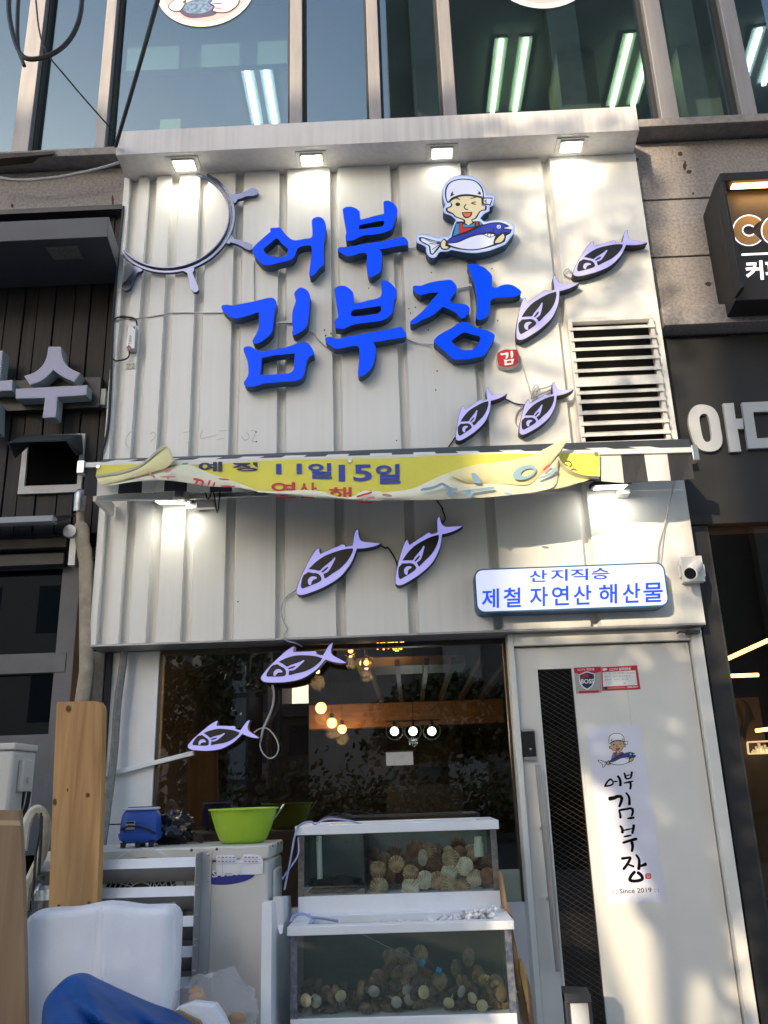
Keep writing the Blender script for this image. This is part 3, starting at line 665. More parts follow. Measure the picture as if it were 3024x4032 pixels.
# =================================================================== across the street (seen in the glass, and casting the shade)
def facade_mat(name, wall, win, sx, sz, mortar=.35):
    m = mat(name, wall, .6); n = m.node_tree; b = n.nodes['Principled BSDF']
    tc = n.nodes.new('ShaderNodeTexCoord'); mp = n.nodes.new('ShaderNodeMapping'); mp.inputs['Rotation'].default_value = (R(90), 0, 0)
    n.links.new(tc.outputs['Object'], mp.inputs[0])
    br = n.nodes.new('ShaderNodeTexBrick'); br.offset = 0; br.inputs['Scale'].default_value = 1; br.inputs['Brick Width'].default_value = sx; br.inputs['Row Height'].default_value = sz
    br.inputs['Mortar Size'].default_value = mortar; br.inputs['Mortar Smooth'].default_value = 0
    br.inputs['Color1'].default_value = (*win, 1); br.inputs['Color2'].default_value = (*[x * 1.5 for x in win], 1); br.inputs['Mortar'].default_value = (*wall, 1)
    n.links.new(mp.outputs[0], br.inputs[0]); n.links.new(br.outputs[0], b.inputs['Base Color'])
    return m
def block(name_, label, x0, x1, y, h, dep, m, skew=None):
    """building with its street face at y; sides may run along the sun direction"""
    t = thing('building', label, 'building', ((x0 + x1) / 2, y, 0), 'buildings across the street')
    k = SUND.x / -SUND.y if skew is None else skew
    mb = MB(); mb.hexa([(x0 + k * dep, y - dep, 0), (x1 + k * dep, y - dep, 0), (x1, y, 0), (x0, y, 0), (x0 + k * dep, y - dep, h), (x1 + k * dep, y - dep, h), (x1, y, h), (x0, y, h)])
    mesh('wall', mb, m, t)
    mb = MB(); mb.box(x0 - .0, x1 + .0, y + .005, y + .25, h - .6, h); mesh('parapet', mb, mat('parapet_concrete', (.35, .33, .31), .8), t)
    return t
block('a', 'unseen long beige block across the street, placed to shade the left of the shop', -60, -12.62, -26, 14, 6, facade_mat('beige_facade', (.42, .34, .28), (.05, .06, .07), 2.2, 3.2, .7))  # unseen block, placed and skewed to shade the left of the facade
block('b', 'unseen pink rendered house across the street, placed to shade the right neighbour', -11.42, -10.5, -26, 15.5, 6, facade_mat('pink_facade', (.52, .36, .29), (.06, .08, .09), 2.0, 3.0, .6))  # unseen house, placed to keep sun off everything right of the door
block('c', 'pinkish house with large windows across the street', -9.9, -7.9, -28, 18, 8, facade_mat('salmon_facade', (.78, .52, .38), (.16, .17, .17), 1.0, 2.6, .35), 0)
block('h', 'dark glass office across the street', -8.3, -6.5, -30.5, 24, 8, facade_mat('dark_glass_facade', (.07, .07, .075), (.22, .24, .25), .9, 1.7, .10), 0)
block('d', 'slim pinkish tower across the street', -7.35, -6.25, -34, 30, 8, facade_mat('pinkish_tower', (.80, .58, .46), (.2, .19, .2), .8, 2.2, .3), 0)
block('f', 'low brown block joined to the tall tiled tower', -4.1, .29, -31, 11.5, 9, facade_mat('brown_low_facade', (.36, .27, .21), (.28, .21, .17), 1.6, 1.1, .03), 0)
eb = block('e', 'tall brown tiled office tower across the street', .3, 20, -30, 46, 9, facade_mat('brown_tile_facade', (.13, .105, .085), (.10, .082, .068), 1.6, 1.1, .03), 0)
for x in (1.5, 8.6, 14.6):
    mb = MB(); mb.box(x, x + 1.5, -29.99, -29.4, 0, 45.9); mesh('pilaster', mb, mat('pilaster_stone', (.36, .32, .27), .7, var=.2, vs=2), eb)
block('g', 'low pale house across the street behind the pole', -9, -3.5, -37, 5.3, 6, facade_mat('pale_house', (.30, .27, .24), (.07, .09, .1), 2.4, 2.4, .5), 0)
mb = MB(); mb.tube([(-3.75, -20, 0), (-3.75, -20, 9)], .14, 12); mb.tube([(-3.75, -20, 8.4), (-4.9, -19.5, 8.8)], .06, 8)
tag(mesh('street_pole', mb, M_dark), 'dark steel street pole across the road', 'pole')
# =================================================================== blue brush lettering of the shop name
M_blue = glow('lit_blue_acrylic', (.0, .02, .30), (.0, .020, .37), .12)
M_blueside = mat('blue_letter_side', (.02, .075, .16), .45, var=.25, vs=5)
GN = 'lit blue syllable signs of the shop name'
LS = {
 'eo': ('L1', [([(445, 350), (540, 347), (620, 342), (660, 365), (700, 425), (760, 490), (850, 570), (930, 600), (1000, 598), (1120, 575), (1240, 558), (1285, 530), (1298, 480), (1295, 400), (1288, 300), (1285, 210), (1310, 160), (1370, 130), (1430, 125), (1490, 145), (1540, 200), (1570, 290), (1575, 380), (1560, 480), (1540, 600), (1530, 720), (1525, 850), (1530, 1000), (1530, 1100), (1440, 1170), (1370, 1260), (1310, 1320), (1250, 1335), (1230, 1300), (1240, 1200), (1265, 1000), (1285, 850), (1275, 735), (1240, 710), (1150, 712), (1050, 735), (990, 780), (960, 850), (930, 930), (880, 985), (800, 1015), (640, 1055), (480, 1095), (350, 1108), (270, 1085), (200, 1020), (120, 930), (80, 830), (85, 760), (150, 680), (250, 590), (350, 500), (440, 425), (435, 385)],
   [[(545, 570), (600, 580), (680, 680), (800, 775), (780, 870), (750, 915), (700, 938), (590, 940), (480, 935), (390, 905), (310, 830), (310, 770), (380, 705), (460, 640)]])]),
 'bu1': ('L2', [([(205, 310), (215, 265), (270, 235), (340, 225), (410, 235), (490, 270), (545, 320), (552, 370), (548, 440), (570, 490), (680, 465), (850, 415), (1030, 375), (1050, 345), (1045, 250), (1035, 150), (1055, 115), (1110, 103), (1180, 118), (1250, 165), (1300, 230), (1320, 300), (1312, 380), (1290, 450), (1260, 540), (1230, 640), (1180, 700), (1080, 745), (950, 780), (800, 800), (680, 805), (590, 830), (500, 870), (420, 910), (330, 925), (275, 915), (262, 860), (270, 790), (290, 720), (270, 660), (250, 560), (225, 430)],
   [[(545, 605), (700, 570), (880, 535), (1040, 512), (1055, 550), (1030, 610), (990, 635), (800, 655), (650, 680), (530, 688)]]),
   [(105, 1110), (110, 1075), (160, 1055), (280, 1045), (450, 1025), (620, 990), (800, 960), (1000, 935), (1200, 890), (1380, 855), (1455, 838), (1500, 880), (1538, 940), (1540, 980), (1510, 1005), (1350, 1030), (1180, 1060), (1050, 1085), (950, 1100), (1000, 1160), (1008, 1230), (1000, 1380), (990, 1500), (960, 1560), (880, 1620), (800, 1665), (750, 1660), (715, 1590), (695, 1480), (690, 1380), (700, 1260), (695, 1190), (620, 1168), (530, 1185), (430, 1220), (330, 1240), (260, 1225), (190, 1180), (110, 1140)]]),
 'gim': ('L3', [[(48, 375), (60, 345), (110, 332), (180, 335), (250, 340), (400, 310), (560, 280), (700, 245), (800, 222), (870, 217), (920, 240), (945, 290), (945, 340), (925, 430), (910, 550), (895, 650), (885, 740), (860, 800), (790, 870), (710, 930), (640, 962), (585, 968), (558, 940), (565, 900), (610, 820), (650, 730), (660, 650), (660, 550), (655, 450), (600, 470), (500, 505), (380, 540), (290, 555), (220, 540), (150, 495), (80, 440)],
   [(1235, 145), (1270, 95), (1330, 55), (1400, 65), (1460, 110), (1495, 180), (1495, 260), (1485, 400), (1475, 520), (1460, 610), (1440, 690), (1380, 750), (1300, 800), (1240, 830), (1210, 820), (1205, 780), (1215, 740), (1205, 650), (1203, 540), (1210, 440), (1240, 350), (1260, 280), (1265, 200)],
   ([(410, 1060), (420, 1030), (470, 1012), (540, 1018), (590, 1050), (640, 1078), (730, 1085), (860, 1070), (1000, 1045), (1150, 1010), (1280, 965), (1380, 945), (1440, 948), (1490, 985), (1540, 1060), (1560, 1110), (1550, 1150), (1490, 1180), (1455, 1230), (1430, 1320), (1410, 1430), (1380, 1510), (1310, 1560), (1200, 1585), (1080, 1588), (950, 1600), (830, 1608), (720, 1625), (630, 1655), (540, 1672), (460, 1665), (425, 1640), (415, 1600), (450, 1550), (485, 1480), (490, 1390), (480, 1280), (450, 1170), (420, 1110)],
    [[(712, 1205), (880, 1165), (1050, 1145), (1247, 1128), (1240, 1220), (1235, 1350), (1215, 1410), (1150, 1450), (1000, 1462), (850, 1470), (685, 1475), (695, 1380)]])]),
 'bu2': ('L4', [([(222, 245), (245, 205), (310, 170), (390, 165), (450, 185), (520, 235), (565, 290), (580, 350), (575, 430), (600, 490), (700, 480), (850, 440), (1000, 410), (1080, 370), (1105, 300), (1110, 200), (1090, 110), (1120, 70), (1180, 65), (1240, 95), (1310, 155), (1370, 230), (1385, 290), (1370, 370), (1340, 450), (1325, 540), (1320, 620), (1290, 690), (1220, 760), (1120, 810), (1000, 835), (850, 852), (700, 870), (570, 895), (470, 935), (400, 970), (340, 970), (240, 960), (225, 880), (225, 825), (270, 770), (290, 730), (280, 640), (262, 540), (240, 400)],
   [[(560, 630), (700, 600), (900, 570), (1085, 542), (1098, 590), (1080, 640), (1020, 690), (900, 705), (750, 730), (590, 738), (525, 710)]]),
   [(48, 1160), (70, 1130), (130, 1120), (190, 1135), (260, 1155), (350, 1150), (430, 1115), (600, 1090), (800, 1055), (1000, 1020), (1200, 980), (1350, 955), (1470, 935), (1510, 985), (1555, 1050), (1550, 1100), (1500, 1135), (1380, 1150), (1200, 1180), (1050, 1205), (940, 1225), (985, 1290), (1000, 1370), (985, 1480), (960, 1600), (910, 1700), (830, 1790), (740, 1850), (690, 1855), (660, 1815), (668, 1700), (680, 1550), (688, 1400), (680, 1310), (630, 1288), (540, 1295), (420, 1320), (290, 1342), (220, 1335), (150, 1285), (80, 1230)]]),
 'jang': ('L5', [[(90, 345), (130, 333), (200, 335), (300, 300), (420, 272), (540, 258), (620, 255), (670, 300), (700, 350), (690, 410), (650, 470), (605, 535), (640, 565), (720, 582), (800, 590), (850, 610), (880, 650), (865, 700), (820, 770), (780, 790), (740, 770), (690, 715), (620, 675), (560, 650), (510, 630), (470, 660), (400, 720), (310, 775), (220, 810), (150, 850), (90, 875), (55, 860), (60, 825), (130, 770), (210, 700), (290, 620), (360, 530), (450, 430), (350, 435), (270, 450), (200, 467), (150, 445), (100, 385)],
   [(850, 50), (880, 30), (940, 28), (1010, 50), (1090, 90), (1150, 140), (1190, 200), (1192, 280), (1190, 350), (1250, 365), (1310, 335), (1390, 315), (1470, 325), (1550, 370), (1595, 415), (1590, 455), (1520, 485), (1420, 495), (1300, 500), (1210, 515), (1170, 550), (1165, 640), (1150, 720), (1100, 780), (1020, 815), (985, 805), (972, 760), (978, 650), (980, 530), (965, 420), (940, 300), (900, 180)],
   ([(385, 1090), (440, 1030), (520, 980), (610, 935), (690, 880), (760, 840), (840, 842), (880, 870), (950, 905), (1040, 935), (1130, 960), (1200, 995), (1228, 1030), (1215, 1080), (1160, 1180), (1110, 1270), (1060, 1315), (950, 1340), (820, 1358), (680, 1360), (620, 1330), (560, 1270), (500, 1220), (440, 1170), (390, 1125)],
    [[(625, 1105), (720, 1030), (810, 985), (900, 1010), (1010, 1040), (1028, 1070), (1005, 1130), (960, 1190), (900, 1225), (800, 1228), (740, 1210), (680, 1160)]])]),
}
YB = -.078
for k, lab in (('eo', 'lit blue letter sign 어, beside the ship wheel, first of the upper line'), ('bu1', 'lit blue letter sign 부 in the upper line left of the fisherman'),
               ('gim', 'lit blue letter sign 김, first of the lower line'), ('bu2', 'lit blue letter sign 부 in the lower line between 김 and 장'),
               ('jang', 'lit blue letter sign 장 below the fisherman sign')):
    letter('channel_letter', lab, 'sign letter', LS[k][0], LS[k][1], YB, .066, M_blue, M_blueside, GN, sm=3, corner=55, rim=5)
# tie bars behind the letters
mb = MB(); mb.bar(A('L3', 940, 625, -.01), A('L3', 1210, 610, -.01), .012, .016); tag(mesh('tie_bar', mb, M_whitep), 'short pale bar between the two strokes of blue 김', 'bar', 'pale tie bars behind the letters')
mb = MB(); mb.bar(A('L5', 690, 370, -.02), A('L5', 905, 325, -.02), .012, .016); tag(mesh('tie_bar', mb, M_whitep), 'short pale bar between the two strokes of blue 장', 'bar', 'pale tie bars behind the letters')

# red seal
M_red = mat('seal_red', (.42, .018, .020), .4); M_wht = mat('seal_white', (.80, .80, .82), .4)
seal = [(860, 350), (1060, 358), (1260, 355), (1340, 385), (1375, 440), (1410, 580), (1400, 700), (1395, 850), (1410, 1010), (1380, 1090), (1320, 1160), (1220, 1235), (1080, 1258), (900, 1305), (760, 1308), (620, 1295), (500, 1265), (440, 1245), (340, 1230), (295, 1150), (260, 1030), (230, 850), (225, 680), (250, 590), (300, 515), (450, 425), (620, 368), (740, 348)]
GIM2 = [[(400, 600), (440, 570), (560, 568), (700, 540), (820, 515), (860, 560), (850, 720), (820, 800), (720, 880), (695, 880), (720, 760), (715, 640), (640, 640), (560, 660), (500, 690), (450, 650)],
        [(960, 480), (1010, 430), (1060, 435), (1105, 475), (1115, 600), (1120, 700), (1080, 790), (1000, 838), (985, 740), (970, 600)],
        ([(600, 920), (640, 905), (700, 930), (850, 915), (1000, 880), (1130, 860), (1175, 920), (1130, 1000), (1110, 1150), (1000, 1180), (900, 1190), (720, 1225), (635, 1215), (650, 1100), (640, 1000)], [[(790, 985), (1020, 960), (1010, 1080), (900, 1105), (755, 1120), (770, 1040)]])]
t = letter('seal_sign', 'small red seal sign with white 김 below the blue letter 장', 'seal sign', 'L6', [seal], -.05, .05, M_red, mat('seal_side', (.60, .57, .52), .5), None, sm=2, rim=8)
decal('lettering', 'L6', GIM2, -.0535, M_wht, t, sm=2, corner=45)

# =================================================================== fisherman sign
M_mw = glow('lit_white_acrylic', (.36, .37, .40), (.13, .155, .27)); M_mwrim = glow('lit_rim_white', (.30, .34, .40), (.08, .11, .22)); M_mk = mat('print_black', (.010, .010, .016), .4)
def lit(nm, c, e): return mat(nm, tuple(x * .55 for x in c), .4, emit=c, es=e * .42)
M_skin = lit('print_skin', (.74, .64, .40), .5); M_hat = lit('print_white', (.70, .73, .90), .5); M_mred = lit('print_red', (.55, .035, .01), .4); M_mouth = lit('print_mouth', (.78, .16, .10), .4)
M_mcy = lit('print_light_blue', (.03, .28, .60), .4); M_mbl = lit('print_deep_blue', (.015, .04, .42), .4)
mb_out = [(755, 133), (870, 150), (960, 205), (1020, 290), (1052, 385), (1110, 380), (1165, 405), (1150, 470), (1130, 530), (1090, 550), (1085, 600), (1040, 625), (1010, 645), (970, 695), (1025, 738), (1130, 720), (1240, 712), (1330, 738), (1400, 785), (1415, 830), (1400, 900), (1360, 950), (1310, 1020), (1270, 1048), (1180, 1085), (1060, 1125), (900, 1150), (760, 1140), (650, 1120), (585, 1110), (540, 1130), (440, 1135), (400, 1190), (360, 1213), (310, 1205), (275, 1170), (255, 1120), (250, 1070), (180, 1032), (135, 1010), (130, 950), (145, 908), (220, 900), (300, 915), (420, 950), (480, 925), (545, 935), (570, 890), (590, 840), (620, 770), (645, 718), (590, 665), (500, 630), (480, 580), (505, 520), (495, 495), (475, 420), (468, 330), (490, 270), (530, 210), (590, 165), (670, 140)]
MASC = [  # (layer, material key, outline(s))
 (1, 'k', [(760, 176), (880, 193), (960, 248), (1003, 320), (1018, 425), (900, 408), (800, 394), (700, 404), (600, 442), (565, 490), (530, 490), (510, 430), (503, 340), (530, 260), (590, 208), (670, 182)]),
 (1, 'k', [(560, 478), (582, 500), (575, 535), (520, 560), (514, 590), (540, 622), (600, 642), (640, 682), (735, 715), (750, 740), (745, 760), (820, 800), (880, 760), (862, 718), (920, 692), (972, 607), (1040, 590), (1052, 550), (1042, 525), (988, 520), (990, 425), (900, 395), (800, 380), (690, 395), (590, 440)]),
 (1, 'k', [(985, 425), (1060, 422), (1130, 426), (1118, 475), (1102, 528), (1040, 520), (985, 515)]),
 (1, 'k', [(655, 738), (740, 735), (815, 760), (880, 735), (960, 735), (1005, 775), (950, 840), (700, 930), (585, 948), (610, 850)]),
 (1, 'k', [(515, 1000), (600, 933), (760, 890), (900, 825), (1020, 772), (1140, 747), (1230, 748), (1310, 775), (1348, 800), (1310, 822), (1378, 840), (1360, 892), (1300, 928), (1292, 990), (1250, 1018), (1140, 1058), (1000, 1097), (870, 1115), (740, 1108), (620, 1085), (530, 1045)]),
 (1, 'k', [(445, 1000), (350, 980), (220, 942), (163, 945), (168, 985), (230, 1028), (288, 1058), (298, 1110), (310, 1160), (345, 1174), (392, 1130), (445, 1060)]),
 (2, 'w', [(760, 191), (875, 208), (945, 258), (985, 325), (1003, 412), (900, 390), (800, 378), (690, 388), (590, 428), (552, 470), (537, 468), (526, 420), (524, 345), (548, 270), (600, 222), (680, 196)]),
 (2, 's', [(575, 482), (600, 505), (590, 545), (540, 568), (540, 595), (612, 628), (650, 670), (755, 706), (772, 735), (768, 758), (812, 786), (862, 750), (845, 712), (900, 684), (958, 600), (1025, 578), (1030, 535), (985, 530), (978, 435), (900, 418), (800, 406), (690, 418), (600, 460)]),
 (2, 'w', [(1012, 440), (1060, 437), (1120, 440), (1100, 480), (1090, 513), (1045, 502), (1012, 498)]),
 (2, 'c', [(652, 765), (612, 925), (682, 898), (684, 765)]), (2, 'r', [(690, 758), (686, 895), (800, 858), (885, 815), (738, 825), (728, 755)]),
 (2, 'c', [(740, 768), (742, 815), (890, 802), (892, 752), (815, 788)]), (2, 'r', [(905, 738), (910, 798), (942, 788), (936, 735)]), (2, 'c', [(955, 745), (962, 785), (995, 770), (978, 748)]),
 (2, 'b', [(530, 982), (620, 943), (760, 903), (900, 843), (1020, 787), (1140, 762), (1230, 762), (1332, 798), (1255, 827), (1365, 848), (1350, 885), (1250, 875), (1195, 912), (1130, 872), (1060, 876), (960, 897), (860, 920), (760, 955), (660, 1000), (560, 1018)]),
 (2, 'w', [(540, 1028), (670, 1014), (780, 967), (880, 930), (1000, 910), (1080, 945), (1165, 925), (1142, 985), (1142, 1032), (1000, 1080), (870, 1098), (740, 1090), (620, 1062)]),
 (2, 'w', [(430, 1003), (340, 990), (215, 958), (192, 965), (200, 990), (240, 1013), (305, 1050), (318, 1100), (325, 1150), (345, 1155), (385, 1100), (430, 1045)]),
 (3, 'k', [(490, 955), (450, 1000), (438, 1050), (460, 1098), (530, 1108), (585, 1070), (530, 1045), (528, 985)]), (4, 's', [(487, 972), (458, 1015), (455, 1055), (475, 1085), (525, 1092), (553, 1074), (505, 1052), (513, 1000)]),
 (3, 'k', [(1138, 1000), (1190, 925), (1268, 876), (1302, 930), (1282, 988), (1230, 1028), (1145, 1034)]), (4, 's', [(1160, 1000), (1202, 945), (1262, 897), (1282, 930), (1265, 980), (1220, 1010), (1165, 1018)]),
 (4, 'k', ell(672, 512, 31, 23, 16)), (4, 'k', stroke([(912, 478), (850, 497), (912, 514)], 12)), (4, 'k', stroke([(622, 432), (665, 434), (702, 452)], 12)), (4, 'k', stroke([(832, 437), (918, 418)], 12)),
 (4, 'k', stroke([(785, 508), (758, 542), (768, 572), (806, 580)], 13)), (4, 'k', [(722, 616), (864, 612), (850, 662), (800, 692), (750, 680)]), (5, 'm', [(740, 628), (848, 625), (835, 655), (800, 676), (760, 667)]),
 (4, 'k', [(612, 338), (588, 362), (572, 412), (600, 402), (630, 378), (605, 372)]), (4, 'k', [(908, 318), (945, 345), (938, 368), (918, 375), (974, 388), (968, 355)]),
 (4, 'k', stroke([(1050, 455), (1025, 470), (1052, 492)], 12)), (4, 'k', stroke([(1128, 812), (1140, 850), (1132, 872)], 12)),
 (4, 'w', ell(1207, 805, 26, 24, 16)), (5, 'b', ell(1207, 805, 17, 15, 14)), (6, 'w', ell(1207, 805, 9, 8, 10)),
 (4, 'w', [(1340, 805), (1272, 822), (1365, 838), (1395, 815)]), (4, 'k', stroke([(1345, 800), (1255, 825), (1372, 842)], 11)),
 (4, 'k', [(1000, 905), (1060, 880), (1150, 905), (1130, 935), (1080, 945)]), (5, 'w', [(1018, 908), (1055, 893), (1062, 928)]), (5, 'w', [(1066, 928), (1072, 895), (1105, 905), (1090, 936)]), (5, 'w', [(1100, 935), (1115, 900), (1150, 908), (1130, 930)]),
 (4, 'k', stroke([(250, 972), (340, 1003), (420, 1012)], 9)), (4, 'k', stroke([(300, 1025), (370, 1030), (425, 1020)], 9)), (4, 'k', stroke([(335, 1105), (385, 1070), (430, 1040)], 9)),
 (3, 'b', [(395, 1005), (440, 995), (435, 1030), (405, 1038)]),
]
KM = dict(k=M_mk, w=M_hat, s=M_skin, r=M_mred, m=M_mouth, c=M_mcy, b=M_mbl)
NM = dict(k='outline', w='white_print', s='skin_print', r='apron_print', m='mouth_print', c='shirt_print', b='fish_print')
ms = letter('fisherman_sign', 'lit cut-out sign of a winking fisherman in a white cap holding a blue fish', 'sign', 'MA', [mb_out], YB - .006, .07, M_mwrim, M_blueside, None, sm=3, corner=60, rim=3)
def paint(fmap, t, km, lift, base):
    for i, (lay, k, o) in enumerate(MASC):
        mb = MB(); y = base - lift * lay - lift * .004 * i
        mb.prism([fmap(q, y) for q in smooth(o, 3, 62)], (0, lift * .8, 0), back=False)
        mesh(NM[k], mb, km[k], t, smooth_deg=0)
mb = MB(); mb.prism([A('MA', *q, YB - .0085) for q in inset(smooth(mb_out, 3, 60), 22)], (0, .0005, 0)); mesh('white_face', mb, M_mw, ms, smooth_deg=0)
paint(lambda q, Y: A('MA', *q, Y), ms, KM, .0007, YB - .0088)

# =================================================================== fish signs
FO_ = [(1190, 97), (1150, 115), (1122, 160), (1105, 230), (1093, 300), (1080, 378), (1020, 392), (960, 397), (962, 370), (935, 362), (905, 360), (860, 380), (800, 408), (700, 447), (600, 490), (535, 520), (520, 480), (524, 420), (480, 432), (440, 475), (390, 545), (330, 650), (260, 785), (200, 910), (150, 1030), (120, 1130), (110, 1180), (128, 1220), (170, 1240), (230, 1240), (330, 1212), (450, 1167), (560, 1122), (660, 1070), (760, 1012), (860, 940), (940, 860), (1010, 770), (1070, 680), (1115, 580), (1165, 445), (1240, 442), (1330, 433), (1430, 412), (1520, 382), (1583, 345), (1500, 338), (1400, 325), (1300, 315), (1240, 295), (1208, 255), (1193, 190)]
FB_ = [[(1095, 438), (1085, 500), (1050, 570), (1000, 650), (930, 730), (850, 800), (740, 870), (640, 940), (605, 955), (583, 875), (650, 845), (690, 800), (740, 710), (785, 620), (788, 600), (770, 596), (720, 650), (640, 715), (570, 770), (520, 820), (430, 805), (330, 793), (400, 720), (480, 650), (600, 570), (740, 512), (900, 462), (1000, 443)],
       [(545, 842), (590, 800), (640, 762), (662, 752), (666, 770), (640, 800), (600, 832), (562, 853)],
       ([(318, 845), (400, 858), (470, 865), (520, 895), (548, 945), (545, 985), (500, 1020), (420, 1055), (330, 1090), (240, 1122), (210, 1125), (197, 1080), (205, 1010), (220, 950), (245, 895), (290, 868)],
        [[(375, 920), (420, 915), (465, 930), (470, 950), (440, 965), (400, 985), (380, 1020), (368, 1062), (340, 1065), (318, 1030), (318, 985), (340, 945)]])]
M_lav = glow('lit_lavender_acrylic', (.34, .33, .40), (.058, .050, .215)); M_lav_sunlit = glow('sunlit_lavender_acrylic', (.38, .37, .42), (.085, .080, .22))  # whiter second copy puts sunlight into the colour of the right-hand fish
def fp(q):                       # fish points in the plane of the wall, metres, measured from the nose
    p = A('FI', *q, -.06); return Vector((p.x, p.z))
Q0, Q1, Q2 = fp((112, 1205)), fp((1190, 97)), fp((1583, 345))
def fishbuild(name, label, m):
    t = thing(name, label, 'fish sign', (0, 0, 0), 'lit fish signs')
    L = lambda q, y: Vector((fp(q).x - Q0.x, y, fp(q).y - Q0.y))
    body, face, patch = MB(), MB(), MB()
    o = smooth(FO_, 3, 55)
    body.prism([L(q, -.06) for q in o], (0, .055, 0)); face.prism([L(q, -.0625) for q in inset(o, 9)], (0, .002, 0), back=False)
    for p in FB_:
        oo, hs = p if isinstance(p, tuple) else (p, [])
        patch.prism([L(q, -.0645) for q in smooth(oo, 3, 62)], (0, .0015, 0), [[L(q, -.0645) for q in smooth(h, 3, 80)] for h in hs], back=False)
    mesh('sign_body', body, M_black, t, local=True); mesh('face', face, m, t, smooth_deg=0, local=True); mesh('black_marking', patch, M_black, t, smooth_deg=0, local=True)
    return t
fs_proto = None
for i, (c, a, b, d, Y, lab, m) in enumerate((
        ('RT', (383, 800), (748, 505), (868, 590), 0, 'topmost lit fish sign, at the upper right beside the granite', 1),
        ('RT', (18, 1222), (272, 800), (428, 848), 0, 'lit fish sign just right of the blue letter 장', 1),
        ('BR', (378, 106), None, None, 0, 'lit fish sign left of the pair above the yellow banner', 0),
        ('RT', (35, 1840), (268, 1500), (388, 1545), 0, 'lit fish sign beside the louvre above the yellow banner, loops of cable over it', 1),
        ('FI', (112, 1205), (1190, 97), (1583, 345), 0, 'larger of the two lit fish signs below the banner, the left one', 0),
        ('SG', (63, 382), (250, 90), (355, 130), 0, 'lit fish sign below the banner nearest to the white light box', 0),
        ('FW', (768, 430), (1490, 75), (1635, 280), .13, 'lit fish sign hanging over the top edge of the shop window', 0),
        ('FW', (45, 1100), (668, 845), (770, 1020), .17, 'lowest lit fish sign, in front of the window glass with a looped cable', 0))):
    Yf = Y - .06
    if b is None: P = [A('BR', 378, 106, Yf), A('C4', 1115, 1533, Yf), A('C4', 1240, 1575, Yf)]
    else: P = [A(c, *a, Yf), A(c, *b, Yf), A(c, *d, Yf)]
    P = [Vector((p.x, p.z)) for p in P]; S_ = [Q0, Q1, Q2]
    sc_, dc = sum(S_, Vector((0, 0))) / 3, sum(P, Vector((0, 0))) / 3
    num_a = sum((s - sc_).dot(p - dc) for s, p in zip(S_, P)); num_b = sum((s - sc_).x * (p - dc).y - (s - sc_).y * (p - dc).x for s, p in zip(S_, P)); den = sum((s - sc_).length_squared for s in S_)
    k = math.hypot(num_a, num_b) / den; th = math.atan2(num_b, num_a)
    off = Q0 - sc_; rx = Vector((off.x * math.cos(th) - off.y * math.sin(th), off.x * math.sin(th) + off.y * math.cos(th))) * k
    org = dc + rx; loc = (org.x, Y, org.y)
    if fs_proto is None:
        fs_proto = fishbuild('fish_sign', lab, M_lav); o = fs_proto; o.location = loc; o.rotation_euler = (0, -th, 0); o.scale = (k, 1, k)
    else:
        o = dup(fs_proto, loc, lab, (0, -th, 0)); o.scale = (k, 1, k)
    if m:
        for ch in o.children:
            if ch.name.startswith('face'):
                ch.data = ch.data.copy(); ch.data.materials[0] = M_lav_sunlit

# =================================================================== ship wheel
M_chrome = mat('mirror_steel', (.20, .21, .29), .14, 1.0, var=.1, vs=3)
M_wside = mat('wheel_side_blue', (.02, .045, .12), .4)
def fitc(c, pts, Y):
    P = [A(c, *q, Y) for q in pts]
    # algebraic circle fit, 3x3
    M = Matrix(((0.0,) * 3,) * 3); v = Vector((0, 0, 0))
    ox = sum(p.x for p in P) / len(P); oz = sum(p.z for p in P) / len(P)
    for p in P:
        px_, pz_ = p.x - ox, p.z - oz
        r = Vector((px_, pz_, 1)); k = px_ ** 2 + pz_ ** 2
        for i in range(3):
            v[i] += r[i] * k
            for j in range(3): M[i][j] += r[i] * r[j]
    s = M.inverted() @ v; cx, cz = s[0] / 2, s[1] / 2; return cx + ox, cz + oz, math.sqrt(s[2] + cx * cx + cz * cz)
YW = -.035
cx, cz, ro = fitc('WH', [(540, 1215), (740, 1183), (1000, 1098), (1230, 875), (1325, 620), (1312, 430), (1215, 240), (1090, 125)], YW)
cx2, cz2, ri = fitc('WH', [(70, 965), (300, 1098), (560, 1152), (800, 1110), (1050, 968), (1200, 800), (1263, 600), (1250, 420), (1170, 272), (1000, 140)], YW)
wh = thing('ship_wheel_sign', 'part of a mirror steel ship wheel with four handles at the upper left', 'wheel sign', (cx, YW + .03, cz - ro))
def arc(cx, cz, r0, r1, a0, a1, n=48):
    o = [(cx + r0 * math.cos(a0 + (a1 - a0) * k / n), YW, cz + r0 * math.sin(a0 + (a1 - a0) * k / n)) for k in range(n + 1)]
    i = [(cx + r1 * math.cos(a0 + (a1 - a0) * k / n), YW, cz + r1 * math.sin(a0 + (a1 - a0) * k / n)) for k in range(n + 1)]
    return o + i[::-1]
def angof(q, cx, cz):
    p = A('WH', *q, YW); return math.atan2(p.z - cz, p.x - cx)
a0 = angof((62, 1010), cx, cz); a1 = angof((1020, 95), cx, cz); a0 = a0 if a0 < 0 else a0 - 2 * math.pi
mb = MB(); mb.prism(arc(cx, cz, ro - .001, ro - .014, a0, a1), (0, .022, 0), mi=0, mside=1); mesh('outer_ring', mb, [M_chrome, M_wside], wh, smooth_deg=0)
a0 = angof((60, 955), cx2, cz2); a1 = angof((900, 88), cx2, cz2); a0 = a0 if a0 < 0 else a0 - 2 * math.pi
mb = MB(); mb.prism(arc(cx2, cz2, ri + .003, ri - .004, a0, a1), (0, .03, 0), mi=0, mside=1); mesh('inner_ring', mb, [M_chrome, M_wside], wh, smooth_deg=0)
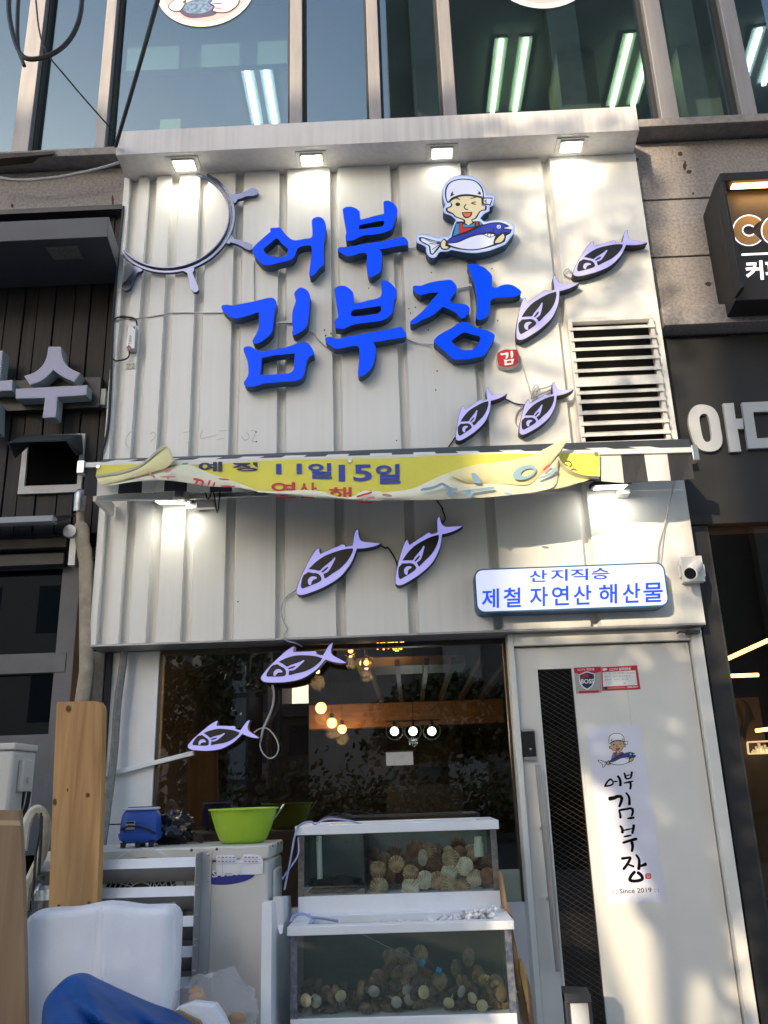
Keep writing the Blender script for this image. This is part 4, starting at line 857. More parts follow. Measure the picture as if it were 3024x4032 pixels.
for h in ([(1270, 330), (1340, 325), (1400, 318), (1440, 300), (1500, 265), (1560, 258), (1590, 285), (1585, 325), (1530, 345), (1460, 350), (1400, 375), (1360, 385), (1350, 405), (1325, 430), (1305, 400)],
          [(1290, 790), (1320, 830), (1360, 840), (1410, 855), (1480, 875), (1525, 905), (1530, 945), (1490, 955), (1430, 930), (1370, 895), (1310, 875), (1280, 870), (1265, 885), (1230, 875)],
          [(745, 1190), (790, 1215), (800, 1250), (815, 1310), (825, 1370), (850, 1415), (890, 1430), (920, 1400), (905, 1340), (870, 1260), (855, 1210), (870, 1185), (870, 1150)],
          [(175, 1130), (180, 1180), (160, 1220), (100, 1300), (60, 1340), (60, 1390), (100, 1410), (150, 1385), (180, 1310), (230, 1215), (270, 1195), (290, 1180), (240, 1150)]):
    mb = MB(); mb.prism([A('WH', *q, YW - .002) for q in smooth(h, 3, 70)], (0, .026, 0), mi=0, mside=1); mesh('handle', mb, [M_chrome, M_wside], wh, smooth_deg=0)

# =================================================================== power supply, cables on the wall
ps = thing('power_supply', 'small aluminium lamp power supply marked 150W at the left edge of the cladding', 'power supply', tuple(A('C3', 283, 1290, 0)))
a, b = A('C3', 245, 1285, -.05), A('C3', 306, 1132, -.05)
mb = MB(); mb.box(a.x, b.x, -.05, -.004, a.z, b.z); mesh('case', mb, M_alu, ps, bevel=.003)
mb = MB(); mb.box(a.x + .004, b.x - .004, -.0512, -.0503, a.z + .004, b.z - .004); mesh('sticker', mb, mat('white_sticker', (.8, .8, .8), .5), ps)
text('150W', A('C3', 276, 1250, -.052), A('C3', 283, 1195, -.052), A('C3', 258, 1249, -.052), M_mk, ps, lift=.0)
for pts, m in (([(242, 1280), (280, 1276), (258, 1255)], M_red), ([(300, 1135), (304, 1160), (285, 1140)], M_mbl)):
    mb = MB(); mb.prism([A('C3', *q, -.0522) for q in pts], (0, .0005, 0)); mesh('print_mark', mb, m, ps)
for pts in ([(165, 1092), (190, 1078), (230, 1075), (285, 1080), (308, 1098), (314, 1130)], [(265, 1288), (262, 1330), (240, 1350), (180, 1362), (152, 1345)]):
    mb = MB(); mb.tube([A('C3', *q, -.02) for q in smooth(pts, 4, 200, False)], .005, 6); mesh('lead', mb, M_cable, ps)
mb = MB(); mb.tube([A('C3', 205, 1075, -.02), A('C3', 240, 1076, -.02)], .009, 8); mesh('connector', mb, M_cable, ps)
mb = MB(); a, b = A('C3', 242, 1415, -.003), A('C3', 300, 1378, -.003); mb.box(a.x, b.x, -.006, -.001, a.z, b.z); mk = mesh('mounting_plate', mb, mat('old_plate', (.62, .60, .52), .7, var=.4, vs=60), ps)
mb = MB()
for x, y in ((252, 1385), (265, 1388), (290, 1383), (256, 1405), (285, 1402)): ball(mb, A('C3', x, y, -.0065), .003, 6)
mesh('screw', mb, MATS['screw_head'], mk)
def cable(label, pts, r, m, sm=5, cat='cable', group=None):
    """pts: (crop, x, y, Y)"""
    P = []
    W = [A(c, x, y, Y) for c, x, y, Y in pts]
    for i in range(len(W) - 1):
        p1, p2 = W[i], W[i + 1]; p0 = W[i - 1] if i else p1 * 2 - p2; p3 = W[i + 2] if i + 2 < len(W) else p2 * 2 - p1
        for k in range(sm):
            t = k / sm; P.append(.5 * (2 * p1 + (p2 - p0) * t + (2 * p0 - 5 * p1 + 4 * p2 - p3) * t * t + (3 * p1 - p0 - 3 * p2 + p3) * t ** 3))
    P.append(W[-1]); mb = MB(); mb.tube(P, r, 6)
    return tag(mesh('cable', mb, m), label, cat, group)
cable('thin pale cable running along the cladding to the blue letter 김', [('C3', 160, 1100, -.005), ('C3', 270, 1088, -.005), ('C3', 400, 1075, -.005), ('C3', 555, 1050, -.005), ('C3', 720, 1050, -.005), ('C3', 880, 1048, -.005)], .0042, M_wcable)
cable('thin cable hanging from the blue letter 어', [('L1', 140, 1015, -.01), ('L1', 105, 1060, -.01), ('L1', 105, 1300, -.006), ('L1', 112, 1659, -.006), ('L3', 585, 250, -.006)], .0035, M_wcable)
cable('thin pale cable from 김 to the lower 부', [('L3', 1480, 770, -.01), ('L3', 1560, 800, -.008), ('L3', 1620, 890, -.008), ('L4', 90, 1330, -.01)], .0035, M_wcable)
cable('thin pale cable from the lower 부 to 장', [('L4', 1560, 1160, -.01), ('L5', 60, 1100, -.01), ('L5', 180, 1140, -.01), ('L5', 300, 1150, -.01), ('L5', 390, 1152, -.01)], .0035, M_wcable)
cable('thin pale cable from the upper 부 to the fisherman sign', [('L2', 1530, 1080, -.01), ('L2', 1600, 1075, -.01), ('MA', 60, 1088, -.01), ('MA', 150, 1075, -.01)], .0035, M_wcable)
cable('black cable running down the left edge of the cladding', [('LT', 768, 20, -.01), ('LT', 735, 350, -.012), ('LT', 712, 600, -.012), ('LT', 703, 720, -.015), ('LT', 695, 920, -.015), ('LT', 690, 1100, -.012), ('LT', 672, 1400, -.012), ('LT', 630, 1560, -.012), ('LT', 612, 1640, -.012)], .008, M_cable)
cable('looped cable between the two uppermost fish signs', [('RT', 385, 790, -.02), ('RT', 350, 760, -.02), ('RT', 325, 790, -.02), ('RT', 345, 812, -.01), ('RT', 400, 830, -.01)], .004, M_wcable)
cable('cable running down past the red seal to the fish beside the louvre', [('RT', 15, 1240, -.012), ('RT', 10, 1260, -.01), ('RT', 60, 1410, -.008), ('RT', 110, 1580, -.008), ('RT', 118, 1600, -.01)], .004, M_wcable)
cable('bundle of looped cable above the fish beside the louvre', [('RT', 110, 1600, -.01), ('RT', 130, 1530, -.02), ('RT', 155, 1520, -.025), ('RT', 150, 1570, -.02), ('RT', 118, 1610, -.02), ('RT', 150, 1555, -.03), ('RT', 215, 1535, -.03), ('RT', 250, 1520, -.03), ('RT', 255, 1540, -.02), ('RT', 150, 1590, -.02), ('RT', 110, 1610, -.02)], .004, M_wcable)
cable('cable between the two fish signs above the yellow banner', [('C4', 1225, 1610, -.01), ('C4', 1290, 1640, -.012), ('C4', 1360, 1650, -.012), ('RT', 80, 1640, -.01)], .004, M_cable)
cable('curved cable left of the fish beside the louvre', [('RT', 70, 1650, -.01), ('RT', 20, 1700, -.012), ('RT', 8, 1760, -.012), ('RT', 40, 1810, -.01)], .004, M_wcable)
cable('short cable below the fish left of the pair above the banner', [('BR', 375, 90, -.01), ('BR', 340, 140, -.01)], .004, M_cable)
cable('cable from the banner down to the fish nearest the light box', [('BR', 275, 400, -.02), ('BR', 310, 450, -.015), ('SG', 262, 60, -.012), ('SG', 275, 100, -.012), ('SG', 255, 130, -.012)], .004, M_cable)
cable('black cable between the two fish signs below the banner', [('FI', 1560, 380, -.02), ('FI', 1659, 430, -.015), ('SG', 30, 225, -.015), ('SG', 60, 270, -.015), ('SG', 72, 310, -.02)], .0045, M_cable)
cable('cable curving down from the larger fish to the window head', [('CL', 1150, 495, -.02), ('CL', 1095, 535, -.012), ('CL', 1070, 600, -.01), ('CL', 1085, 660, -.01), ('CL', 1102, 700, -.01), ('CL', 1085, 735, -.01), ('CL', 1100, 760, -.01), ('CL', 1150, 775, .02), ('CL', 1180, 790, .08)], .004, M_wcable)
cable('dark cable hanging below the fish over the window head', [('FW', 885, 500, .08), ('FW', 900, 580, .10), ('FW', 890, 700, .12), ('FW', 840, 830, .14), ('FW', 795, 930, .14), ('FW', 770, 1050, .15)], .0065, M_wcable)
cable('loop of cable behind the tail of the lowest fish sign', [('FW', 705, 965, .14), ('FW', 760, 930, .14), ('FW', 830, 925, .14), ('FW', 900, 990, .14), ('FW', 945, 1090, .14), ('FW', 930, 1180, .14), ('FW', 865, 1222, .14), ('FW', 800, 1180, .14), ('FW', 765, 1100, .14), ('FW', 775, 1020, .14)], .004, M_wcable)
cable('thin wire from the awning end down to the white light box', [('BR', 1480, 300, -.2), ('BR', 1450, 420, -.06), ('SG', 1215, 130, -.02), ('SG', 1190, 210, -.02), ('SG', 1183, 290, -.03)], .005, M_wcable)
cable('second thin wire above the white light box', [('BR', 1470, 310, -.18), ('SG', 1225, 100, -.03), ('SG', 1210, 180, -.02), ('SG', 1195, 290, -.03)], .003, M_wcable)
# overhead lines
for lab, pts, r in (('black overhead wire sloping down to the left end of the canopy', [('UL', 690, -30, -1.4), ('UL', 600, 290, -.8), ('UL', 500, 632, -.22)], .012),
               ('thick black cable loop hanging in the top left corner', [('UL', 40, -60, -1.0), ('UL', 42, 80, -1.0), ('UL', 90, 235, -1.0), ('UL', 180, 250, -1.0), ('UL', 280, 195, -1.0), ('UL', 340, 90, -1.0), ('UL', 360, -60, -1.0)], .013),
               ('second black cable loop inside the top left one', [('UL', 85, -60, -.9), ('UL', 76, 60, -.9), ('UL', 78, 200, -.9), ('UL', 105, 285, -.9)], .011),
               ('thin wire crossing the left upstairs windows', [('UL', 150, -40, -.6), ('UL', 185, 190, -.6), ('UL', 300, 350, -.5), ('UL', 500, 580, -.25)], .005),
               ('pale cable along the granite ledge at the left', [('UL', -40, 760, .0), ('UL', 80, 778, .0), ('UL', 250, 765, .0), ('UL', 420, 730, .0), ('UL', 515, 702, .02)], .009)):
    cable(lab, pts, r, M_wcable if 'pale' in lab else M_cable, 6)
mb = MB(); a, b = A('UL', -20, 690, .02), A('UL', 250, 672, .02); mb.hexa([(a.x, -.02, a.z - .03), (b.x, -.02, b.z - .02), (b.x - .1, .05, b.z - .02), (a.x, .05, a.z - .03), (a.x, -.02, a.z + .012), (b.x, -.02, b.z), (b.x - .08, .05, b.z + .02), (a.x, .05, a.z + .02)])
tag(mesh('broken_board', mb, wood('weathered_wood', (.10, .075, .06), (.035, .028, .024), 5, .8, (1, 9, 9))), 'weathered piece of board lying on the ledge at the upper left', 'board')

# =================================================================== louvred vent
lv = thing('louvre_vent', 'white louvred vent set in the right side of the cladding', 'vent', (1.2, 0, 3.13))
M_lv = mat('louvre_paint', (.74, .72, .68), .5, var=.18, vs=14)
xa = A('RT', 372, 1160, -.05).x; xb = A('RT', 905, 1140, -.05).x; zt = A('RT', 620, 1098, -.05).z; zb = A('RT', 750, 1880, -.05).z
mb = MB(); mb.box(xa, xb, -.006, -.002, zb, zt); mesh('recess_shade', mb, M_black, lv)  # black sheet standing in for the dark recess behind the slats
mb = MB(); mb.box(xa - .012, xa + .012, -.052, -.002, zb, zt); mb.box(xb - .012, xb + .012, -.05, -.002, zb, zt); mb.box(xa - .012, xb + .012, -.05, -.002, zt, zt + .03); mb.box(xa - .012, xb + .012, -.05, -.002, zb - .012, zb)
mesh('frame', mb, M_lv, lv, bevel=.002)
def slat(y0, y1, h, tilt=.03):
    z = (A('RT', 385, y0, -.055).z + A('RT', 930, y1, -.055).z) / 2
    mb = MB(); mb.hexa([(xa - .012, -.062, z - h), (xb + .012, -.062, z - h), (xb + .006, -.058, z - h), (xa - .006, -.058, z - h), (xa - .012, -.062, z), (xb + .012, -.062, z), (xb + .006, -.058, z), (xa - .006, -.058, z)])
    mb.hexa([(xa, -.0579, z - .004), (xb, -.0579, z - .004), (xb, -.012, z + tilt - .004), (xa, -.012, z + tilt - .004), (xa, -.0579, z), (xb, -.0579, z), (xb, -.012, z + tilt), (xa, -.012, z + tilt)])
    mesh('slat', mb, M_lv, lv, smooth_deg=0)
for y0, y1 in ((1150, 1128), (1222, 1196), (1288, 1258), (1352, 1332), (1430, 1398), (1572, 1542), (1630, 1603), (1705, 1675), (1775, 1748), (1848, 1820)): slat(y0, y1, .017)
slat(1478, 1456, .055)

# =================================================================== striped awning, folded in
aw = thing('striped_awning', 'retracted black and white striped awning across the middle of the cladding', 'awning', (0, -.05, 3.0))
mb = MB(); c1 = A('BR', 1550, 95, -.08); mb.hexa([(-1.66, -.09, 3.005), (1.615, -.09, 2.985), (1.615, -.0045, 3.0), (-1.66, -.0045, 3.02), (-1.66, -.075, 3.062), (1.615, -.075, 3.042), (1.615, -.0045, 3.065), (-1.66, -.0045, 3.085)])
mesh('cassette', mb, mat('cassette_grey', (.12, .13, .13), .3, .7, var=.3, vs=2), aw, bevel=.003)
zb = lambda x: 2.925 + (x + 1.641) / 3.15 * (2.874 - 2.925)
BX0, BX1, BY = -1.641, 1.512, -.35
mb = MB(); mb.bar((BX0, BY, zb(BX0) - .012), (BX1, BY, zb(BX1) - .012), .035, .030); mesh('front_bar', mb, M_whitep, aw, bevel=.003)
mb = MB(); mb.box(BX1 - .003, BX1 + .03, BY - .03, BY + .03, zb(BX1) - .075, zb(BX1) + .01); mesh('end_cap', mb, M_alu, aw, bevel=.003)
mb = MB(); mb.box(BX0 - .035, BX0 + .003, BY - .03, BY + .03, zb(BX0) - .06, zb(BX0) + .01); mesh('end_cap', mb, M_alu, aw, bevel=.003)
M_stw = mat('awning_white', (.72, .70, .66), .8, var=.1, vs=10); M_stb = mat('awning_black', (.03, .03, .034), .8)
W_ = .1185
mb = MB(); x = BX1 - .004; i = 0
while x > BX0 + .01:
    x2 = max(x - W_, BX0 + .004)
    mi = 0 if i % 2 == 0 else 1
    for a, b in ((x2, (x + x2) / 2), ((x + x2) / 2, x)):
        wv = lambda q: .010 * math.sin(q * 23)
        mb.quad((a, BY - .004 + wv(a), zb(a) - .172 + .006 * math.sin(a * 9)), (b, BY - .004 + wv(b), zb(b) - .172 + .006 * math.sin(b * 9)), (b, BY - .004, zb(b) - .022), (a, BY - .004, zb(a) - .022), mi)
        mb.quad((a, BY + .01, zb(a) + .006), (b, BY + .01, zb(b) + .006), (b, -.085, zb(b) + .125), (a, -.085, zb(a) + .125), mi)
    x = x2; i += 1
mesh('striped_cloth', mb, [M_stb, M_stw], aw, smooth_deg=0, solid=.002)
mb = MB(); a, b = A('BL', 105, 408, -.25), A('BL', 590, 408, -.25); mb.bar(a, b, .03, .036); mb.bar(b, A('BL', 1000, 392, -.2), .02, .026, mi=1); mb.box(a.x - .01, a.x + .015, -.27, -.01, a.z - .03, a.z + .04)
mesh('arm', mb, [M_whitep, M_alu], aw, bevel=.003)
mb = MB(); p = A('BL', 545, 400, -.26); mb.box(p.x - .03, p.x + .03, -.29, -.22, p.z - .03, p.z + .03); p = A('BL', 650, 435, -.2); mb.box(p.x - .025, p.x + .075, -.2, -.16, p.z - .03, p.z + .012); mesh('arm_joint', mb, M_alu, aw, bevel=.006)
cable('black loop of strap hanging under the banner', [('BL', 672, 375, -.25), ('BL', 690, 420, -.25), ('BL', 715, 375, -.25), ('BL', 738, 490, -.25), ('BL', 752, 375, -.25)], .004, M_cable, 3, 'strap')
# lamps under the awning
for c, x, y, Y, en, lab in (('CL', 505, 28, -.12, .36, 'lit floodlight hidden behind the awning arm at the left'), ('BR', 1150, 335, -.13, .36, 'black lit floodlight under the right end of the yellow banner')):
    p = A(c, x, y, Y)
    t = thing('floodlight', lab, 'floodlight', (p.x, Y, p.z), 'floodlights under the awning')
    mb = MB(); mb.hexa([(p.x - .10, Y - .07, p.z - .018), (p.x + .10, Y - .07, p.z - .018), (p.x + .10, Y + .06, p.z + .0), (p.x - .10, Y + .06, p.z + .0), (p.x - .10, Y - .07, p.z + .012), (p.x + .10, Y - .07, p.z + .012), (p.x + .10, Y + .06, p.z + .03), (p.x - .10, Y + .06, p.z + .03)])
    mesh('housing', mb, M_blk_plastic, t, bevel=.004)
    mb = MB(); mb.hexa([(p.x - .08, Y - .055, p.z - .0205), (p.x + .08, Y - .055, p.z - .0205), (p.x + .08, Y + .045, p.z - .006), (p.x - .08, Y + .045, p.z - .006), (p.x - .08, Y - .055, p.z - .017), (p.x + .08, Y - .055, p.z - .017), (p.x + .08, Y + .045, p.z - .0025), (p.x - .08, Y + .045, p.z - .0025)])
    mesh('lens', mb, M_lens2, t)
    mb = MB(); mb.box(p.x + .06, p.x + .12, Y + .055, -.0045, p.z - .03, p.z + .02); mesh('bracket', mb, M_whitep, t, bevel=.002)
    spotlamp(t, (p.x, Y + .0, p.z - .024), en, (.14, .08), (1, .93, .76), rot=(R(20), 0, 0))

# =================================================================== yellow banner
bn = thing('banner', 'yellow cloth banner with folded corners tied across the striped awning', 'banner', (0, -.40, 2.72))
M_yel = mat('banner_yellow', (.88, .80, .12), .7, var=.08, vs=4, bump=.5, bs=7); M_yelp = mat('banner_back_pale', (.78, .72, .38), .75, var=.15, vs=6); M_yelw = mat('banner_back_white', (.80, .76, .58), .75, var=.12, vs=6)
M_bgrey = mat('banner_shade_grey', (.46, .43, .36), .8); M_navy = mat('banner_navy', (.045, .05, .11), .7); M_bblue = mat('banner_blue', (.05, .08, .40), .7); M_bred = mat('banner_red', (.62, .06, .075), .7)
M_bpink = mat('banner_pink', (.66, .27, .25), .75); M_bcyan = mat('banner_pale_blue', (.28, .42, .52), .75); M_bgreen = mat('banner_green', (.05, .5, .3), .7)
def S(*pts):
    out = []; c = None
    for p in pts:
        if isinstance(p, str): c = p
        else: out.append(cp(c, p))
    return out
def resample(P, n):
    P = smooth(P, 4, 70, False); d = [0]
    for a, b in zip(P[:-1], P[1:]): d.append(d[-1] + math.hypot(b[0] - a[0], b[1] - a[1]))
    out = []; j = 0
    for i in range(n + 1):
        t = d[-1] * i / n
        while j < len(d) - 2 and d[j + 1] < t: j += 1
        k = (t - d[j]) / max(1e-9, d[j + 1] - d[j]); out.append((P[j][0] + (P[j + 1][0] - P[j][0]) * k, P[j][1] + (P[j + 1][1] - P[j][1]) * k))
    return out
def loft(name, top, bot, Y0, Y1, bulge, m, nu=48, nv=8, wave=0.0):
    T, B = resample(top, nu), resample(bot, nu)
    mb = MB()
    for i in range(nu + 1):
        for j in range(nv + 1):
            v = j / nv; Y = Y0 + (Y1 - Y0) * v - bulge * math.sin(math.pi * v) - wave * math.sin(i * .55 + v * 2) * v * (1 - i / nu * .2)
            mb.v.append(at(T[i][0] + (B[i][0] - T[i][0]) * v, T[i][1] + (B[i][1] - T[i][1]) * v, Y))
    for i in range(nu):
        for j in range(nv):
            a = i * (nv + 1) + j; mb.f.append((a, a + nv + 1, a + nv + 2, a + 1)); mb.m.append(0)
    return mesh(name, mb, m, bn, smooth_deg=60)
YN = -.385
loft('printed_front', S('BL', (112, 240), (350, 236), (600, 240), (850, 228), (1050, 215), (1400, 208), (1659, 205), 'BR', (300, 182), (700, 174), (1098, 170)),
     S('BL', (102, 300), (250, 268), (350, 248), (580, 245), (700, 290), (850, 345), (960, 380), (1200, 400), (1500, 418), 'BR', (0, 395), (300, 385), (600, 370), (850, 335), (1100, 290)), YN, YN, 0, M_yel)
loft('folded_corner', S('BL', (104, 298), (250, 275), (340, 238), (420, 168), (465, 133), (495, 165), (508, 215)), S('BL', (120, 345), (200, 332), (300, 304), (400, 276), (470, 255), (495, 235), (508, 216)), YN - .015, YN - .05, .015, M_yelp, 24, 6)
loft('shaded_edge', S('BL', (104, 292), (250, 268), (340, 232), (420, 162), (465, 132)), S('BL', (106, 303), (253, 280), (343, 243), (426, 171), (468, 133)), YN - .03, YN - .04, .004, M_bgrey, 20, 3)  # grey strip paints in the shading on the flap's back side
loft('folded_back', S('BL', (135, 346), (300, 305), (450, 263), (580, 238), (700, 285), (850, 335), (960, 379)), S('BL', (180, 347), (300, 328), (430, 318), (560, 330), (700, 352), (840, 358), (962, 381)), YN - .02, YN - .055, .012, M_yelw, 32, 6)
loft('rolled_back', S('BL', (930, 372), (1060, 378), (1200, 370), (1290, 380), (1370, 406), (1450, 404), (1500, 374), (1600, 380), 'BR', (0, 372), (150, 352), (230, 318), (300, 285), (450, 235), (600, 214), (750, 185), (860, 130), (945, 90)),
     S('BL', (960, 386), (1100, 397), (1200, 405), (1300, 414), (1400, 420), (1500, 426), (1600, 428), 'BR', (0, 407), (150, 408), (300, 404), (400, 400), (550, 392), (700, 376), (800, 362), (880, 330), (890, 230), (905, 165)), YN - .03, YN - .06, .02, M_yelw, 64, 8, .004)
loft('folded_flap', S('BR', (330, 272), (450, 236), (600, 215), (750, 186), (860, 131), (944, 91), (925, 130), (900, 160)), S('BR', (430, 320), (560, 325), (650, 328), (740, 330), (790, 290), (840, 245), (870, 205), (890, 170)), YN - .066, YN - .07, .012, M_yelp, 28, 6)
loft('right_hem', S('BR', (945, 90), (925, 130), (898, 165), (900, 205), (950, 255), (1020, 282), (1095, 288)), S('BR', (925, 110), (890, 150), (872, 175), (890, 220), (930, 268), (1010, 298), (1098, 302)), YN - .07, YN - .03, .004, M_stw, 24, 3)
loft('rolled_end', S('BR', (860, 240), (900, 235), (950, 272), (1010, 300), (1060, 300)), S('BR', (780, 362), (850, 355), (920, 342), (980, 326), (1010, 318)), YN - .03, YN - .05, .012, M_yelp, 20, 5)
def btext(s, c, x0, y0, x1, y1, m, sl=0.0, lift=.004, b=.015, Y=YN):
    text(s, A(c, x0, y1, Y), A(c, x1, y1 + sl, Y), A(c, x0, y0, Y), m, bn, bold=b, lift=lift)
btext('예', 'BL', 640, 226, 764, 278, M_navy, -2, b=.03); btext('정', 'BL', 815, 228, 950, 274, M_navy, 0, b=.03)
btext('11', 'BL', 1045, 236, 1180, 290, M_bblue, -2, b=.015); btext('일', 'BL', 1212, 232, 1338, 314, M_bblue, b=.03)
btext('15', 'BL', 1372, 240, 1546, 328, M_bblue, -2, b=.025); btext('일', 'BL', 1565, 240, 1695, 342, M_bblue, -4, b=.03)
btext('연', 'BL', 1020, 328, 1150, 412, M_bred, 4); btext('산', 'BL', 1160, 330, 1258, 414, M_bred, 4); btext('해', 'BL', 1322, 355, 1440, 425, M_bred, 2); btext('산', 'BL', 1455, 372, 1560, 440, M_bred, 2)
def bshape(c, polys, m, Y):
    mb = MB()
    for p in polys: mb.prism([A(c, *q, Y) for q in smooth(p, 3, 70)], (0, .0005, 0))
    mesh('show_through_print', mb, m, bn, smooth_deg=0)
bshape('BL', [stroke([(1465, 408), (1500, 396), (1530, 388), (1545, 380)], 10)], M_bred, YN - .078)
bshape('BL', [stroke([(612, 312), (660, 325), (655, 350)], 12), stroke([(640, 318), (618, 345)], 12), stroke([(700, 318), (688, 350)], 11), stroke([(725, 330), (715, 353)], 11), stroke([(755, 350), (830, 352)], 9), stroke([(745, 312), (800, 318)], 8)], M_bred, YN - .080)
bshape('BL', [stroke([(308, 305), (345, 292), (350, 300)], 9), stroke([(372, 275), (412, 305)], 13), stroke([(440, 302), (520, 302)], 9), stroke([(455, 270), (492, 255)], 8), ell(478, 268, 20, 11, 14, -.3), stroke([(478, 300), (480, 315)], 10)], M_bpink, YN - .080)
bshape('BR', [[(455, 272), (478, 275), (498, 305), (505, 325), (470, 320), (460, 300)]], M_bcyan, YN - .088)
for o, h in ((ell(722, 268, 62, 34, 24, -.35), ell(735, 268, 34, 17, 20, -.35)),):
    mb = MB(); mb.prism([A('BR', *q, YN - .090) for q in o], (0, .0005, 0), [[A('BR', *q, YN - .090) for q in h]]); mesh('show_through_print', mb, M_bcyan, bn)
bshape('BR', [stroke([(882, 245), (850, 275), (790, 300)], [18, 10])], M_bcyan, YN - .092)
bshape('BR', [stroke([(200, 356), (260, 345), (315, 322)], 14), stroke([(310, 325), (350, 350), (385, 352)], 14), stroke([(335, 365), (362, 385)], 26, taper=False), stroke([(430, 365), (455, 388)], 28, taper=False), stroke([(400, 365), (520, 352), (570, 345)], 14), stroke([(620, 372), (660, 378)], 12)], M_bcyan, YN - .092)
bshape('BR', [stroke([(815, 258), (835, 240), (852, 230)], 10)], M_bred, YN - .094)
bshape('BL', [[(548, 240), (556, 230), (586, 227), (578, 238)]], M_bgreen, YN - .006)
bshape('BR', [stroke([(925, 210), (945, 212), (958, 228), (945, 240)], 4), stroke([(955, 262), (965, 250), (985, 258)], 4), stroke([(920, 225), (940, 235)], 4)], M_navy, YN - .006)
bshape('BL', [stroke([(1500, 425), (1540, 412), (1560, 410)], 12), stroke([(1600, 395), (1650, 402)], 14)], M_bpink, YN - .0915)
mb = MB()
for c, x, y in (('BL', 115, 250), ('BL', 1430, 219), ('BR', 1082, 175)): p = A(c, x, y, YN - .004); mb.lathe([(0, .004), (.010, .004), (.012, 0)], p, 12, axis='Y')
mesh('grommet', mb, M_alu, bn)

# =================================================================== light box sign
q = [A('SG', *p, -.115) for p in ((396, 318), (1214, 285), (1238, 480), (411, 502))]
x0 = (q[0].x + q[3].x) / 2; x1 = (q[1].x + q[2].x) / 2; z1 = (q[0].z + q[1].z) / 2; z0 = (q[2].z + q[3].z) / 2
lb = thing('light_box_sign', 'lit white light box with two lines of blue Korean lettering above the door', 'sign', ((x0 + x1) / 2, 0, z0))
mb = MB(); o = rrect(x0, z0, x1, z1, .045); mb.prism([(a, -.115, b) for a, b in o], (0, .113, 0)); mesh('case', mb, mat('light_box_blue', (.03, .12, .25), .4, var=.2, vs=4), lb)
mb = MB(); o = rrect(x0 + .008, z0 + .008, x1 - .008, z1 - .008, .038); mb.prism([(a, -.1165, b) for a, b in o], (0, .001, 0)); mesh('face', mb, glow('light_box_face', (.42, .43, .45), (.165, .185, .30)), lb, smooth_deg=0)
M_lbl = mat('light_box_blue_print', (.004, .03, .42), .4, emit=(.002, .02, .30), es=1.0)
def stext(s, x0, y0, x1, y1, sl):
    text(s, A('SG', x0, y1, -.1165), A('SG', x1, y1 + sl, -.1165), A('SG', x0, y0, -.1165), M_lbl, lb, bold=.018, lift=.0015)
for s, x0, x1, y0, y1 in (('산', 636, 712, 322, 373), ('지', 727, 800, 318, 369), ('직', 812, 888, 316, 366), ('승', 902, 978, 312, 362)): stext(s, x0, y0, x1, y1, -2)
for s, x0, x1, y0, y1 in (('제', 432, 506, 402, 486), ('철', 525, 600, 398, 482), ('자', 638, 716, 394, 478), ('연', 732, 806, 390, 474), ('산', 825, 902, 387, 471), ('해', 934, 1012, 382, 467), ('산', 1035, 1112, 378, 463), ('물', 1124, 1208, 376, 460)): stext(s, x0, y0, x1, y1, -3)

# =================================================================== security camera
a, b = A('SG', 1300, 372, -.05), A('SG', 1375, 258, -.05)
cc = thing('security_camera', 'white bullet security camera on a square junction box above the door', 'camera', ((a.x + b.x) / 2, 0, a.z))
M_cw = mat('camera_white', (.78, .77, .75), .35)
mb = MB(); mb.box(a.x, b.x, -.05, -.002, a.z, b.z); mb.box(a.x - .012, a.x - .0005, -.03, -.01, a.z + .03, a.z + .10); mb.box(b.x + .0005, b.x + .014, -.03, -.01, a.z + .03, a.z + .10); mesh('junction_box', mb, M_cw, cc, bevel=.004)
p0 = A('SG', 1358, 300, -.075); p1 = A('SG', 1328, 332, -.175)
mb = MB(); d = (p1 - p0).normalized(); mb.tube([p0 - d * .012, p0, p0 + d * .01, p1, p1 + d * .012], [.018, .028, .031, .034, .036], 20); mb.tube([Vector((p0.x, -.048, p0.z - .01)), p0], .014, 12); mesh('camera_body', mb, M_cw, cc)
mb = MB(); mb.tube([p1 + d * .0122, p1 + d * .0135], .030, 20); mesh('lens', mb, mat('lens_glass', (.01, .01, .012), .08), cc)
# =================================================================== shop window and the room behind
YG = .20
gx0 = A('WL', 617, 400, YG).x; gx1 = A('WR', 1470, 300, YG).x; gz0 = A('TA', 1540, 678, YG).z; gz1 = 2.012
M_glass = glass('shop_window_glass', (.84, .84, .82), 1.1, .10)
sw = thing('shop_window', 'wide plate glass window under the cladding with white boarding at its left', 'window', ((gx0 + gx1) / 2, YG, gz0))
mb = MB(); mb.box(gx0, gx1, YG, YG + .008, gz0, gz1); mesh('pane', mb, M_glass, sw)
M_wframe = mat('window_frame_brown', (.035, .025, .02), .4)
mb = MB(); mb.box(gx0, gx1, YG - .01, YG + .05, gz1 - .02, gz1 + .003); mb.box(gx1 - .001, gx1 + .012, YG - .02, YG + .04, gz0, gz1); mb.box(gx0 - .012, gx0 + .006, YG - .001, YG + .04, gz0, gz1); mesh('frame', mb, M_wframe, sw)
wl = A('WL', 243, 700, YG).x; zj = A('WL', 300, 1467, YG).z
mb = MB(); mb.box(wl, gx0 - .0125, YG - .012, YG + .03, zj + .003, 2.015); mb.box(wl, gx0 - .0125, YG - .012, YG + .03, .0, zj - .003); mb.box(wl, gx0 - .013, YG + .0, YG + .02, zj - .004, zj + .004, 1)
mesh('white_panel', mb, [M_pvc, M_black], sw, bevel=.002)
mb = MB(); mb.box(wl - .03, wl - .001, YG - .03, YG + .05, 0, 2.015); mesh('side_post', mb, M_dark, sw)
zf = A('TA', 1540, 487, YG - .012).z
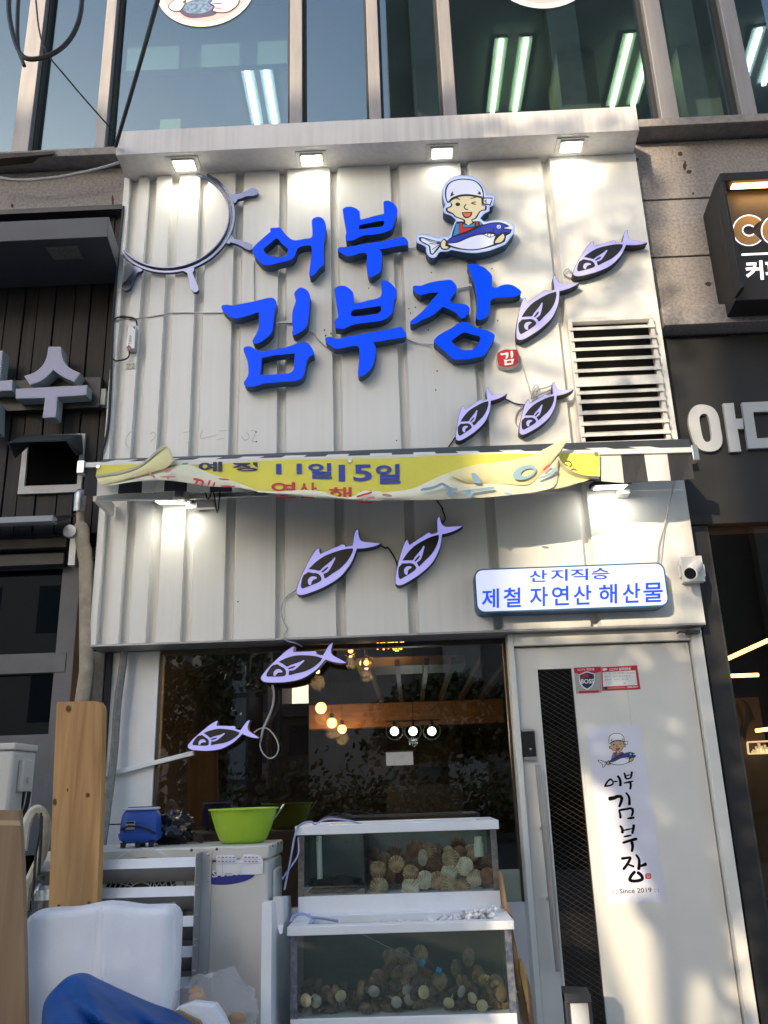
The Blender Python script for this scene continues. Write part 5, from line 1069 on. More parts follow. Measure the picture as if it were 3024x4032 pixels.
mb = MB(); mb.box(gx0, gx1 + .012, YG - .008, YG + .06, 0, gz0 - .001); mesh('sill_wall', mb, M_pvc, sw)
a = A('TA', 1440, 490, YG - .006)
mb = MB(); mb.box(a.x, gx1, YG - .006, YG - .003, gz0, zf); mesh('frosted_film', mb, mat('frosted_film_green', (.34, .40, .33), .5, var=.1), sw)

rm = thing('dining_room', 'dim brown restaurant interior with a timber bulkhead behind the shop window', 'room', (-.3, 3.5, 0))
M_rbrown = mat('dark_brown_wall', (.060, .040, .026), .7, var=.5, vs=2); M_rdark = mat('room_dark', (.016, .014, .012), .7)
mb = MB(); mb.box(-2.2, 2.2, 6.5, 6.6, 0, 3.2); mesh('back_wall', mb, M_rbrown, rm)
mb = MB(); mb.box(-2.3, -2.2, .35, 6.6, 0, 3.2); mb.box(1.58, 1.6, .35, 6.6, 0, 3.2); mesh('side_wall', mb, M_rbrown, rm)
mb = MB(); mb.box(-2.3, 1.6, .3, 6.6, 2.72, 2.8); mesh('ceiling', mb, M_rdark, rm)
mb = MB(); mb.box(-2.3, 1.6, .3, 6.6, -.05, 0.01); mesh('floor', mb, mat('room_floor', (.06, .05, .04), .4), rm)
YW2 = 4.3
a, b = A('WR', 470, 685, YW2), A('WR', 1460, 510, YW2); M_bulk = wood('orange_pine_bulkhead', (.36, .16, .045), (.22, .09, .022), 4, .45, (1.2, 6, 9))
mb = MB(); mb.box(-1.0, b.x, YW2, YW2 + .2, A('WR', 1000, 672, YW2).z, A('WR', 1000, 515, YW2).z); mesh('bulkhead', mb, M_bulk, rm, bevel=.004)
zc = A('WR', 1000, 515, YW2).z
for x0, y0, x1, y1 in ((630, 370, 670, 525), (790, 370, 797, 520), (945, 360, 930, 515), (1100, 350, 1050, 510), (1215, 450, 1180, 505), (1320, 460, 1305, 500)):
    p = AZ('WR', x1, y1, zc + .02); q = AZ('WR', x0, y0, zc + .02)
    mb = MB(); mb.bar(p, Vector((p.x, 1.6, zc + .02)), .035, .05); mesh('ceiling_batten', mb, mat('batten_grey', (.06, .05, .04), .5), rm)
p = A('WR', 860, 300, 2.4); mb = MB(); mb.box(p.x - .42, p.x + .42, 2.1, 2.6, p.z - .02, p.z + .05); mesh('ceiling_unit', mb, mat('ceiling_unit_grey', (.20, .20, .19), .5), rm)
for x0, x1, y0, y1, m in ((580, 695, 740, 1010, mat('brown_cabinet', (.10, .065, .03), .6, var=.3)), (880, 1190, 742, 950, mat('tan_cabinet', (.085, .065, .042), .6, var=.3)), (700, 872, 740, 842, mat('tan_cabinet', (0, 0, 0)))):
    a, b = A('WR', x0, y1, 6.2), A('WR', x1, y0, 6.2); mb = MB(); mb.box(a.x, b.x, 6.2, 6.45, a.z, b.z); mesh('cabinet', mb, m, rm)
a, b = A('WR', 697, 935, 6.2), A('WR', 872, 845, 6.2); mb = MB(); mb.box(a.x, b.x, 6.2, 6.4, a.z, b.z)
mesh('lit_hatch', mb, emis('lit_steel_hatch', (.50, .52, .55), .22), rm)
a, b = A('WR', 705, 1230, 5.2), A('WR', 1190, 960, 5.2); mb = MB(); mb.box(a.x, b.x, 5.2, 5.6, 0, a.z + .25); mesh('counter', mb, mat('grey_counter', (.05, .048, .047), .5), rm)
M_fil = emis('filament_glow', (1.0, .50, .12), 5.0); M_globe = glass('amber_globe_glass', (.85, .72, .5), 1.0, .05); M_warm = emis('warm_globe', (1.0, .55, .16), 2.2); M_cool = emis('cool_bulb', (.85, 1.0, .92), 3.0)
GL = 'pendant lights inside the restaurant'
def ptlight(o, en, color, r=.04):
    l = bpy.data.lights.new('lamp_light', 'POINT'); l.energy = en; l.color = color; l.shadow_soft_size = r
    q = bpy.data.objects.new('lamp_light', l); col.objects.link(q); q.parent = o; q.location = (0, 0, -.09)
for x, y, r, Y, lab in ((465, 185, 46, 1.5, 'clear glass globe pendant right of the fish over the window head'), (568, 265, 46, 1.5, 'clear glass globe pendant with bright filament under the amber cluster')):
    p = A('WR', x, y, Y); s = .603 * (Y + 4.48) / 3350; t = thing('globe_pendant', lab, 'pendant light', tuple(p), GL)
    mb = MB(); ball(mb, p, r * s, 20); mesh('globe', mb, M_globe, t); mb = MB(); ball(mb, p, r * s * .36, 10); mesh('filament', mb, M_fil, t); mb = MB(); mb.tube([p + Vector((0, 0, r * s)), p + Vector((0, 0, r * s + .05))], .014, 10); mb.tube([p + Vector((0, 0, .05)), (p.x, p.y, 2.72)], .003, 5); mesh('cord', mb, M_black, t)
    ptlight(t, 1.2, (1, .6, .25))
for x, y, r, Y, lab in ((250, 322, 14, 2.5, 'small amber bulb glowing just behind the tail side of the window-head fish'), (272, 560, 36, 3.6, 'largest warm round pendant globe in the middle of the window'), (343, 657, 32, 4.0, 'middle warm round pendant globe of the slanting three'), (410, 698, 28, 4.2, 'smallest warm round pendant globe of the slanting three')):
    p = A('WR', x, y, Y); s = .603 * (Y + 4.48) / 3350; t = thing('globe_pendant', lab, 'pendant light', tuple(p), GL)
    mb = MB(); ball(mb, p, r * s, 18); mesh('globe', mb, M_warm, t); mb = MB(); mb.tube([p + Vector((0, 0, r * s * .9)), p + Vector((0, 0, r * s + .04))], .02, 10); mb.tube([p + Vector((0, 0, .05)), (p.x, p.y, 2.72)], .003, 5); mesh('cord', mb, M_black, t)
    ptlight(t, 1.6, (1, .58, .22), .06)
t = thing('light_cluster', 'amber cluster of small bulbs at the top of the shop window', 'light', tuple(A('WR', 725, 150, 2.0)), None)
for cx in (675, 765):
    mb = MB()
    for k in range(70):
        a_ = rnd.uniform(0, 6.283); rr = 55 * math.sqrt(rnd.random()); ball(mb, A('WR', cx + rr * math.cos(a_), 140 + rr * .85 * math.sin(a_), 2.0 + rnd.uniform(-.08, .08)), .0065, 6)
    mesh('bulb_cluster', mb, emis('amber_point', (1, .42, .06), 3.0), t)
t = thing('ring_pendant', 'black bar pendant with three white bulbs in rings behind the window', 'pendant light', tuple(A('WR', 873, 712, 3.2)))
Y = 3.2; s = .603 * (Y + 4.48) / 3350
mb = MB(); mb.tube([A('WR', 697, 648, Y), A('WR', 1048, 637, Y)], .007, 8); mb.tube([A('WR', 873, 640, Y), A('WR', 870, 430, Y)], .004, 6); mesh('bar', mb, M_black, t)
for x in (752, 873, 996):
    p = A('WR', x, 712, Y); mb = MB(); mb.tube([p + Vector((math.cos(2 * math.pi * k / 28) * 54 * s, 0, math.sin(2 * math.pi * k / 28) * 54 * s)) for k in range(28)], .0045, 6, closed=True); mb.tube([p + Vector((0, 0, .04)), p + Vector((0, 0, .085))], .018, 8); mesh('ring', mb, M_black, t)
    mb = MB(); ball(mb, p, 27 * s, 14); mesh('bulb', mb, M_cool, t)
ptlight(t, 1.5, (.9, 1, .95))

# conduit and white trunking in front of the boarding
cable('grey corrugated conduit running down over the white boarding', [('WL', 350, 205, .10), ('WL', 335, 330, .11), ('WL', 300, 600, .11), ('WL', 275, 950, .11), ('WL', 240, 1250, .10), ('WL', 190, 1620, .05)], .021, mat('grey_conduit', (.24, .25, .25), .6, var=.3, vs=30, bump=.6, bs=70), 8, 'conduit')
mb = MB(); mb.bar(A('WL', 312, 1085, .165), A('WL', 856, 948, .165), .018, .024); mb.bar(A('WL', 180, 1118, .168), A('WL', 312, 1086, .168), .016, .018)
tag(mesh('cable_trunking', mb, M_pvc, bevel=.002), 'slanting white cable trunking from the conduit to the lowest fish sign', 'trunking')

# =================================================================== door
YD = .10
dx0, dx1, dz1 = .583, 1.508, 1.945
dr = thing('shop_door', 'white metal door with a narrow wired glass panel, a lock and a long pull handle', 'door', ((dx0 + dx1) / 2, YD, 0))
M_door = mat('door_paint', (.735, .72, .675), .4, var=.05, vs=2.5)
gl0, gl1 = A('DO', 258, 300, YD).x, A('DO', 466, 300, YD).x; glz = A('DO', 360, 285, YD).z; glb = -.02
mb = MB(); T = .045
mb.box(dx0, gl0 - .012, YD, YD + T, .01, dz1); mb.box(gl1 + .012, dx1, YD, YD + T, .01, dz1); mb.box(gl0 - .012, gl1 + .012, YD, YD + T, glz + .012, dz1)
mesh('door_leaf', mb, M_door, dr)
mb = MB(); mb.box(gl0 - .0115, gl0, YD - .003, YD + .04, .01, glz); mb.box(gl1, gl1 + .0115, YD - .003, YD + .04, .01, glz); mb.box(gl0 - .0115, gl1 + .0115, YD - .003, YD + .04, glz, glz + .0115); mesh('glass_trim', mb, M_door, dr, bevel=.0015)
mg = glass('wired_glass', (.45, .42, .38), 1.0, .05); n = mg.node_tree; outn = [x for x in n.nodes if x.type == 'OUTPUT_MATERIAL'][0]; src = outn.inputs[0].links[0].from_socket
tc = n.nodes.new('ShaderNodeTexCoord'); mx = None
for ang in (32, -32):
    mp = n.nodes.new('ShaderNodeMapping'); mp.inputs['Rotation'].default_value = (0, R(ang), 0); n.links.new(tc.outputs['Object'], mp.inputs[0])
    wv = n.nodes.new('ShaderNodeTexWave'); wv.bands_direction = 'Z'; wv.inputs['Scale'].default_value = 14; n.links.new(mp.outputs[0], wv.inputs[0])
    gt = n.nodes.new('ShaderNodeMath'); gt.operation = 'GREATER_THAN'; gt.inputs[1].default_value = .988 if ang < 0 else .9985; n.links.new(wv.outputs['Fac'], gt.inputs[0])
    if mx is None: mx = gt
    else:
        m2 = n.nodes.new('ShaderNodeMath'); m2.operation = 'MAXIMUM'; n.links.new(mx.outputs[0], m2.inputs[0]); n.links.new(gt.outputs[0], m2.inputs[1]); mx = m2
mm = n.nodes.new('ShaderNodeMixShader'); df = n.nodes.new('ShaderNodeBsdfDiffuse'); df.inputs[0].default_value = (.10, .085, .065, 1)
n.links.new(mx.outputs[0], mm.inputs[0]); n.links.new(src, mm.inputs[1]); n.links.new(df.outputs[0], mm.inputs[2]); n.links.new(mm.outputs[0], outn.inputs[0])
mb = MB(); mb.box(gl0, gl1, YD + .014, YD + .020, .01, glz); mesh('pane', mb, mg, dr)
jx0 = gx1 + .0125; jr = A('DO', 1272, 190, .06).x
mb = MB(); mb.box(jx0, dx0 - .006, .06, .2, 0, 2.0165); mb.box(dx1 + .008, jr, .055, .2, 0, 2.0165); mb.box(dx0 - .0055, dx1 + .0075, .065, .2, dz1 + .008, 2.0165)
mesh('door_frame', mb, M_door, dr, bevel=.003)
mb = MB(); mb.box(dx0 - .006, dx1 + .008, .152, .158, 0, 2.0); mesh('gap_seal', mb, M_black, dr)
mb = MB(); mb.box(gl1 + .28, gl1 + .281, YD - .0006, YD, .9, 1.87); mesh('seam_line', mb, mat('seam_grey', (.45, .44, .41), .5), dr)
a, b = A('DO', 172, 838, YD - .02), A('DO', 256, 648, YD - .02); a2 = A('DO', 252, 830, YD - .02)
mb = MB(); mb.box(a.x, a2.x, YD - .026, YD - .001, a.z, b.z); lk = mesh('digital_lock', mb, M_blk_plastic, dr, bevel=.003)
mb = MB(); mb.box(a.x, a2.x, YD - .0275, YD - .0262, b.z - .012, b.z); mb.box(a.x, a2.x, YD - .0275, YD - .0262, a.z, a.z + .014); mesh('silver_end', mb, M_alu, lk)
mb = MB(); ball(mb, A('DO', 215, 772, YD - .0265), .006, 8); mesh('keyhole_mark', mb, M_alu, lk)
mb = MB(); mb.tube([A('DO', 258, 866, YD - .045), A('DB', 385, 1118, YD - .045)], .0145, 14); hb = mesh('pull_handle', mb, mat('satin_handle', (.42, .40, .39), .28, .6), dr)
mb = MB()
for q in (('DB', 282, 250), ('DB', 322, 680)): p = A(*q, YD - .03); mb.tube([p + Vector((.004, -.012, 0)), Vector((p.x + .004, YD - .0005, p.z))], .010, 10)
mesh('handle_post', mb, M_steel, hb)
p = A('DO', 1200, 62, .03); mb = MB(); mb.box(p.x - .03, p.x + .035, .01, .06, p.z - .006, p.z + .01); mb.tube([(p.x - .03, .02, p.z), (p.x - .07, .02, p.z + .004), (p.x - .085, .02, p.z - .004)], .006, 6); tag(mesh('door_contact', mb, M_dark), 'small dark bracket with a wire end at the top right of the door', 'bracket')

# stickers on the door
YS = YD - .001
st = thing('notice_sticker', 'grey and red security sticker with a blue shield beside the door glass', 'sticker', tuple(A('DO', 560, 430, YS)), 'red security stickers on the door')
M_sg = mat('sticker_grey', (.36, .35, .35), .45); M_sr = mat('sticker_red', (.48, .02, .03), .45); M_sn = mat('sticker_navy', (.012, .02, .075), .45); M_sw = mat('sticker_paper', (.76, .76, .76), .5); M_stx = mat('sticker_text', (.10, .08, .09), .6)
def D_(name, c, polys, lay, m, t, sm=1): return decal(name, c, polys, YS - .0004 * lay, m, t, sm=sm, corner=50)
D_('sheet', 'DO', [[(472, 277), (642, 270), (648, 428), (491, 435)]], 1, M_sg, st)
D_('red_band', 'DO', [[(472, 277), (642, 270), (643, 300), (600, 312), (555, 294), (510, 316), (476, 306)]], 2, M_sr, st)
D_('shield', 'DO', [[(508, 318), (530, 310), (556, 300), (580, 306), (606, 312), (606, 350), (598, 378), (582, 398), (560, 412), (536, 400), (518, 380), (510, 352)]], 3, M_sw, st, 2)
D_('shield_field', 'DO', [[(514, 322), (533, 315), (556, 306), (580, 311), (600, 317), (600, 350), (592, 375), (578, 392), (560, 404), (540, 394), (524, 376), (516, 350)]], 4, M_sn, st, 2)
D_('eagle_emblem', 'DO', [[(522, 336), (540, 318), (562, 316), (574, 326), (558, 326), (572, 336), (548, 334), (536, 346)]], 5, M_sr, st, 2)
D_('red_strip', 'DO', [[(508, 418), (630, 414), (631, 427), (510, 432)]], 3, M_sr, st)
def dtext(s, c, x0, y0, x1, y1, m, t, sl=-3, lay=6, b=.0):
    text(s, A(c, x0, y1, YS - .0004 * lay), A(c, x1, y1 + sl, YS - .0004 * lay), A(c, x0, y0, YS - .0004 * lay), m, t, bold=b)
dtext('BOSS', 'DO', 521, 346, 600, 374, M_sw, st, -2, b=.03); dtext('CCTV 작동중', 'DO', 500, 282, 604, 297, M_sw, st, -4, 4, b=.02)
s2 = thing('notice_sticker', 'red bordered white CCTV notice sticker with rows of small text on the door', 'sticker', tuple(A('DO', 760, 415, YS)), 'red security stickers on the door')
D_('sheet', 'DO', [[(645, 274), (862, 262), (884, 408), (650, 418)]], 1, M_sr, s2)
D_('white_panel', 'DO', [[(653, 304), (853, 293), (865, 382), (656, 392)]], 2, M_sw, s2)
D_('camera_icon', 'DO', [[(650, 285), (662, 278), (682, 282), (680, 290), (664, 296), (652, 294)]], 2, M_sw, s2)
dtext('CCTV 설치안내', 'DO', 694, 279, 822, 297, M_sw, s2, -6, 3, b=.03)
for s, x0, x1, y in (('목   적', 664, 700, 308), ('방범 및 화재예방, 시설안전관리', 716, 846, 305), ('촬영시간', 666, 706, 327), ('24시간 연속 촬영 및 녹화', 718, 822, 324), ('촬영범위', 668, 706, 347), ('사업장 내 · 외부 일체', 720, 808, 344), ('책 임 자', 672, 708, 369), ('TEL', 778, 796, 367)):
    dtext(s, 'DO', x0, y, x1, y + 9, M_stx, s2, -2.5, 3)
for y in (320, 340, 361): D_('rule_line', 'DO', [[(656, y), (856, y - 9), (856, y - 8), (656, y + 1)]], 3, mat('rule_grey', (.5, .5, .52), .6), s2)
dtext('1588-8434', 'DO', 802, 389, 868, 401, M_sw, s2, -3, 3, b=.02)
D_('small_badge', 'DO', [[(662, 392), (680, 391), (681, 408), (672, 414), (664, 409)]], 2, M_sn, s2)
D_('small_print', 'DO', [[(686, 398), (790, 392), (790, 400), (686, 406)]], 2, mat('small_print_pink', (.50, .2, .2), .6), s2)

# poster
po = thing('shop_poster', 'tall white paper poster with black brush lettering and the fisherman on the door', 'poster', tuple(A('PO', 850, 2095, YS)))
mb = MB(); o = [(305, 175), (890, 155), (1168, 2090), (530, 2105)]
mb.prism([A('PO', *q, YS - .0004) for q in o], (0, .0003, 0)); mesh('sheet', mb, mat('poster_paper', (.70, .70, .80), .6, var=.03), po, smooth_deg=0)
PK = dict(k=M_mk, w=mat('poster_white', (.78, .78, .84), .6), s=mat('poster_skin', (.55, .36, .20), .6), r=mat('poster_red', (.35, .03, .04), .6), m=mat('poster_mouth', (.40, .10, .06), .6), c=mat('poster_teal', (.09, .24, .30), .6), b=mat('poster_blue', (.02, .05, .25), .6))
paint(lambda q, Y: A('PO', 427 + (q[0] - 165) * .341, 240 + (q[1] - 178) * .372 + (q[0] - 760) * -.012, Y), po, PK, .0002, YS - .0006)
ST = [([(590, 770), (642, 764)], 15), ([(638, 702), (662, 735), (672, 780), (668, 818)], [20, 26]),
      ([(712, 668), (722, 700), (732, 735)], [16, 20]), ([(796, 656), (792, 695), (780, 735)], [20, 16]), ([(728, 705), (782, 692)], 12), ([(728, 740), (786, 728)], 15), ([(706, 784), (812, 762)], 18), ([(777, 772), (784, 810), (776, 854)], [22, 18]),
      ([(540, 955), (600, 945), (640, 928), (690, 930)], [38, 26]), ([(688, 930), (680, 985), (655, 1046)], [30, 22]), ([(728, 884), (762, 930), (770, 980), (768, 1026)], [16, 28]), ([(655, 1078), (668, 1120), (672, 1170)], [16, 24]), ([(650, 1080), (735, 1066), (798, 1055)], 20), ([(800, 1055), (806, 1100), (792, 1146)], [26, 18]), ([(744, 1170), (825, 1158)], [18, 30]),
      ([(664, 1244), (690, 1280), (694, 1332)], [18, 28]), ([(818, 1232), (812, 1280), (800, 1338)], [26, 20]), ([(694, 1302), (800, 1276)], 16), ([(706, 1368), (794, 1350)], 20), ([(692, 1436), (780, 1408), (856, 1388)], [22, 28]), ([(794, 1418), (804, 1470), (795, 1534)], [30, 22]),
      ([(678, 1606), (740, 1598), (788, 1590)], [26, 20]), ([(786, 1592), (750, 1660), (700, 1728)], [24, 26]), ([(752, 1668), (790, 1682), (822, 1694)], [16, 22]), ([(838, 1558), (872, 1610), (876, 1670), (868, 1730)], [18, 30]), ([(876, 1690), (920, 1676), (958, 1660)], [18, 34]), ([(834, 1742), (790, 1790), (775, 1838), (830, 1850), (905, 1832), (900, 1790), (852, 1750)], 28)]
mb = MB()
ro_, ri_ = smooth([(557, 732), (525, 758), (500, 795), (492, 826), (545, 822), (594, 802), (598, 768), (582, 742)], 3, 80), smooth([(562, 752), (538, 775), (520, 806), (550, 802), (580, 788), (582, 768)], 3, 80)
mb.prism([A('PO', *q, YS - .0009) for q in ro_], (0, .0002, 0), [[A('PO', *q, YS - .0009) for q in ri_]])
for pts, wd_ in ST: mb.prism([A('PO', *q, YS - .0009) for q in stroke(pts, [x * 1.25 for x in (wd_ if isinstance(wd_, list) else [wd_, wd_])], 5)], (0, .0002, 0))
mesh('brush_lettering', mb, mat('ink_black', (.004, .004, .005), .8, spec=.05), po, smooth_deg=0)
decal('red_seal', 'PO', [rrect(941, 1766, 1007, 1826, 16)], YS - .0009, M_sr, po, sm=1)
text('김', A('PO', 955, 1812, YS - .0012), A('PO', 996, 1809, YS - .0012), A('PO', 953, 1778, YS - .0012), M_sw, po)
text(': : Since 2019 : :', A('PO', 585, 1988, YS - .0010), A('PO', 1092, 1968, YS - .0010), A('PO', 580, 1938, YS - .0010), M_mk, po, bold=.006)
# small stand at the bottom edge
sd = thing('stand_sign', 'small black framed stand with a white panel in front of the door', 'stand', tuple(A('DB', 510, 1600, -.35)))
a, b = A('DB', 436, 1440, -.35), A('DB', 580, 1258, -.35); zb_ = b.z
mb = MB(); mb.box(a.x, a.x + .018, -.35, -.28, 0, zb_); mb.box(b.x - .012, b.x, -.35, -.28, 0, zb_); mb.hexa([(a.x, -.36, zb_ - .03), (b.x, -.36, zb_ - .03), (b.x, -.27, zb_ - .03), (a.x, -.27, zb_ - .03), (a.x, -.345, zb_ + .005), (b.x, -.345, zb_ - .004), (b.x, -.27, zb_ + .012), (a.x, -.27, zb_ + .02)]); mesh('frame', mb, M_dark, sd, bevel=.003)
mb = MB(); mb.box(a.x + .0185, b.x - .0125, -.335, -.29, .02, zb_ - .032); mesh('white_panel', mb, M_pvc, sd)

# =================================================================== outdoor air conditioner
ac = thing('outdoor_unit', 'large cream outdoor air conditioner unit with an air deflector, under the green bowl', 'air conditioner', (-1.05, -.5, 0))
AX0, AX1, AY0, AY1, AZ1 = -1.54, -.602, -.70, -.30, 1.045
M_ac = mat('ac_cream_paint', (.60, .585, .545), .42, var=.07, vs=3)
mb = MB(); mb.box(AX0, AX1, AY0, AY1, .06, AZ1 - .056); mesh('casing', mb, M_ac, ac, bevel=.018)
mb = MB(); mb.box(AX0 - .004, AX1 + .004, AY0 - .004, AY1 + .004, AZ1 - .055, AZ1); mesh('top_cover', mb, M_ac, ac, bevel=.008)
mb = MB()
for c, x, y in (('AC', 745, 456), ('AC', 928, 449)): ball(mb, A(c, x, y, AY0 - .004), .006, 8)
for c, x, y in (('AC', 1333, 425), ('AC', 1370, 408), ('AC', 1393, 402)): p = atx(*cp(c, (x, y)), AX1 + .004); ball(mb, p, .005, 8)
mesh('screw', mb, MATS['screw_head'], ac)
q0 = atx(*cp('AC', (1328, 600)), AX1); q1 = atx(*cp('AC', (1375, 780)), AX1)
mb = MB(); mb.box(AX1 + .0, AX1 + .014, min(q0.y, q1.y), max(q0.y, q1.y) + .02, q1.z - .15, q0.z); mesh('service_handle', mb, M_ac, ac, bevel=.008)
fx, fz, fr_ = A('AC', 385, 700, AY0).x, A('AC', 385, 800, AY0).z, .155
mb = MB(); mb.lathe([(0, .001), (fr_, .001), (fr_, .0)], (fx, AY0, fz), 40, axis='Y'); mesh('fan_opening', mb, M_black, ac)
mb = MB(); mb.lathe([(fr_, .0), (fr_, .02), (fr_ + .03, .02), (fr_ + .035, 0)], (fx, AY0, fz), 48, axis='Y'); mesh('fan_ring', mb, M_ac, ac)
mb = MB()
for k in range(1, 9): mb.tube([(fx + fr_ * k / 8 * math.cos(a_ * math.pi / 20), AY0 - .016, fz + fr_ * k / 8 * math.sin(a_ * math.pi / 20)) for a_ in range(40)], .0022, 5, closed=True)
for k in range(30):
    a_ = 2 * math.pi * k / 30; mb.tube([(fx + .06 * math.cos(a_), AY0 - .016, fz + .06 * math.sin(a_)), (fx + fr_ * math.cos(a_ + .35), AY0 - .016, fz + fr_ * math.sin(a_ + .35))], .0022, 5)
mesh('fan_grille', mb, mat('grille_wire', (.55, .54, .50), .5), ac)
mb = MB(); fx2, fz2 = fx, fz - .58
for k in range(60): x = AX0 + .1 + k * .0105; mb.tube([(x, AY0 - .006, .14), (x, AY0 - .006, fz - .30)], .002, 5)
mesh('lower_grille', mb, MATS['grille_wire'], ac)
# deflector
YL1 = -.80; xr = A('AC', 768, 700, YL1).x
dfl = thing('air_deflector', 'slatted aluminium air deflector fixed on the front of the outdoor unit', 'air deflector', (xr - .4, YL1, .2))
M_slat = mat('slat_aluminium', (.36, .365, .375), .45, .3, var=.15, vs=3)
M_lip = mat('slat_skylit_lip', (.66, .67, .69), .35, .25, var=.12, vs=3)  # paler copy of the slat metal, light from the sky painted in
for y in (507, 716, 936, 1157, 1380, 1600):
    zt_ = A('AC', 770, y, YL1).z; zl = zt_ - .036
    mb = MB(); mb.hexa([(AX0, YL1 - .002, zl), (xr, YL1 - .002, zl), (xr, YL1, zl), (AX0, YL1, zl), (AX0, YL1 + .018, zt_), (xr, YL1 + .018, zt_), (xr, YL1 + .020, zt_), (AX0, YL1 + .020, zt_)], 1); mb.hexa([(AX0, YL1 + .0005, zl + .004), (xr, YL1 + .0005, zl + .004), (xr, YL1 + .003, zl + .006), (AX0, YL1 + .003, zl + .006), (AX0, YL1 + .060, zl - .058), (xr, YL1 + .060, zl - .058), (xr, YL1 + .063, zl - .056), (AX0, YL1 + .063, zl - .056)][4:] +
            [(AX0, YL1 + .0005, zl + .004), (xr, YL1 + .0005, zl + .004), (xr, YL1 + .003, zl + .006), (AX0, YL1 + .003, zl + .006)])
    mesh('slat', mb, [M_slat, M_lip], dfl, smooth_deg=0)
mb = MB(); a = A('AC', 778, 480, YL1); b = A('AC', 832, 480, YL1 + .06); mb.box(xr + .0005, xr + .003, YL1 - .004, AY0 - .001, .16, A('AC', 790, 480, YL1).z); mb.box(xr + .0035, xr + .045, AY0 - .008, AY0 - .001, .14, A('AC', 800, 466, AY0).z)
mesh('bracket', mb, M_alu, dfl)
for y in (508, 716, 935, 1112, 1160, 1340): mb = MB(); ball(mb, Vector((xr + .004, YL1 + .025, A('AC', 780, y, YL1).z)), .0055, 8); mesh('rivet', mb, M_steel, dfl)
for y in (490, 680, 1345): mb = MB(); ball(mb, Vector((xr + .03, AY0 - .0095, A('AC', 820, y, AY0).z)), .005, 8); mesh('rivet', mb, M_steel, dfl)
# logo and notice on the unit
YA = AY0 - .001
cx_, cy_ = 1022, 650
decal('maker_badge', 'AC', [ell(cx_, cy_, 184, 54, 40, -.125)], YA - .0006, mat('badge_blue', (.010, .022, .24), .35), ac, sm=1)
text('SAMSUNG', A('AC', 893, 656, YA - .0016), A('AC', 1195, 628, YA - .0016), A('AC', 893, 604, YA - .0016), mat('badge_white', (.8, .8, .82), .4), ac, bold=.03)
nt_ = thing('paper_notice', 'torn white paper notice taped over the blue badge of the outdoor unit', 'paper', tuple(A('AC', 1090, 640, YA)))
top = [(925, 496), (985, 492), (1050, 491), (1075, 522), (1092, 527), (1110, 512), (1125, 488), (1180, 486), (1232, 492), (1263, 522)]; bot = [(925, 642), (985, 639), (1050, 636), (1075, 634), (1092, 633), (1110, 633), (1125, 633), (1180, 633), (1225, 632), (1262, 630)]
mb = MB()
for i, (t_, b_) in enumerate(zip(top, bot)):
    bu = .004 + .010 * (i in (4,)) + .006 * (i in (3, 5)) + .012 * (i == 9)
    mb.v += [A('AC', *t_, YA - .003 - bu * .6), A('AC', t_[0], (t_[1] + b_[1]) / 2, YA - .003 - bu), A('AC', *b_, YA - .003)]
for i in range(len(top) - 1):
    for j in (0, 1): a_ = i * 3 + j; mb.f.append((a_, a_ + 3, a_ + 4, a_ + 1)); mb.m.append(0)
mesh('sheet', mb, mat('notice_paper', (.80, .80, .84), .7), nt_, smooth_deg=60)
mb, mr = MB(), MB()
for (x0, x1) in ((935, 1068), (1128, 1236)):
    for y in (510, 540):
        for x in range(x0, x1, 27): (mr if abs(x - x0 - 27) < 14 else mb).prism([A('AC', *q, YA - .018) for q in ((x, y - 6), (x + 18, y - 7), (x + 18, y + 3), (x, y + 4))], (0, .0003, 0))
for y in (527, 556): mb.prism([A('AC', *q, YA - .016) for q in ((930, y), (1255, y - 6), (1255, y - 4), (930, y + 2))], (0, .0003, 0))
mb.prism([A('AC', *q, YA - .016) for q in ((968, 500), (970, 500), (970, 634), (968, 634))], (0, .0003, 0)); mb.prism([A('AC', *q, YA - .016) for q in ((985, 626), (1040, 624), (1040, 630), (985, 632))], (0, .0003, 0))
mesh('print', mb, mat('notice_grey_print', (.32, .32, .38), .7), nt_, smooth_deg=0); mesh('red_print', mr, mat('notice_red_print', (.55, .2, .2), .7), nt_, smooth_deg=0)

# air pump
pc = A('WL', 465, 1590, -.55); pc.z = AZ1
pu = thing('air_pump', 'blue ribbed aquarium air pump standing on the outdoor unit', 'air pump', tuple(pc))
M_pb = mat('pump_blue', (.022, .085, .42), .42, var=.12, vs=8)
def rr_ring(w_, d_, z, n=40, e=4.0, rib=0.0):
    o = []
    for k in range(n):
        a_ = 2 * math.pi * k / n; c_, s_ = math.cos(a_), math.sin(a_); r_ = 1 + (rib if k % 2 else 0)
        o.append(Vector((pc.x + math.copysign(abs(c_) ** (2 / e), c_) * w_ / 2 * r_, pc.y + math.copysign(abs(s_) ** (2 / e), s_) * d_ / 2 * r_, pc.z + z)))
    return o
def rings(mb, R_, mi=0, cap=True):
    n_ = len(R_[0]); b_ = len(mb.v)
    for r_ in R_: mb.v += r_
    for i in range(len(R_) - 1):
        for k in range(n_): k2 = (k + 1) % n_; mb.f.append((b_ + i * n_ + k, b_ + i * n_ + k2, b_ + (i + 1) * n_ + k2, b_ + (i + 1) * n_ + k)); mb.m.append(mi)
    if cap:
        mb.f.append(tuple(b_ + k for k in range(n_))[::-1]); mb.m.append(mi); mb.f.append(tuple(b_ + (len(R_) - 1) * n_ + k for k in range(n_))); mb.m.append(mi)
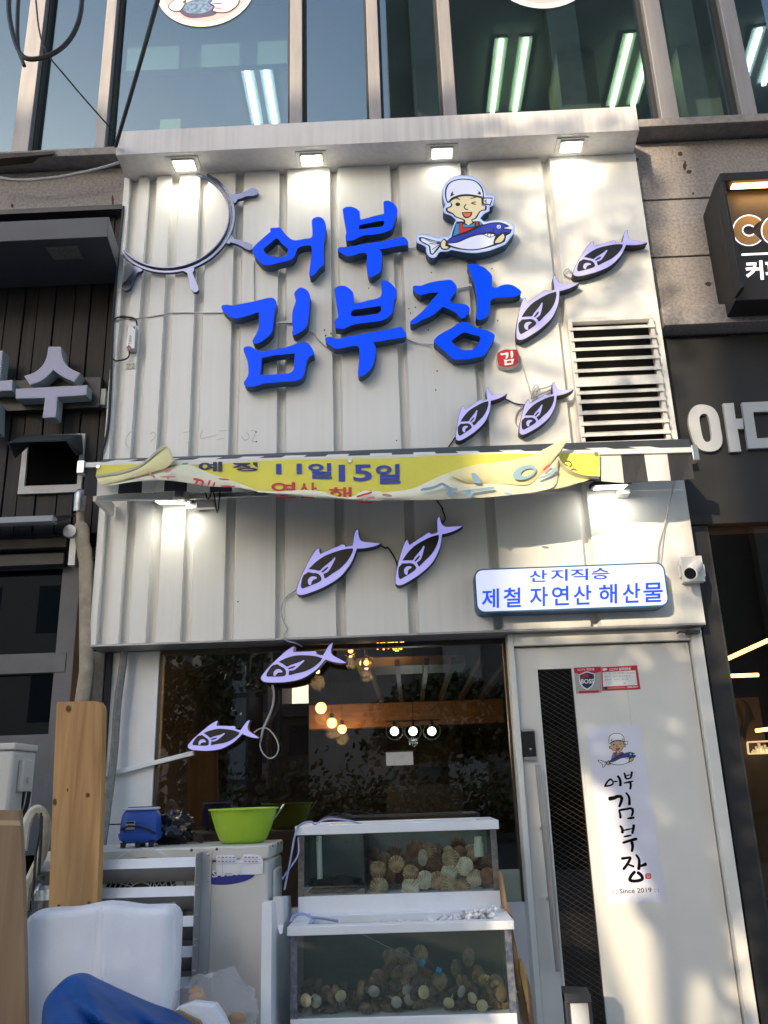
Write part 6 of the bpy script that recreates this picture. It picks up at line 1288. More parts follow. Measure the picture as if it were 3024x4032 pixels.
mb = MB(); rings(mb, [rr_ring(.12, .10, .018), rr_ring(.165, .13, .032), rr_ring(.176, .14, .05), rr_ring(.176, .14, .058)]); rings(mb, [rr_ring(.162, .128, .0582, rib=.02), rr_ring(.160, .126, .10, rib=.02), rr_ring(.150, .116, .135, rib=.02), rr_ring(.125, .095, .152, rib=.02)]); rings(mb, [rr_ring(.112, .085, .1522), rr_ring(.112, .085, .166)])
mesh('housing', mb, M_pb, pu)
mb = MB(); mb.tube(rr_ring(.14, .11, .157, 30), .0055, 8, closed=True); mesh('hose_ring', mb, mat('pale_hose', (.55, .57, .66), .5), pu)
for dx, dy in ((-.06, -.045), (.005, -.05), (.06, -.04), (0, .04)):
    mb = MB(); mb.lathe([(0, 0), (.011, 0), (.013, .022), (0, .022)], pc + Vector((dx, dy, 0)), 12); mesh('foot', mb, M_blk_plastic, pu)
mb = MB(); mb.box(pc.x - .045, pc.x - .006, pc.y - .072, pc.y - .0665, pc.z + .075, pc.z + .108); lbp = mesh('rating_plate', mb, mat('rating_grey', (.42, .42, .42), .4), pu)
mb = MB(); mb.box(pc.x - .043, pc.x - .008, pc.y - .0728, pc.y - .0721, pc.z + .098, pc.z + .106); mesh('plate_print', mb, M_mk, lbp)
mb = MB(); ball(mb, pc + Vector((-.062, -.068, .078)), .009, 8); mb.tube([pc + Vector(q) for q in ((-.062, -.07, .078), (-.03, -.078, .09), (.02, -.078, .086), (.06, -.075, .07), (.085, -.06, .055))], .0045, 6); mesh('power_lead', mb, M_cable, pu)
# black bag
bc = A('WL', 700, 1560, -.40); bc.z = AZ1
rb = random.Random(3)
def lumpy(c_, rx, ry, rz, nu=36, nv=18, amp=.18, seed=1, fl=True, pw=1.0):
    from mathutils import noise
    mb = MB()
    def f(u, v):
        th, ph = 2 * math.pi * u, math.pi * v
        d = Vector((math.sin(ph) * math.cos(th), math.sin(ph) * math.sin(th), math.cos(ph)))
        k = 1 + amp * noise.noise(d * 2.2 + Vector((seed * 7.1, 0, 0))) + amp * .7 * abs(noise.noise(d * 5 + Vector((0, seed * 3.3, 0)))) - amp * .2
        p = Vector((d.x * rx * k, d.y * ry * k, d.z * rz * k))
        z = p.z + rz * .85
        return Vector((c_.x + p.x, c_.y + p.y, c_.z + max(0.0, z) if fl else c_.z + p.z))
    mb.grid(f, nu, nv); return mb
mb = lumpy(bc, .10, .08, .075, 48, 24, .35, 4)
mb.add([bc + Vector(q) for q in ((.05, -.03, .02), (.14, -.03, .001), (.155, .0, .012), (.09, .02, .05))], [(0, 1, 2, 3)])
tag(mesh('plastic_bag', mb, mat('black_bag_plastic', (.010, .010, .011), .2, bump=.35, bs=9), smooth_deg=50), 'crumpled black plastic bag on the outdoor unit behind the blue pump', 'bag')
# bowl
bw = A('WL', 1212, 1590, -.50); bw.z = AZ1
mb = MB(); r1 = .152; h = .142
mb.lathe([(0, .002), (.075, .0), (.090, .004), (.104, .018), (.122, .06), (.138, .11), (.146, h - .004), (r1 + .002, h - .004), (r1 + .003, h), (r1 + .001, h + .003), (.145, h + .003), (.134, .11), (.118, .06), (.1, .022), (.086, .009), (0, .007)], bw, 56)
bo = mesh('bowl', mb, mat('lime_plastic', (.36, .56, .03), .38, var=.05)); tag(bo, 'large lime green plastic bowl on top of the outdoor unit', 'bowl')
mb = MB(); mb.tube([Vector((bw.x + .10, bw.y, bw.z + .05)), A('WL', 1507, 1322, -.50)], .004, 8); tag(mesh('steel_spoon', mb, M_steel), 'thin steel spoon handle sticking out of the green bowl', 'spoon')

# =================================================================== seafood tanks
M_tframe = mat('tank_corner_metal', (.20, .195, .185), .5, .5, var=.5, vs=40); M_tframe2 = mat('tank_corner_worn_blue', (.045, .065, .13), .5, .3, var=.8, vs=45, var2=(.22, .22, .24))
M_tglass = glass('tank_glass', (.86, .90, .87), .9, .06)
def vol(name, dens, c, ab):
    m = bpy.data.materials.new(name); m.use_nodes = True; n = m.node_tree; n.nodes.clear(); o = n.nodes.new('ShaderNodeOutputMaterial'); t = n.nodes.new('ShaderNodeBsdfTransparent'); v = n.nodes.new('ShaderNodeVolumePrincipled')
    v.inputs['Color'].default_value = (*c, 1); v.inputs['Density'].default_value = dens; v.inputs['Absorption Color'].default_value = (*ab, 1)
    n.links.new(t.outputs[0], o.inputs[0]); n.links.new(v.outputs[0], o.inputs[1]); return m
def tank(label, x0, x1, y0, y1, zb_, zg0, zg1, zl, cm, back, lidt):
    """cabinet base, glass box, white top rim"""
    t = thing('seafood_tank', label, 'fish tank', ((x0 + x1) / 2, (y0 + y1) / 2, zb_), 'stepped seafood tanks')
    mb = MB(); mb.box(x0, x1, y0, y1, zb_, zg0); mesh('base', mb, M_pvc, t, bevel=.003)
    mb = MB(); mb.box(x0 + .006, x1 - .006, y0 + .004, y0 + .010, zg0 + .001, zg1); mb.box(x1 - .012, x1 - .006, y0 + .011, y1 - .01, zg0 + .001, zg1); mb.box(x0 + .006, x0 + .012, y0 + .011, y1 - .01, zg0 + .001, zg1); mesh('glass', mb, M_tglass, t)
    for xa_, xb_ in ((x0, x0 + .026), (x1 - .026, x1)):
        mb = MB(); mb.box(xa_, xb_, y0, y0 + .003, zg0 + .001, zg1); mb.box(xa_ if xa_ == x0 else x1 - .003, x0 + .003 if xa_ == x0 else x1, y0 + .0032, y0 + .03, zg0 + .001, zg1); mesh('corner_strip', mb, cm, t)
    mb = MB(); mb.box(x0 + .013, x1 - .013, y1 - .03, y1 - .02, zg0 + .001, zg1); mesh('back_panel', mb, back, t)
    mb = MB(); l = lidt; e = .012; mb.box(x0 - e, x1 + e, y0 - e, y0 + .05, zg1 + .001, zl); mb.box(x0 - e, x1 + e, y1 - .05, y1, zg1 + .001, zl); mb.box(x0 - e, x0 + .06, y0 + .0502, y1 - .0502, zg1 + .001, zl); mb.box(x1 - .06, x1 + e, y0 + .0502, y1 - .0502, zg1 + .001, zl); mesh('top_rim', mb, M_pvc, t, bevel=.002)
    return t
UY = -.52; ux0 = A('TA', 262, 470, UY).x; ux1 = A('TA', 1450, 430, UY).x
uz = [A('TA', 850, y, UY).z for y in (690 - 0, 632, 268, 212)]
ZL_ = A('TA', 850, 808, -.85).z
bx1 = A('TA', 1476, 660, UY).x
ut = tank('upper seafood tank full of scallops behind and above the other tank', ux0, ux1, UY, -.12, 0, uz[1], uz[2], uz[3], M_tframe, mat('tank_back_upper', (.13, .155, .14), .6, var=.3, vs=3), 0)
LY = -.85; lx0 = A('TA', 217, 1100, LY).x; lx1 = A('TA', 1545, 1100, LY).x
lz = [A('TA', 880, y, LY).z for y in (1360, 863, 808)]
lt = tank('lower seafood tank with sea snails in cloudy water, in front of the scallop tank', lx0, lx1, LY, UY - .002, 0, lz[0], lz[1], lz[2], M_tframe2, mat('tank_back_lower', (.030, .042, .034), .6, var=.3, vs=3), 0)
mb = MB(); mb.box(ux0 + .0135, ux1 - .0135, UY + .0115, -.152, uz[1] + .002, uz[2] - .012); mesh('water', mb, vol('clear_sea_water', .10, (.42, .52, .44), (.30, .40, .34)), ut, smooth_deg=0)
mb = MB(); mb.box(lx0 + .0135, lx1 - .0135, LY + .0115, UY - .034, lz[0] + .002, lz[1] - .012); mesh('water', mb, vol('cloudy_sea_water', 4.0, (.17, .23, .16), (.25, .36, .28)), lt, smooth_deg=0)
p = A('TA', 657, 450, UY + .02); mb = MB(); mb.box(p.x - .003, p.x + .003, UY + .014, -.155, uz[1] + .003, uz[2] - .003); mesh('divider', mb, M_black, ut)
mb = MB(); mb.tube([A('TA', 385, 290, UY + .10), A('TA', 392, 560, UY + .10)], .013, 12); tag(mesh('white_pipe', mb, M_pvc), 'white upright pipe in the empty left part of the scallop tank', 'pipe')
p = A('TA', 1337, 410, UY + .05); mb = MB(); mb.lathe([(0, 0), (.02, 0), (.021, .05), (.017, .058), (.017, .08), (.008, .085), (0, .085)], p, 18); tag(mesh('filter_bottle', mb, mat('filter_white', (.7, .72, .68), .5)), 'white filter bottle at the top right of the scallop tank', 'filter')
# dark rubble in the left compartment
mb = MB(); p = A('TA', 480, 620, UY + .1); p.z = uz[1] + .003; mb = lumpy(p, .12, .06, .035, 36, 16, .5, 9); tag(mesh('dark_seaweed', mb, mat('seaweed_dark', (.02, .02, .014), .7, var=.5, vs=40)), 'dark clump on the floor of the empty tank compartment', 'seaweed')

def scallop_mesh(mb, r):
    """two ribbed valves fanning from the hinge at the bottom, with the two small ears"""
    NU, NV = 56, 8; ap = .82
    def f(u, v, s):
        b_ = R(-88) + R(176) * u; d_ = r * (ap * math.cos(b_) + math.sqrt(1 - (ap * math.sin(b_)) ** 2)) * (1 + .018 * math.cos(u * math.pi * 2 * 14))
        x, z = math.sin(b_) * d_ * v, math.cos(b_) * d_ * v - ap * r
        q = min(1, (x * x + z * z) / (r * r)); hgt = .34 * r * (1 - q) ** .55 * (1 if s < 0 else .7) + .03 * r * v * math.cos(u * math.pi * 2 * 14)
        return Vector((x, s * max(.0008, hgt), z))
    mb.grid(lambda u, v: f(u, v, -1), NU, NV); mb.grid(lambda u, v: f(u, v, 1), NU, NV)
    mb.prism([(-.46 * r, -.03 * r, -.98 * r), (.46 * r, -.03 * r, -.98 * r), (.36 * r, -.05 * r, -.62 * r), (-.36 * r, -.05 * r, -.62 * r)], (0, .08 * r, 0))
def shellmat(name, c1, c2):
    m = mat(name, c1, .6); n = m.node_tree; b = n.nodes['Principled BSDF']; tc = n.nodes.new('ShaderNodeTexCoord'); sx = n.nodes.new('ShaderNodeSeparateXYZ'); n.links.new(tc.outputs['Object'], sx.inputs[0])
    at_ = n.nodes.new('ShaderNodeMath'); at_.operation = 'ARCTAN2'; az_ = n.nodes.new('ShaderNodeMath'); az_.inputs[1].default_value = .0305; n.links.new(sx.outputs[2], az_.inputs[0]); n.links.new(sx.outputs[0], at_.inputs[0]); n.links.new(az_.outputs[0], at_.inputs[1])
    mu = n.nodes.new('ShaderNodeMath'); mu.operation = 'MULTIPLY'; mu.inputs[1].default_value = 28.6; n.links.new(at_.outputs[0], mu.inputs[0]); si = n.nodes.new('ShaderNodeMath'); si.operation = 'SINE'; n.links.new(mu.outputs[0], si.inputs[0])
    no = n.nodes.new('ShaderNodeTexNoise'); no.inputs['Scale'].default_value = 45; n.links.new(tc.outputs['Object'], no.inputs[0])
    ad = n.nodes.new('ShaderNodeMath'); ad.operation = 'MULTIPLY_ADD'; ad.inputs[1].default_value = .13; n.links.new(si.outputs[0], ad.inputs[0]); n.links.new(no.outputs[0], ad.inputs[2])
    rp = n.nodes.new('ShaderNodeValToRGB'); rp.color_ramp.elements[0].position = .3; rp.color_ramp.elements[1].position = .66; rp.color_ramp.elements[0].color = (*c2, 1); rp.color_ramp.elements[1].color = (*c1, 1)
    n.links.new(ad.outputs[0], rp.inputs[0]); n.links.new(rp.outputs[0], b.inputs['Base Color']); return m
SM = [shellmat('shell_tan', (.52, .36, .22), (.22, .11, .055)), shellmat('shell_white', (.72, .66, .56), (.45, .34, .23)), shellmat('shell_brown', (.30, .16, .085), (.12, .055, .03)), shellmat('shell_ochre', (.50, .40, .24), (.24, .16, .085))]
SN = ['tan', 'white', 'brown', 'ochre']
protos = []
for i in range(4):
    mb = MB(); scallop_mesh(mb, .0365); o = mesh('scallop', mb, SM[i], smooth_deg=60); protos.append(o); o['category'] = 'scallop'; o['group'] = 'scallops in the upper tank'; o['label'] = '%s ribbed scallop in the pile in the upper tank' % SN[i]
front = [(735, 490, 0), (845, 455, 0), (930, 510, 0), (1015, 550, 1), (742, 590, 3), (930, 592, 1), (1003, 418, 1), (1170, 425, 3), (1160, 502, 1), (1250, 470, 1), (1310, 540, 1), (1388, 530, 2), (1245, 585, 0), (1163, 585, 3), (1092, 555, 0)]
backl = [(1070, 470, 2), (712, 400, 2), (840, 392, 2), (955, 365, 2), (1080, 380, 2), (1212, 335, 2), (1290, 390, 3), (1340, 445, 2), (868, 540, 2), (795, 530, 2), (690, 560, 2), (905, 425, 0), (1400, 590, 2), (690, 480, 2), (825, 600, 0), (1010, 600, 2), (1110, 600, 2), (1330, 600, 3), (1390, 440, 2), (770, 440, 2), (990, 480, 2), (1220, 400, 2), (1130, 460, 2), (900, 560, 2), (1040, 380, 0), (870, 470, 2), (740, 540, 2), (1150, 400, 0), (1300, 480, 2), (1360, 560, 2), (960, 530, 2), (700, 610, 2), (1060, 530, 2)]
used = set()
PLACE = [('top right', ), ]
def lab_scallop(x, y, k, fr):
    return '%s ribbed scallop %s the pile in the upper tank' % (SN[k], 'pressed on the front glass in' if fr else 'deeper in')
for j, (x, y, k) in enumerate(front + backl):
    fr = j < len(front); Y = UY + .045 + (0 if fr else .06 + .03 * (j % 3)) + rnd.uniform(0, .012)
    if k not in used: o = protos[k]; used.add(k)
    else: o = protos[k].copy(); col.objects.link(o)
    p = A('TA', x, y, Y); o.location = p; o['label'] = lab_scallop(x, y, k, fr)
    tl = .2 if fr else .5
    o.rotation_euler = (rnd.uniform(-tl, tl), rnd.uniform(-2.6, 2.6), rnd.uniform(-tl, tl))
    if (x, y) == (1003, 418): o.rotation_euler = (0, 1.2, .95)
    s_ = rnd.uniform(.92, 1.12); o.scale = (s_, s_, s_)
# sea snails and dim scallops of the lower tank
M_sn1 = mat('snail_shell_dark', (.10, .075, .055), .65, var=.6, vs=60); M_sn2 = mat('snail_shell_ochre', (.26, .17, .10), .6, var=.5, vs=60); M_op = mat('snail_operculum', (.66, .56, .36), .5, var=.25, vs=40); M_opg = mat('snail_operculum_grey', (.46, .44, .40), .5, var=.25, vs=40)
def snail(m1, m2, label):
    t = thing('sea_snail', label, 'sea snail', (0, 0, 0), 'sea snails in the lower tank')
    mb = MB(); P, Rr = [], []
    for k in range(56):
        a_ = k / 55 * 2 * math.pi * 3.2; s_ = math.exp(-.145 * a_); P.append(Vector((.021 * s_ * math.cos(a_), .052 * (1 - s_) , .021 * s_ * math.sin(a_)))); Rr.append(.021 * s_ * (1 + .1 * math.sin(a_ * 6)))
    mb.tube(P, Rr, 12); mesh('shell', mb, m1, t, local=True)
    mb = MB(); mb.lathe([(0, .006), (.018, .004), (.024, .0), (.0, -.003)], (.020, -.016, .004), 22, axis='Y'); mb.add([(.030, -.014, .02), (.048, -.006, .040), (.036, -.01, .012)], [(0, 1, 2)]); mesh('operculum', mb, m2, t, local=True)
    return t
SP = [snail(M_sn1, M_op, 'sea snail with a pale round lid facing out of the lower tank'), snail(M_sn1, M_opg, 'sea snail with a grey round lid in the lower tank'), snail(M_sn2, M_sn2, 'brown spiny sea snail among the dark shells of the lower tank')]
us = set()
rq = random.Random(17)
pale = [(295, 1255, 0), (530, 1205, 0), (378, 1300, 1), (745, 1210, 1), (855, 1300, 1), (975, 1235, 0), (1135, 1275, 0), (1293, 1215, 0), (1335, 1268, 0), (660, 1285, 2), (478, 1240, 2), (625, 1200, 2), (1210, 1235, 1), (1450, 1190, 2)]
dark = [(300, 1320, 2), (450, 1320, 2), (560, 1310, 2), (700, 1330, 2), (780, 1260, 2), (930, 1320, 2), (1050, 1310, 2), (1200, 1310, 2), (1260, 1310, 2), (1400, 1300, 2), (1470, 1270, 2), (1080, 1240, 2), (890, 1240, 2), (600, 1260, 2), (410, 1230, 2), (340, 1210, 2), (1400, 1220, 2), (820, 1200, 2), (1050, 1180, 2), (1240, 1180, 2), (1500, 1320, 2), (250, 1310, 2)] + [(rq.uniform(250, 1510), rq.uniform(1170, 1335), 2 if rq.random() < .8 else 1) for _ in range(44)]
for j, (x, y, k) in enumerate(pale + dark):
    fr = j < len(pale); Y = LY + (.04 if fr else .085 + .03 * (j % 3)); p = A('TA', x, y, Y); p.z = max(p.z, lz[0] + .024)
    lab = ('sea snail with a pale round lid pressed to the front glass of the lower tank', 'sea snail with a grey round lid at the front of the lower tank' if fr else 'sea snail with a grey round lid among the dark heap in the lower tank', 'brown sea snail at the front glass of the lower tank' if fr else 'brown sea snail in the dark heap of the lower tank')[k]
    rot = (rnd.uniform(-.5, .5), rnd.uniform(-3, 3), rnd.uniform(-.5, .5)) if k < 2 else (rnd.uniform(-3, 3), rnd.uniform(-3, 3), rnd.uniform(-3, 3))
    if k not in us: o = SP[k]; us.add(k); o.location = p; o.rotation_euler = rot; o['label'] = lab
    else: o = dup(SP[k], p, lab, rot)
    o.scale = (rnd.uniform(.85, 1.05),) * 3
for x, y, k in ((810, 1010, 3), (880, 1000, 3), (990, 990, 3), (1275, 1010, 3), (930, 1075, 3), (800, 1075, 0), (1200, 1075, 3), (900, 1160, 0), (960, 1130, 3), (1060, 1165, 2), (1440, 1165, 0), (1100, 1150, 3), (740, 1130, 2), (1330, 1110, 2), (1020, 1075, 2), (860, 1110, 0), (1380, 1160, 3)):
    o = protos[k].copy(); col.objects.link(o); o['group'] = 'dim scallops in the lower tank'; o['label'] = '%s scallop half lost in the cloudy water of the lower tank' % SN[k]
    o.location = A('TA', x, y, LY + .13 + rnd.uniform(-.02, .06)); o.rotation_euler = (rnd.uniform(-.5, .5), rnd.uniform(-3, 3), rnd.uniform(-.6, .6)); o.scale = (.92,) * 3
as_ = thing('air_stone', 'black air stone with bright blue ends hanging in the lower tank', 'air stone', tuple(A('TA', 1045, 1065, LY + .05)))
p, q = A('TA', 985, 1035, LY + .045), A('TA', 1108, 1098, LY + .045); d = (q - p).normalized()
mb = MB(); mb.tube([p + d * .02, q - d * .02], .011, 12); mesh('stone', mb, M_black, as_)
mb = MB(); mb.tube([p, p + d * .02], .014, 12); mb.tube([q - d * .02, q], .014, 12); mesh('blue_end', mb, mat('cap_blue', (.02, .24, .48), .4), as_)
M_tubeb = mat('air_tube_lavender', (.30, .33, .58), .35)
cable('thin air tube from the rim down to the air stone', [('TA', 640, 870, LY + .03), ('TA', 780, 940, LY + .03), ('TA', 985, 1035, LY + .04)], .0014, M_tubeb, 4, 'air tube')
cable('bluish air tube looping over the rim of the scallop tank', [('TA', 180, 610, UY - .06), ('TA', 215, 440, UY - .04), ('TA', 250, 260, UY - .03), ('TA', 290, 215, UY + .02), ('TA', 340, 206, UY + .03), ('TA', 365, 222, UY + .04), ('TA', 400, 200, UY + .03), ('TA', 460, 188, UY + .03), ('TA', 560, 198, UY + .03), ('TA', 640, 218, UY + .05)], .0045, M_tubeb, 6, 'air tube')
cable('second bluish air tube hanging left of the scallop tank', [('TA', 168, 545, UY - .05), ('TA', 205, 490, UY - .04), ('TA', 262, 400, UY - .03), ('TA', 262, 300, UY - .02)], .004, M_tubeb, 6, 'air tube')
cable('bluish air tube lying over the rim of the lower tank', [('TA', 215, 800, LY + .1), ('TA', 235, 765, LY + .12), ('TA', 290, 752, LY + .13), ('TA', 340, 770, LY + .12), ('TA', 420, 780, LY + .12), ('TA', 500, 795, LY + .13)], .005, M_tubeb, 6, 'air tube')
cable('short bluish air tube dipping into the lower tank', [('TA', 325, 755, LY + .13), ('TA', 345, 790, LY + .10), ('TA', 350, 806, LY + .09)], .005, M_tubeb, 6, 'air tube')
mb = MB(); p = A('TA', 415, 216, UY + .02); mb.box(p.x - .028, p.x + .028, UY - .002, UY + .05, uz[3] + .0005, uz[3] + .008); tag(mesh('rim_clip', mb, M_pvc, bevel=.002), 'flat white clip on the front rim of the scallop tank', 'clip')
# foam on the lower tank
mb = MB(); rf = random.Random(5)
for k in range(420):
    x = rf.uniform(1010, 1440) if k < 300 else rf.uniform(720, 960); t_ = (x - 1010) / 430
    hmax = (.008 + .055 * max(0, t_)) if x > 1000 else .008
    p = A('TA', x, 790, UY - .04 - rf.uniform(0, .2)); p.z = lz[1] - .002 + rf.uniform(0, 1) * hmax * 1.0
    if x > 960 or rf.random() < .6: ball(mb, p, rf.uniform(.004, .010), 8)
mf = mat('foam_white', (.80, .79, .81), .4, bump=.5, bs=200)
o = mesh('foam', mb, mf, smooth_deg=60); o['kind'] = 'stuff'; o['label'] = 'frothy white bubbles on the water at the right of the lower tank'
# plywood edges right of the tanks
M_ply = wood('plywood_edge', (.36, .22, .11), (.22, .13, .065), 5, .7, (9, 9, 1))
for lab, pts, Y in (('tall thin plywood board standing beside the scallop tank', [(1455, 500), (1474, 512), (1502, 690), (1535, 770), (1540, 860), (1600, 1150), (1650, 1420), (1600, 1420), (1555, 1100), (1520, 800), (1480, 700)], -.60), ('second plywood board leaning at the right side of the lower tank', [(1578, 1030), (1598, 1045), (1640, 1180), (1668, 1420), (1640, 1420), (1612, 1250), (1580, 1100)], -.66)):
    mb = MB(); mb.prism([A('TA', *q, Y) for q in pts], (0.0, .10, 0)); tag(mesh('plywood_board', mb, M_ply, smooth_deg=0), lab, 'board', 'plywood boards beside the tanks')
# notched white side board
SBY = -.95; xs0, xs1 = A('AC', 1256, 1000, SBY).x, A('AC', 1328, 1000, SBY).x
def sp(x, y): p = atx(*cp('AC', (x, y)), xs1); return (p.y, p.z)
prof_ = [sp(1328, 835), sp(1358, 820), sp(1362, 960), sp(1372, 1030), sp(1388, 1068), sp(1405, 1060), sp(1412, 1000), sp(1404, 790), sp(1466, 786), sp(1472, 930)]
yb_ = prof_[-1][0]; yb_ = min(yb_, -.35); prof_ = prof_[:-1] + [(yb_, prof_[-1][1]), (yb_, .0), (prof_[0][0], .0)]
mb = MB(); mb.prism([(xs1, y, z) for y, z in prof_], (xs0 - xs1, 0, 0)); tag(mesh('notched_board', mb, M_pvc, smooth_deg=0), 'upright white board with a deep U notch between outdoor unit and tanks', 'board')

# =================================================================== things leaning in front, lower left
M_pine = wood('pine_plank', (.58, .34, .14), (.34, .165, .055), 3.0, .55, (8, 8, .5), .12)
pk = thing('pine_plank', 'upright pine plank with knots and rounded top corners in front of the outdoor unit', 'plank', tuple(A('PL', 450, 1700, -.92)))
YP_ = -.90; out_ = [(357, 190), (365, 182), (595, 177), (625, 185), (642, 210), (645, 240), (640, 600), (605, 1700), (298, 1700), (335, 700)]
mb = MB(); mb.prism([A('PL', *q, YP_) for q in out_], (.004, .04, 0)); mesh('board', mb, M_pine, pk, bevel=.003)
M_knot = mat('knot_brown', (.13, .045, .02), .6, var=.5, vs=120); M_knr = mat('knot_ring', (.36, .17, .055), .6)
for x, y, rx, ry in ((432, 226, 16, 20), (553, 770, 12, 13), (345, 813, 11, 20), (561, 1448, 9, 10), (371, 1469, 9, 11), (425, 737, 4, 11)):
    mb = MB(); mb.prism([A('PL', *q, YP_ - .0008) for q in ell(x, y, rx * 1.35, ry * 1.35, 18)], (0, .0004, 0)); kn = mesh('knot', mb, M_knr, pk, smooth_deg=0)
    mb = MB(); mb.prism([A('PL', *q, YP_ - .0014) for q in ell(x, y, rx, ry, 18)], (0, .0004, 0)); mesh('knot_core', mb, M_knot, kn, smooth_deg=0)
# foam bundle
M_foam = mat('foam_sheet_white', (.76, .77, .82), .6, var=.06, vs=6, bump=.2, bs=120)
fb = thing('foam_bundle', 'bundle of white foam sheets wrapped in clear film at the lower left', 'foam bundle', (-1.15, -1.1, 0))
YF0 = -1.12
a, b = A('PL', 138, 1550, YF0), A('PL', 640, 1480, YF0); c_ = A('PL', 1082, 1488, YF0)
def pillow(x0, x1, y0, y1, z0, z1a, z1b, rnd_, m, name):
    mb = MB()
    def sec(t): return x0 + (x1 - x0) * t
    n = 20
    for i in range(n + 1):
        t = i / n; x = sec(t); zt_ = z1a + (z1b - z1a) * t + .003 * math.sin(t * 9); edge = min(1, min(t, 1 - t) * n / 2.0); q = rnd_ * (1 - .0 * edge)
        ins = .022 * (1 - math.sqrt(min(1, edge)))
        for k in range(9):
            an = math.pi * k / 8; yc = (y0 + y1) / 2; hw = (y1 - y0) / 2 - ins
            yy = yc - math.cos(an) * hw; zz = zt_ - q + math.sin(an) ** .6 * q - ins
            mb.v.append(Vector((x, yy, zz)))
        mb.v.append(Vector((x, y1 - ins, z0))); mb.v.append(Vector((x, y0 + ins, z0)))
    m_ = 11
    for i in range(n):
        for k in range(m_):
            k2 = (k + 1) % m_; mb.f.append((i * m_ + k, (i + 1) * m_ + k, (i + 1) * m_ + k2, i * m_ + k2)); mb.m.append(0)
    mb.f.append(tuple(range(m_))); mb.m.append(0); mb.f.append(tuple(n * m_ + k for k in range(m_))[::-1]); mb.m.append(0)
    return mesh(name, mb, m, fb, smooth_deg=50)
pillow(a.x, b.x + .02, YF0, YF0 + .20, 0, a.z + .015, b.z + .012, .03, M_foam, 'foam_block')
pillow(b.x - .03, c_.x, YF0 - .012, YF0 + .19, 0, b.z + .012, c_.z + .0, .03, M_foam, 'foam_block')
M_film = filmmat('clear_film', (.86, .88, .95), .20, .12, 1.0, 9)
def film(top, bot, Y0, Y1, bulge, wave, name='film', m=None, par=None, nu=30, nv=16):
    T, B = resample(top, nu), resample(bot, nu); mb = MB(); from mathutils import noise
    for i in range(nu + 1):
        for j in range(nv + 1):
            v = j / nv; q = (T[i][0] + (B[i][0] - T[i][0]) * v, T[i][1] + (B[i][1] - T[i][1]) * v)
            Y = Y0 + (Y1 - Y0) * v - bulge * math.sin(math.pi * min(1, v * 1.0)) + wave * noise.noise(Vector((i * .16, j * .22, 3.1 + Y0 * 5))) + wave * .5 * noise.noise(Vector((i * .4 + j * .3, j * .5, 1.7)))
            mb.v.append(at(*q, Y))
    for i in range(nu):
        for j in range(nv): k = i * (nv + 1) + j; mb.f.append((k, k + nv + 1, k + nv + 2, k + 1)); mb.m.append(0)
    return mesh(name, mb, m or M_film, par, smooth_deg=70)
film(S('PL', (632, 1470), (700, 1458), (760, 1456), (860, 1478), (960, 1482), (1040, 1472), (1092, 1440), (1104, 1440)), S('PL', (640, 2200), (760, 2200), (900, 2200), (1000, 2200), (1060, 2180), (1100, 2150), (1112, 2130), (1114, 2130)), YF0 - .03, YF0 - .035, .01, .02, 'film', None, fb)
film(S('PL', (100, 1478), (160, 1500), (300, 1508), (450, 1490), (600, 1472), (650, 1462)), S('PL', (150, 2240), (200, 2240), (300, 2240), (450, 2240), (600, 2240), (650, 2240)), YF0 - .012, YF0 - .02, .012, .02, 'film', None, fb)
# kraft board at the far left
mb = MB(); mb.prism([A('PL', *q, -1.22) for q in ((-60, 862), (120, 866), (128, 1000), (140, 1200), (152, 1700), (165, 2400), (-60, 2400))], (0, .03, 0)); cb = mesh('cardboard_sheet', mb, wood('kraft_board', (.30, .20, .115), (.235, .15, .085), 3, .75, (9, 9, .4), .1), smooth_deg=0)
tag(cb, 'tall brown cardboard sheet at the lower left edge of the photo', 'cardboard')
mb = MB(); mb.prism([A('PL', *q, -1.2215) for q in ((-60, 925), (126, 930), (130, 962), (-60, 958))], (0, .001, 0)); mesh('tape', mb, mat('packing_tape', (.40, .30, .20), .3), cb)
# blue tarpaulin
M_tarp = mat('tarp_blue', (.008, .080, .31), .42, var=.3, vs=3, bump=.08, bs=90, spec=.15)
def tarp(top, bot, nu=90, nv=50):
    from mathutils import noise
    T, B = resample(top, nu), resample(bot, nu); mb = MB()
    for i in range(nu + 1):
        for j in range(nv + 1):
            u, v = i / nu, j / nv; q = (T[i][0] + (B[i][0] - T[i][0]) * v, T[i][1] + (B[i][1] - T[i][1]) * v)
            fold = .075 * (1 - abs(noise.noise(Vector((u * 2.2 - v * 1.4, v * 2.6 + u * .8, 2.7)))) * 2.2) + .03 * (1 - abs(noise.noise(Vector((u * 5 - v * 3.5, v * 4, 8.1)))) * 2)
            crease = .10 * math.exp(-((u * 1.0 - .30 - v * .22) / .05) ** 2) * min(1, v * 5)
            mb.v.append(at(*q, -1.28 - .42 * math.sin(min(1, v * 1.3) * math.pi / 2) + crease - fold * min(1, v * 4)))
    for i in range(nu):
        for j in range(nv): k = i * (nv + 1) + j; mb.f.append((k, k + nv + 1, k + nv + 2, k + 1)); mb.m.append(0)
    return mesh('tarpaulin', mb, M_tarp, smooth_deg=40)
tp = tarp(S('PL', (268, 2330), (274, 2130), (300, 2050), (345, 1995), (420, 1925), (500, 1897), (560, 1905), (640, 1945), (800, 2020), (950, 2085), (1080, 2132), (1180, 2190), (1260, 2260)),
          S('PL', (290, 2600), (340, 2600), (400, 2600), (460, 2600), (520, 2600), (600, 2600), (700, 2600), (800, 2600), (900, 2600), (1000, 2600), (1100, 2600), (1200, 2600), (1280, 2600)))
tag(tp, 'heaped blue plastic tarpaulin in front of the white foam bundle', 'tarpaulin')
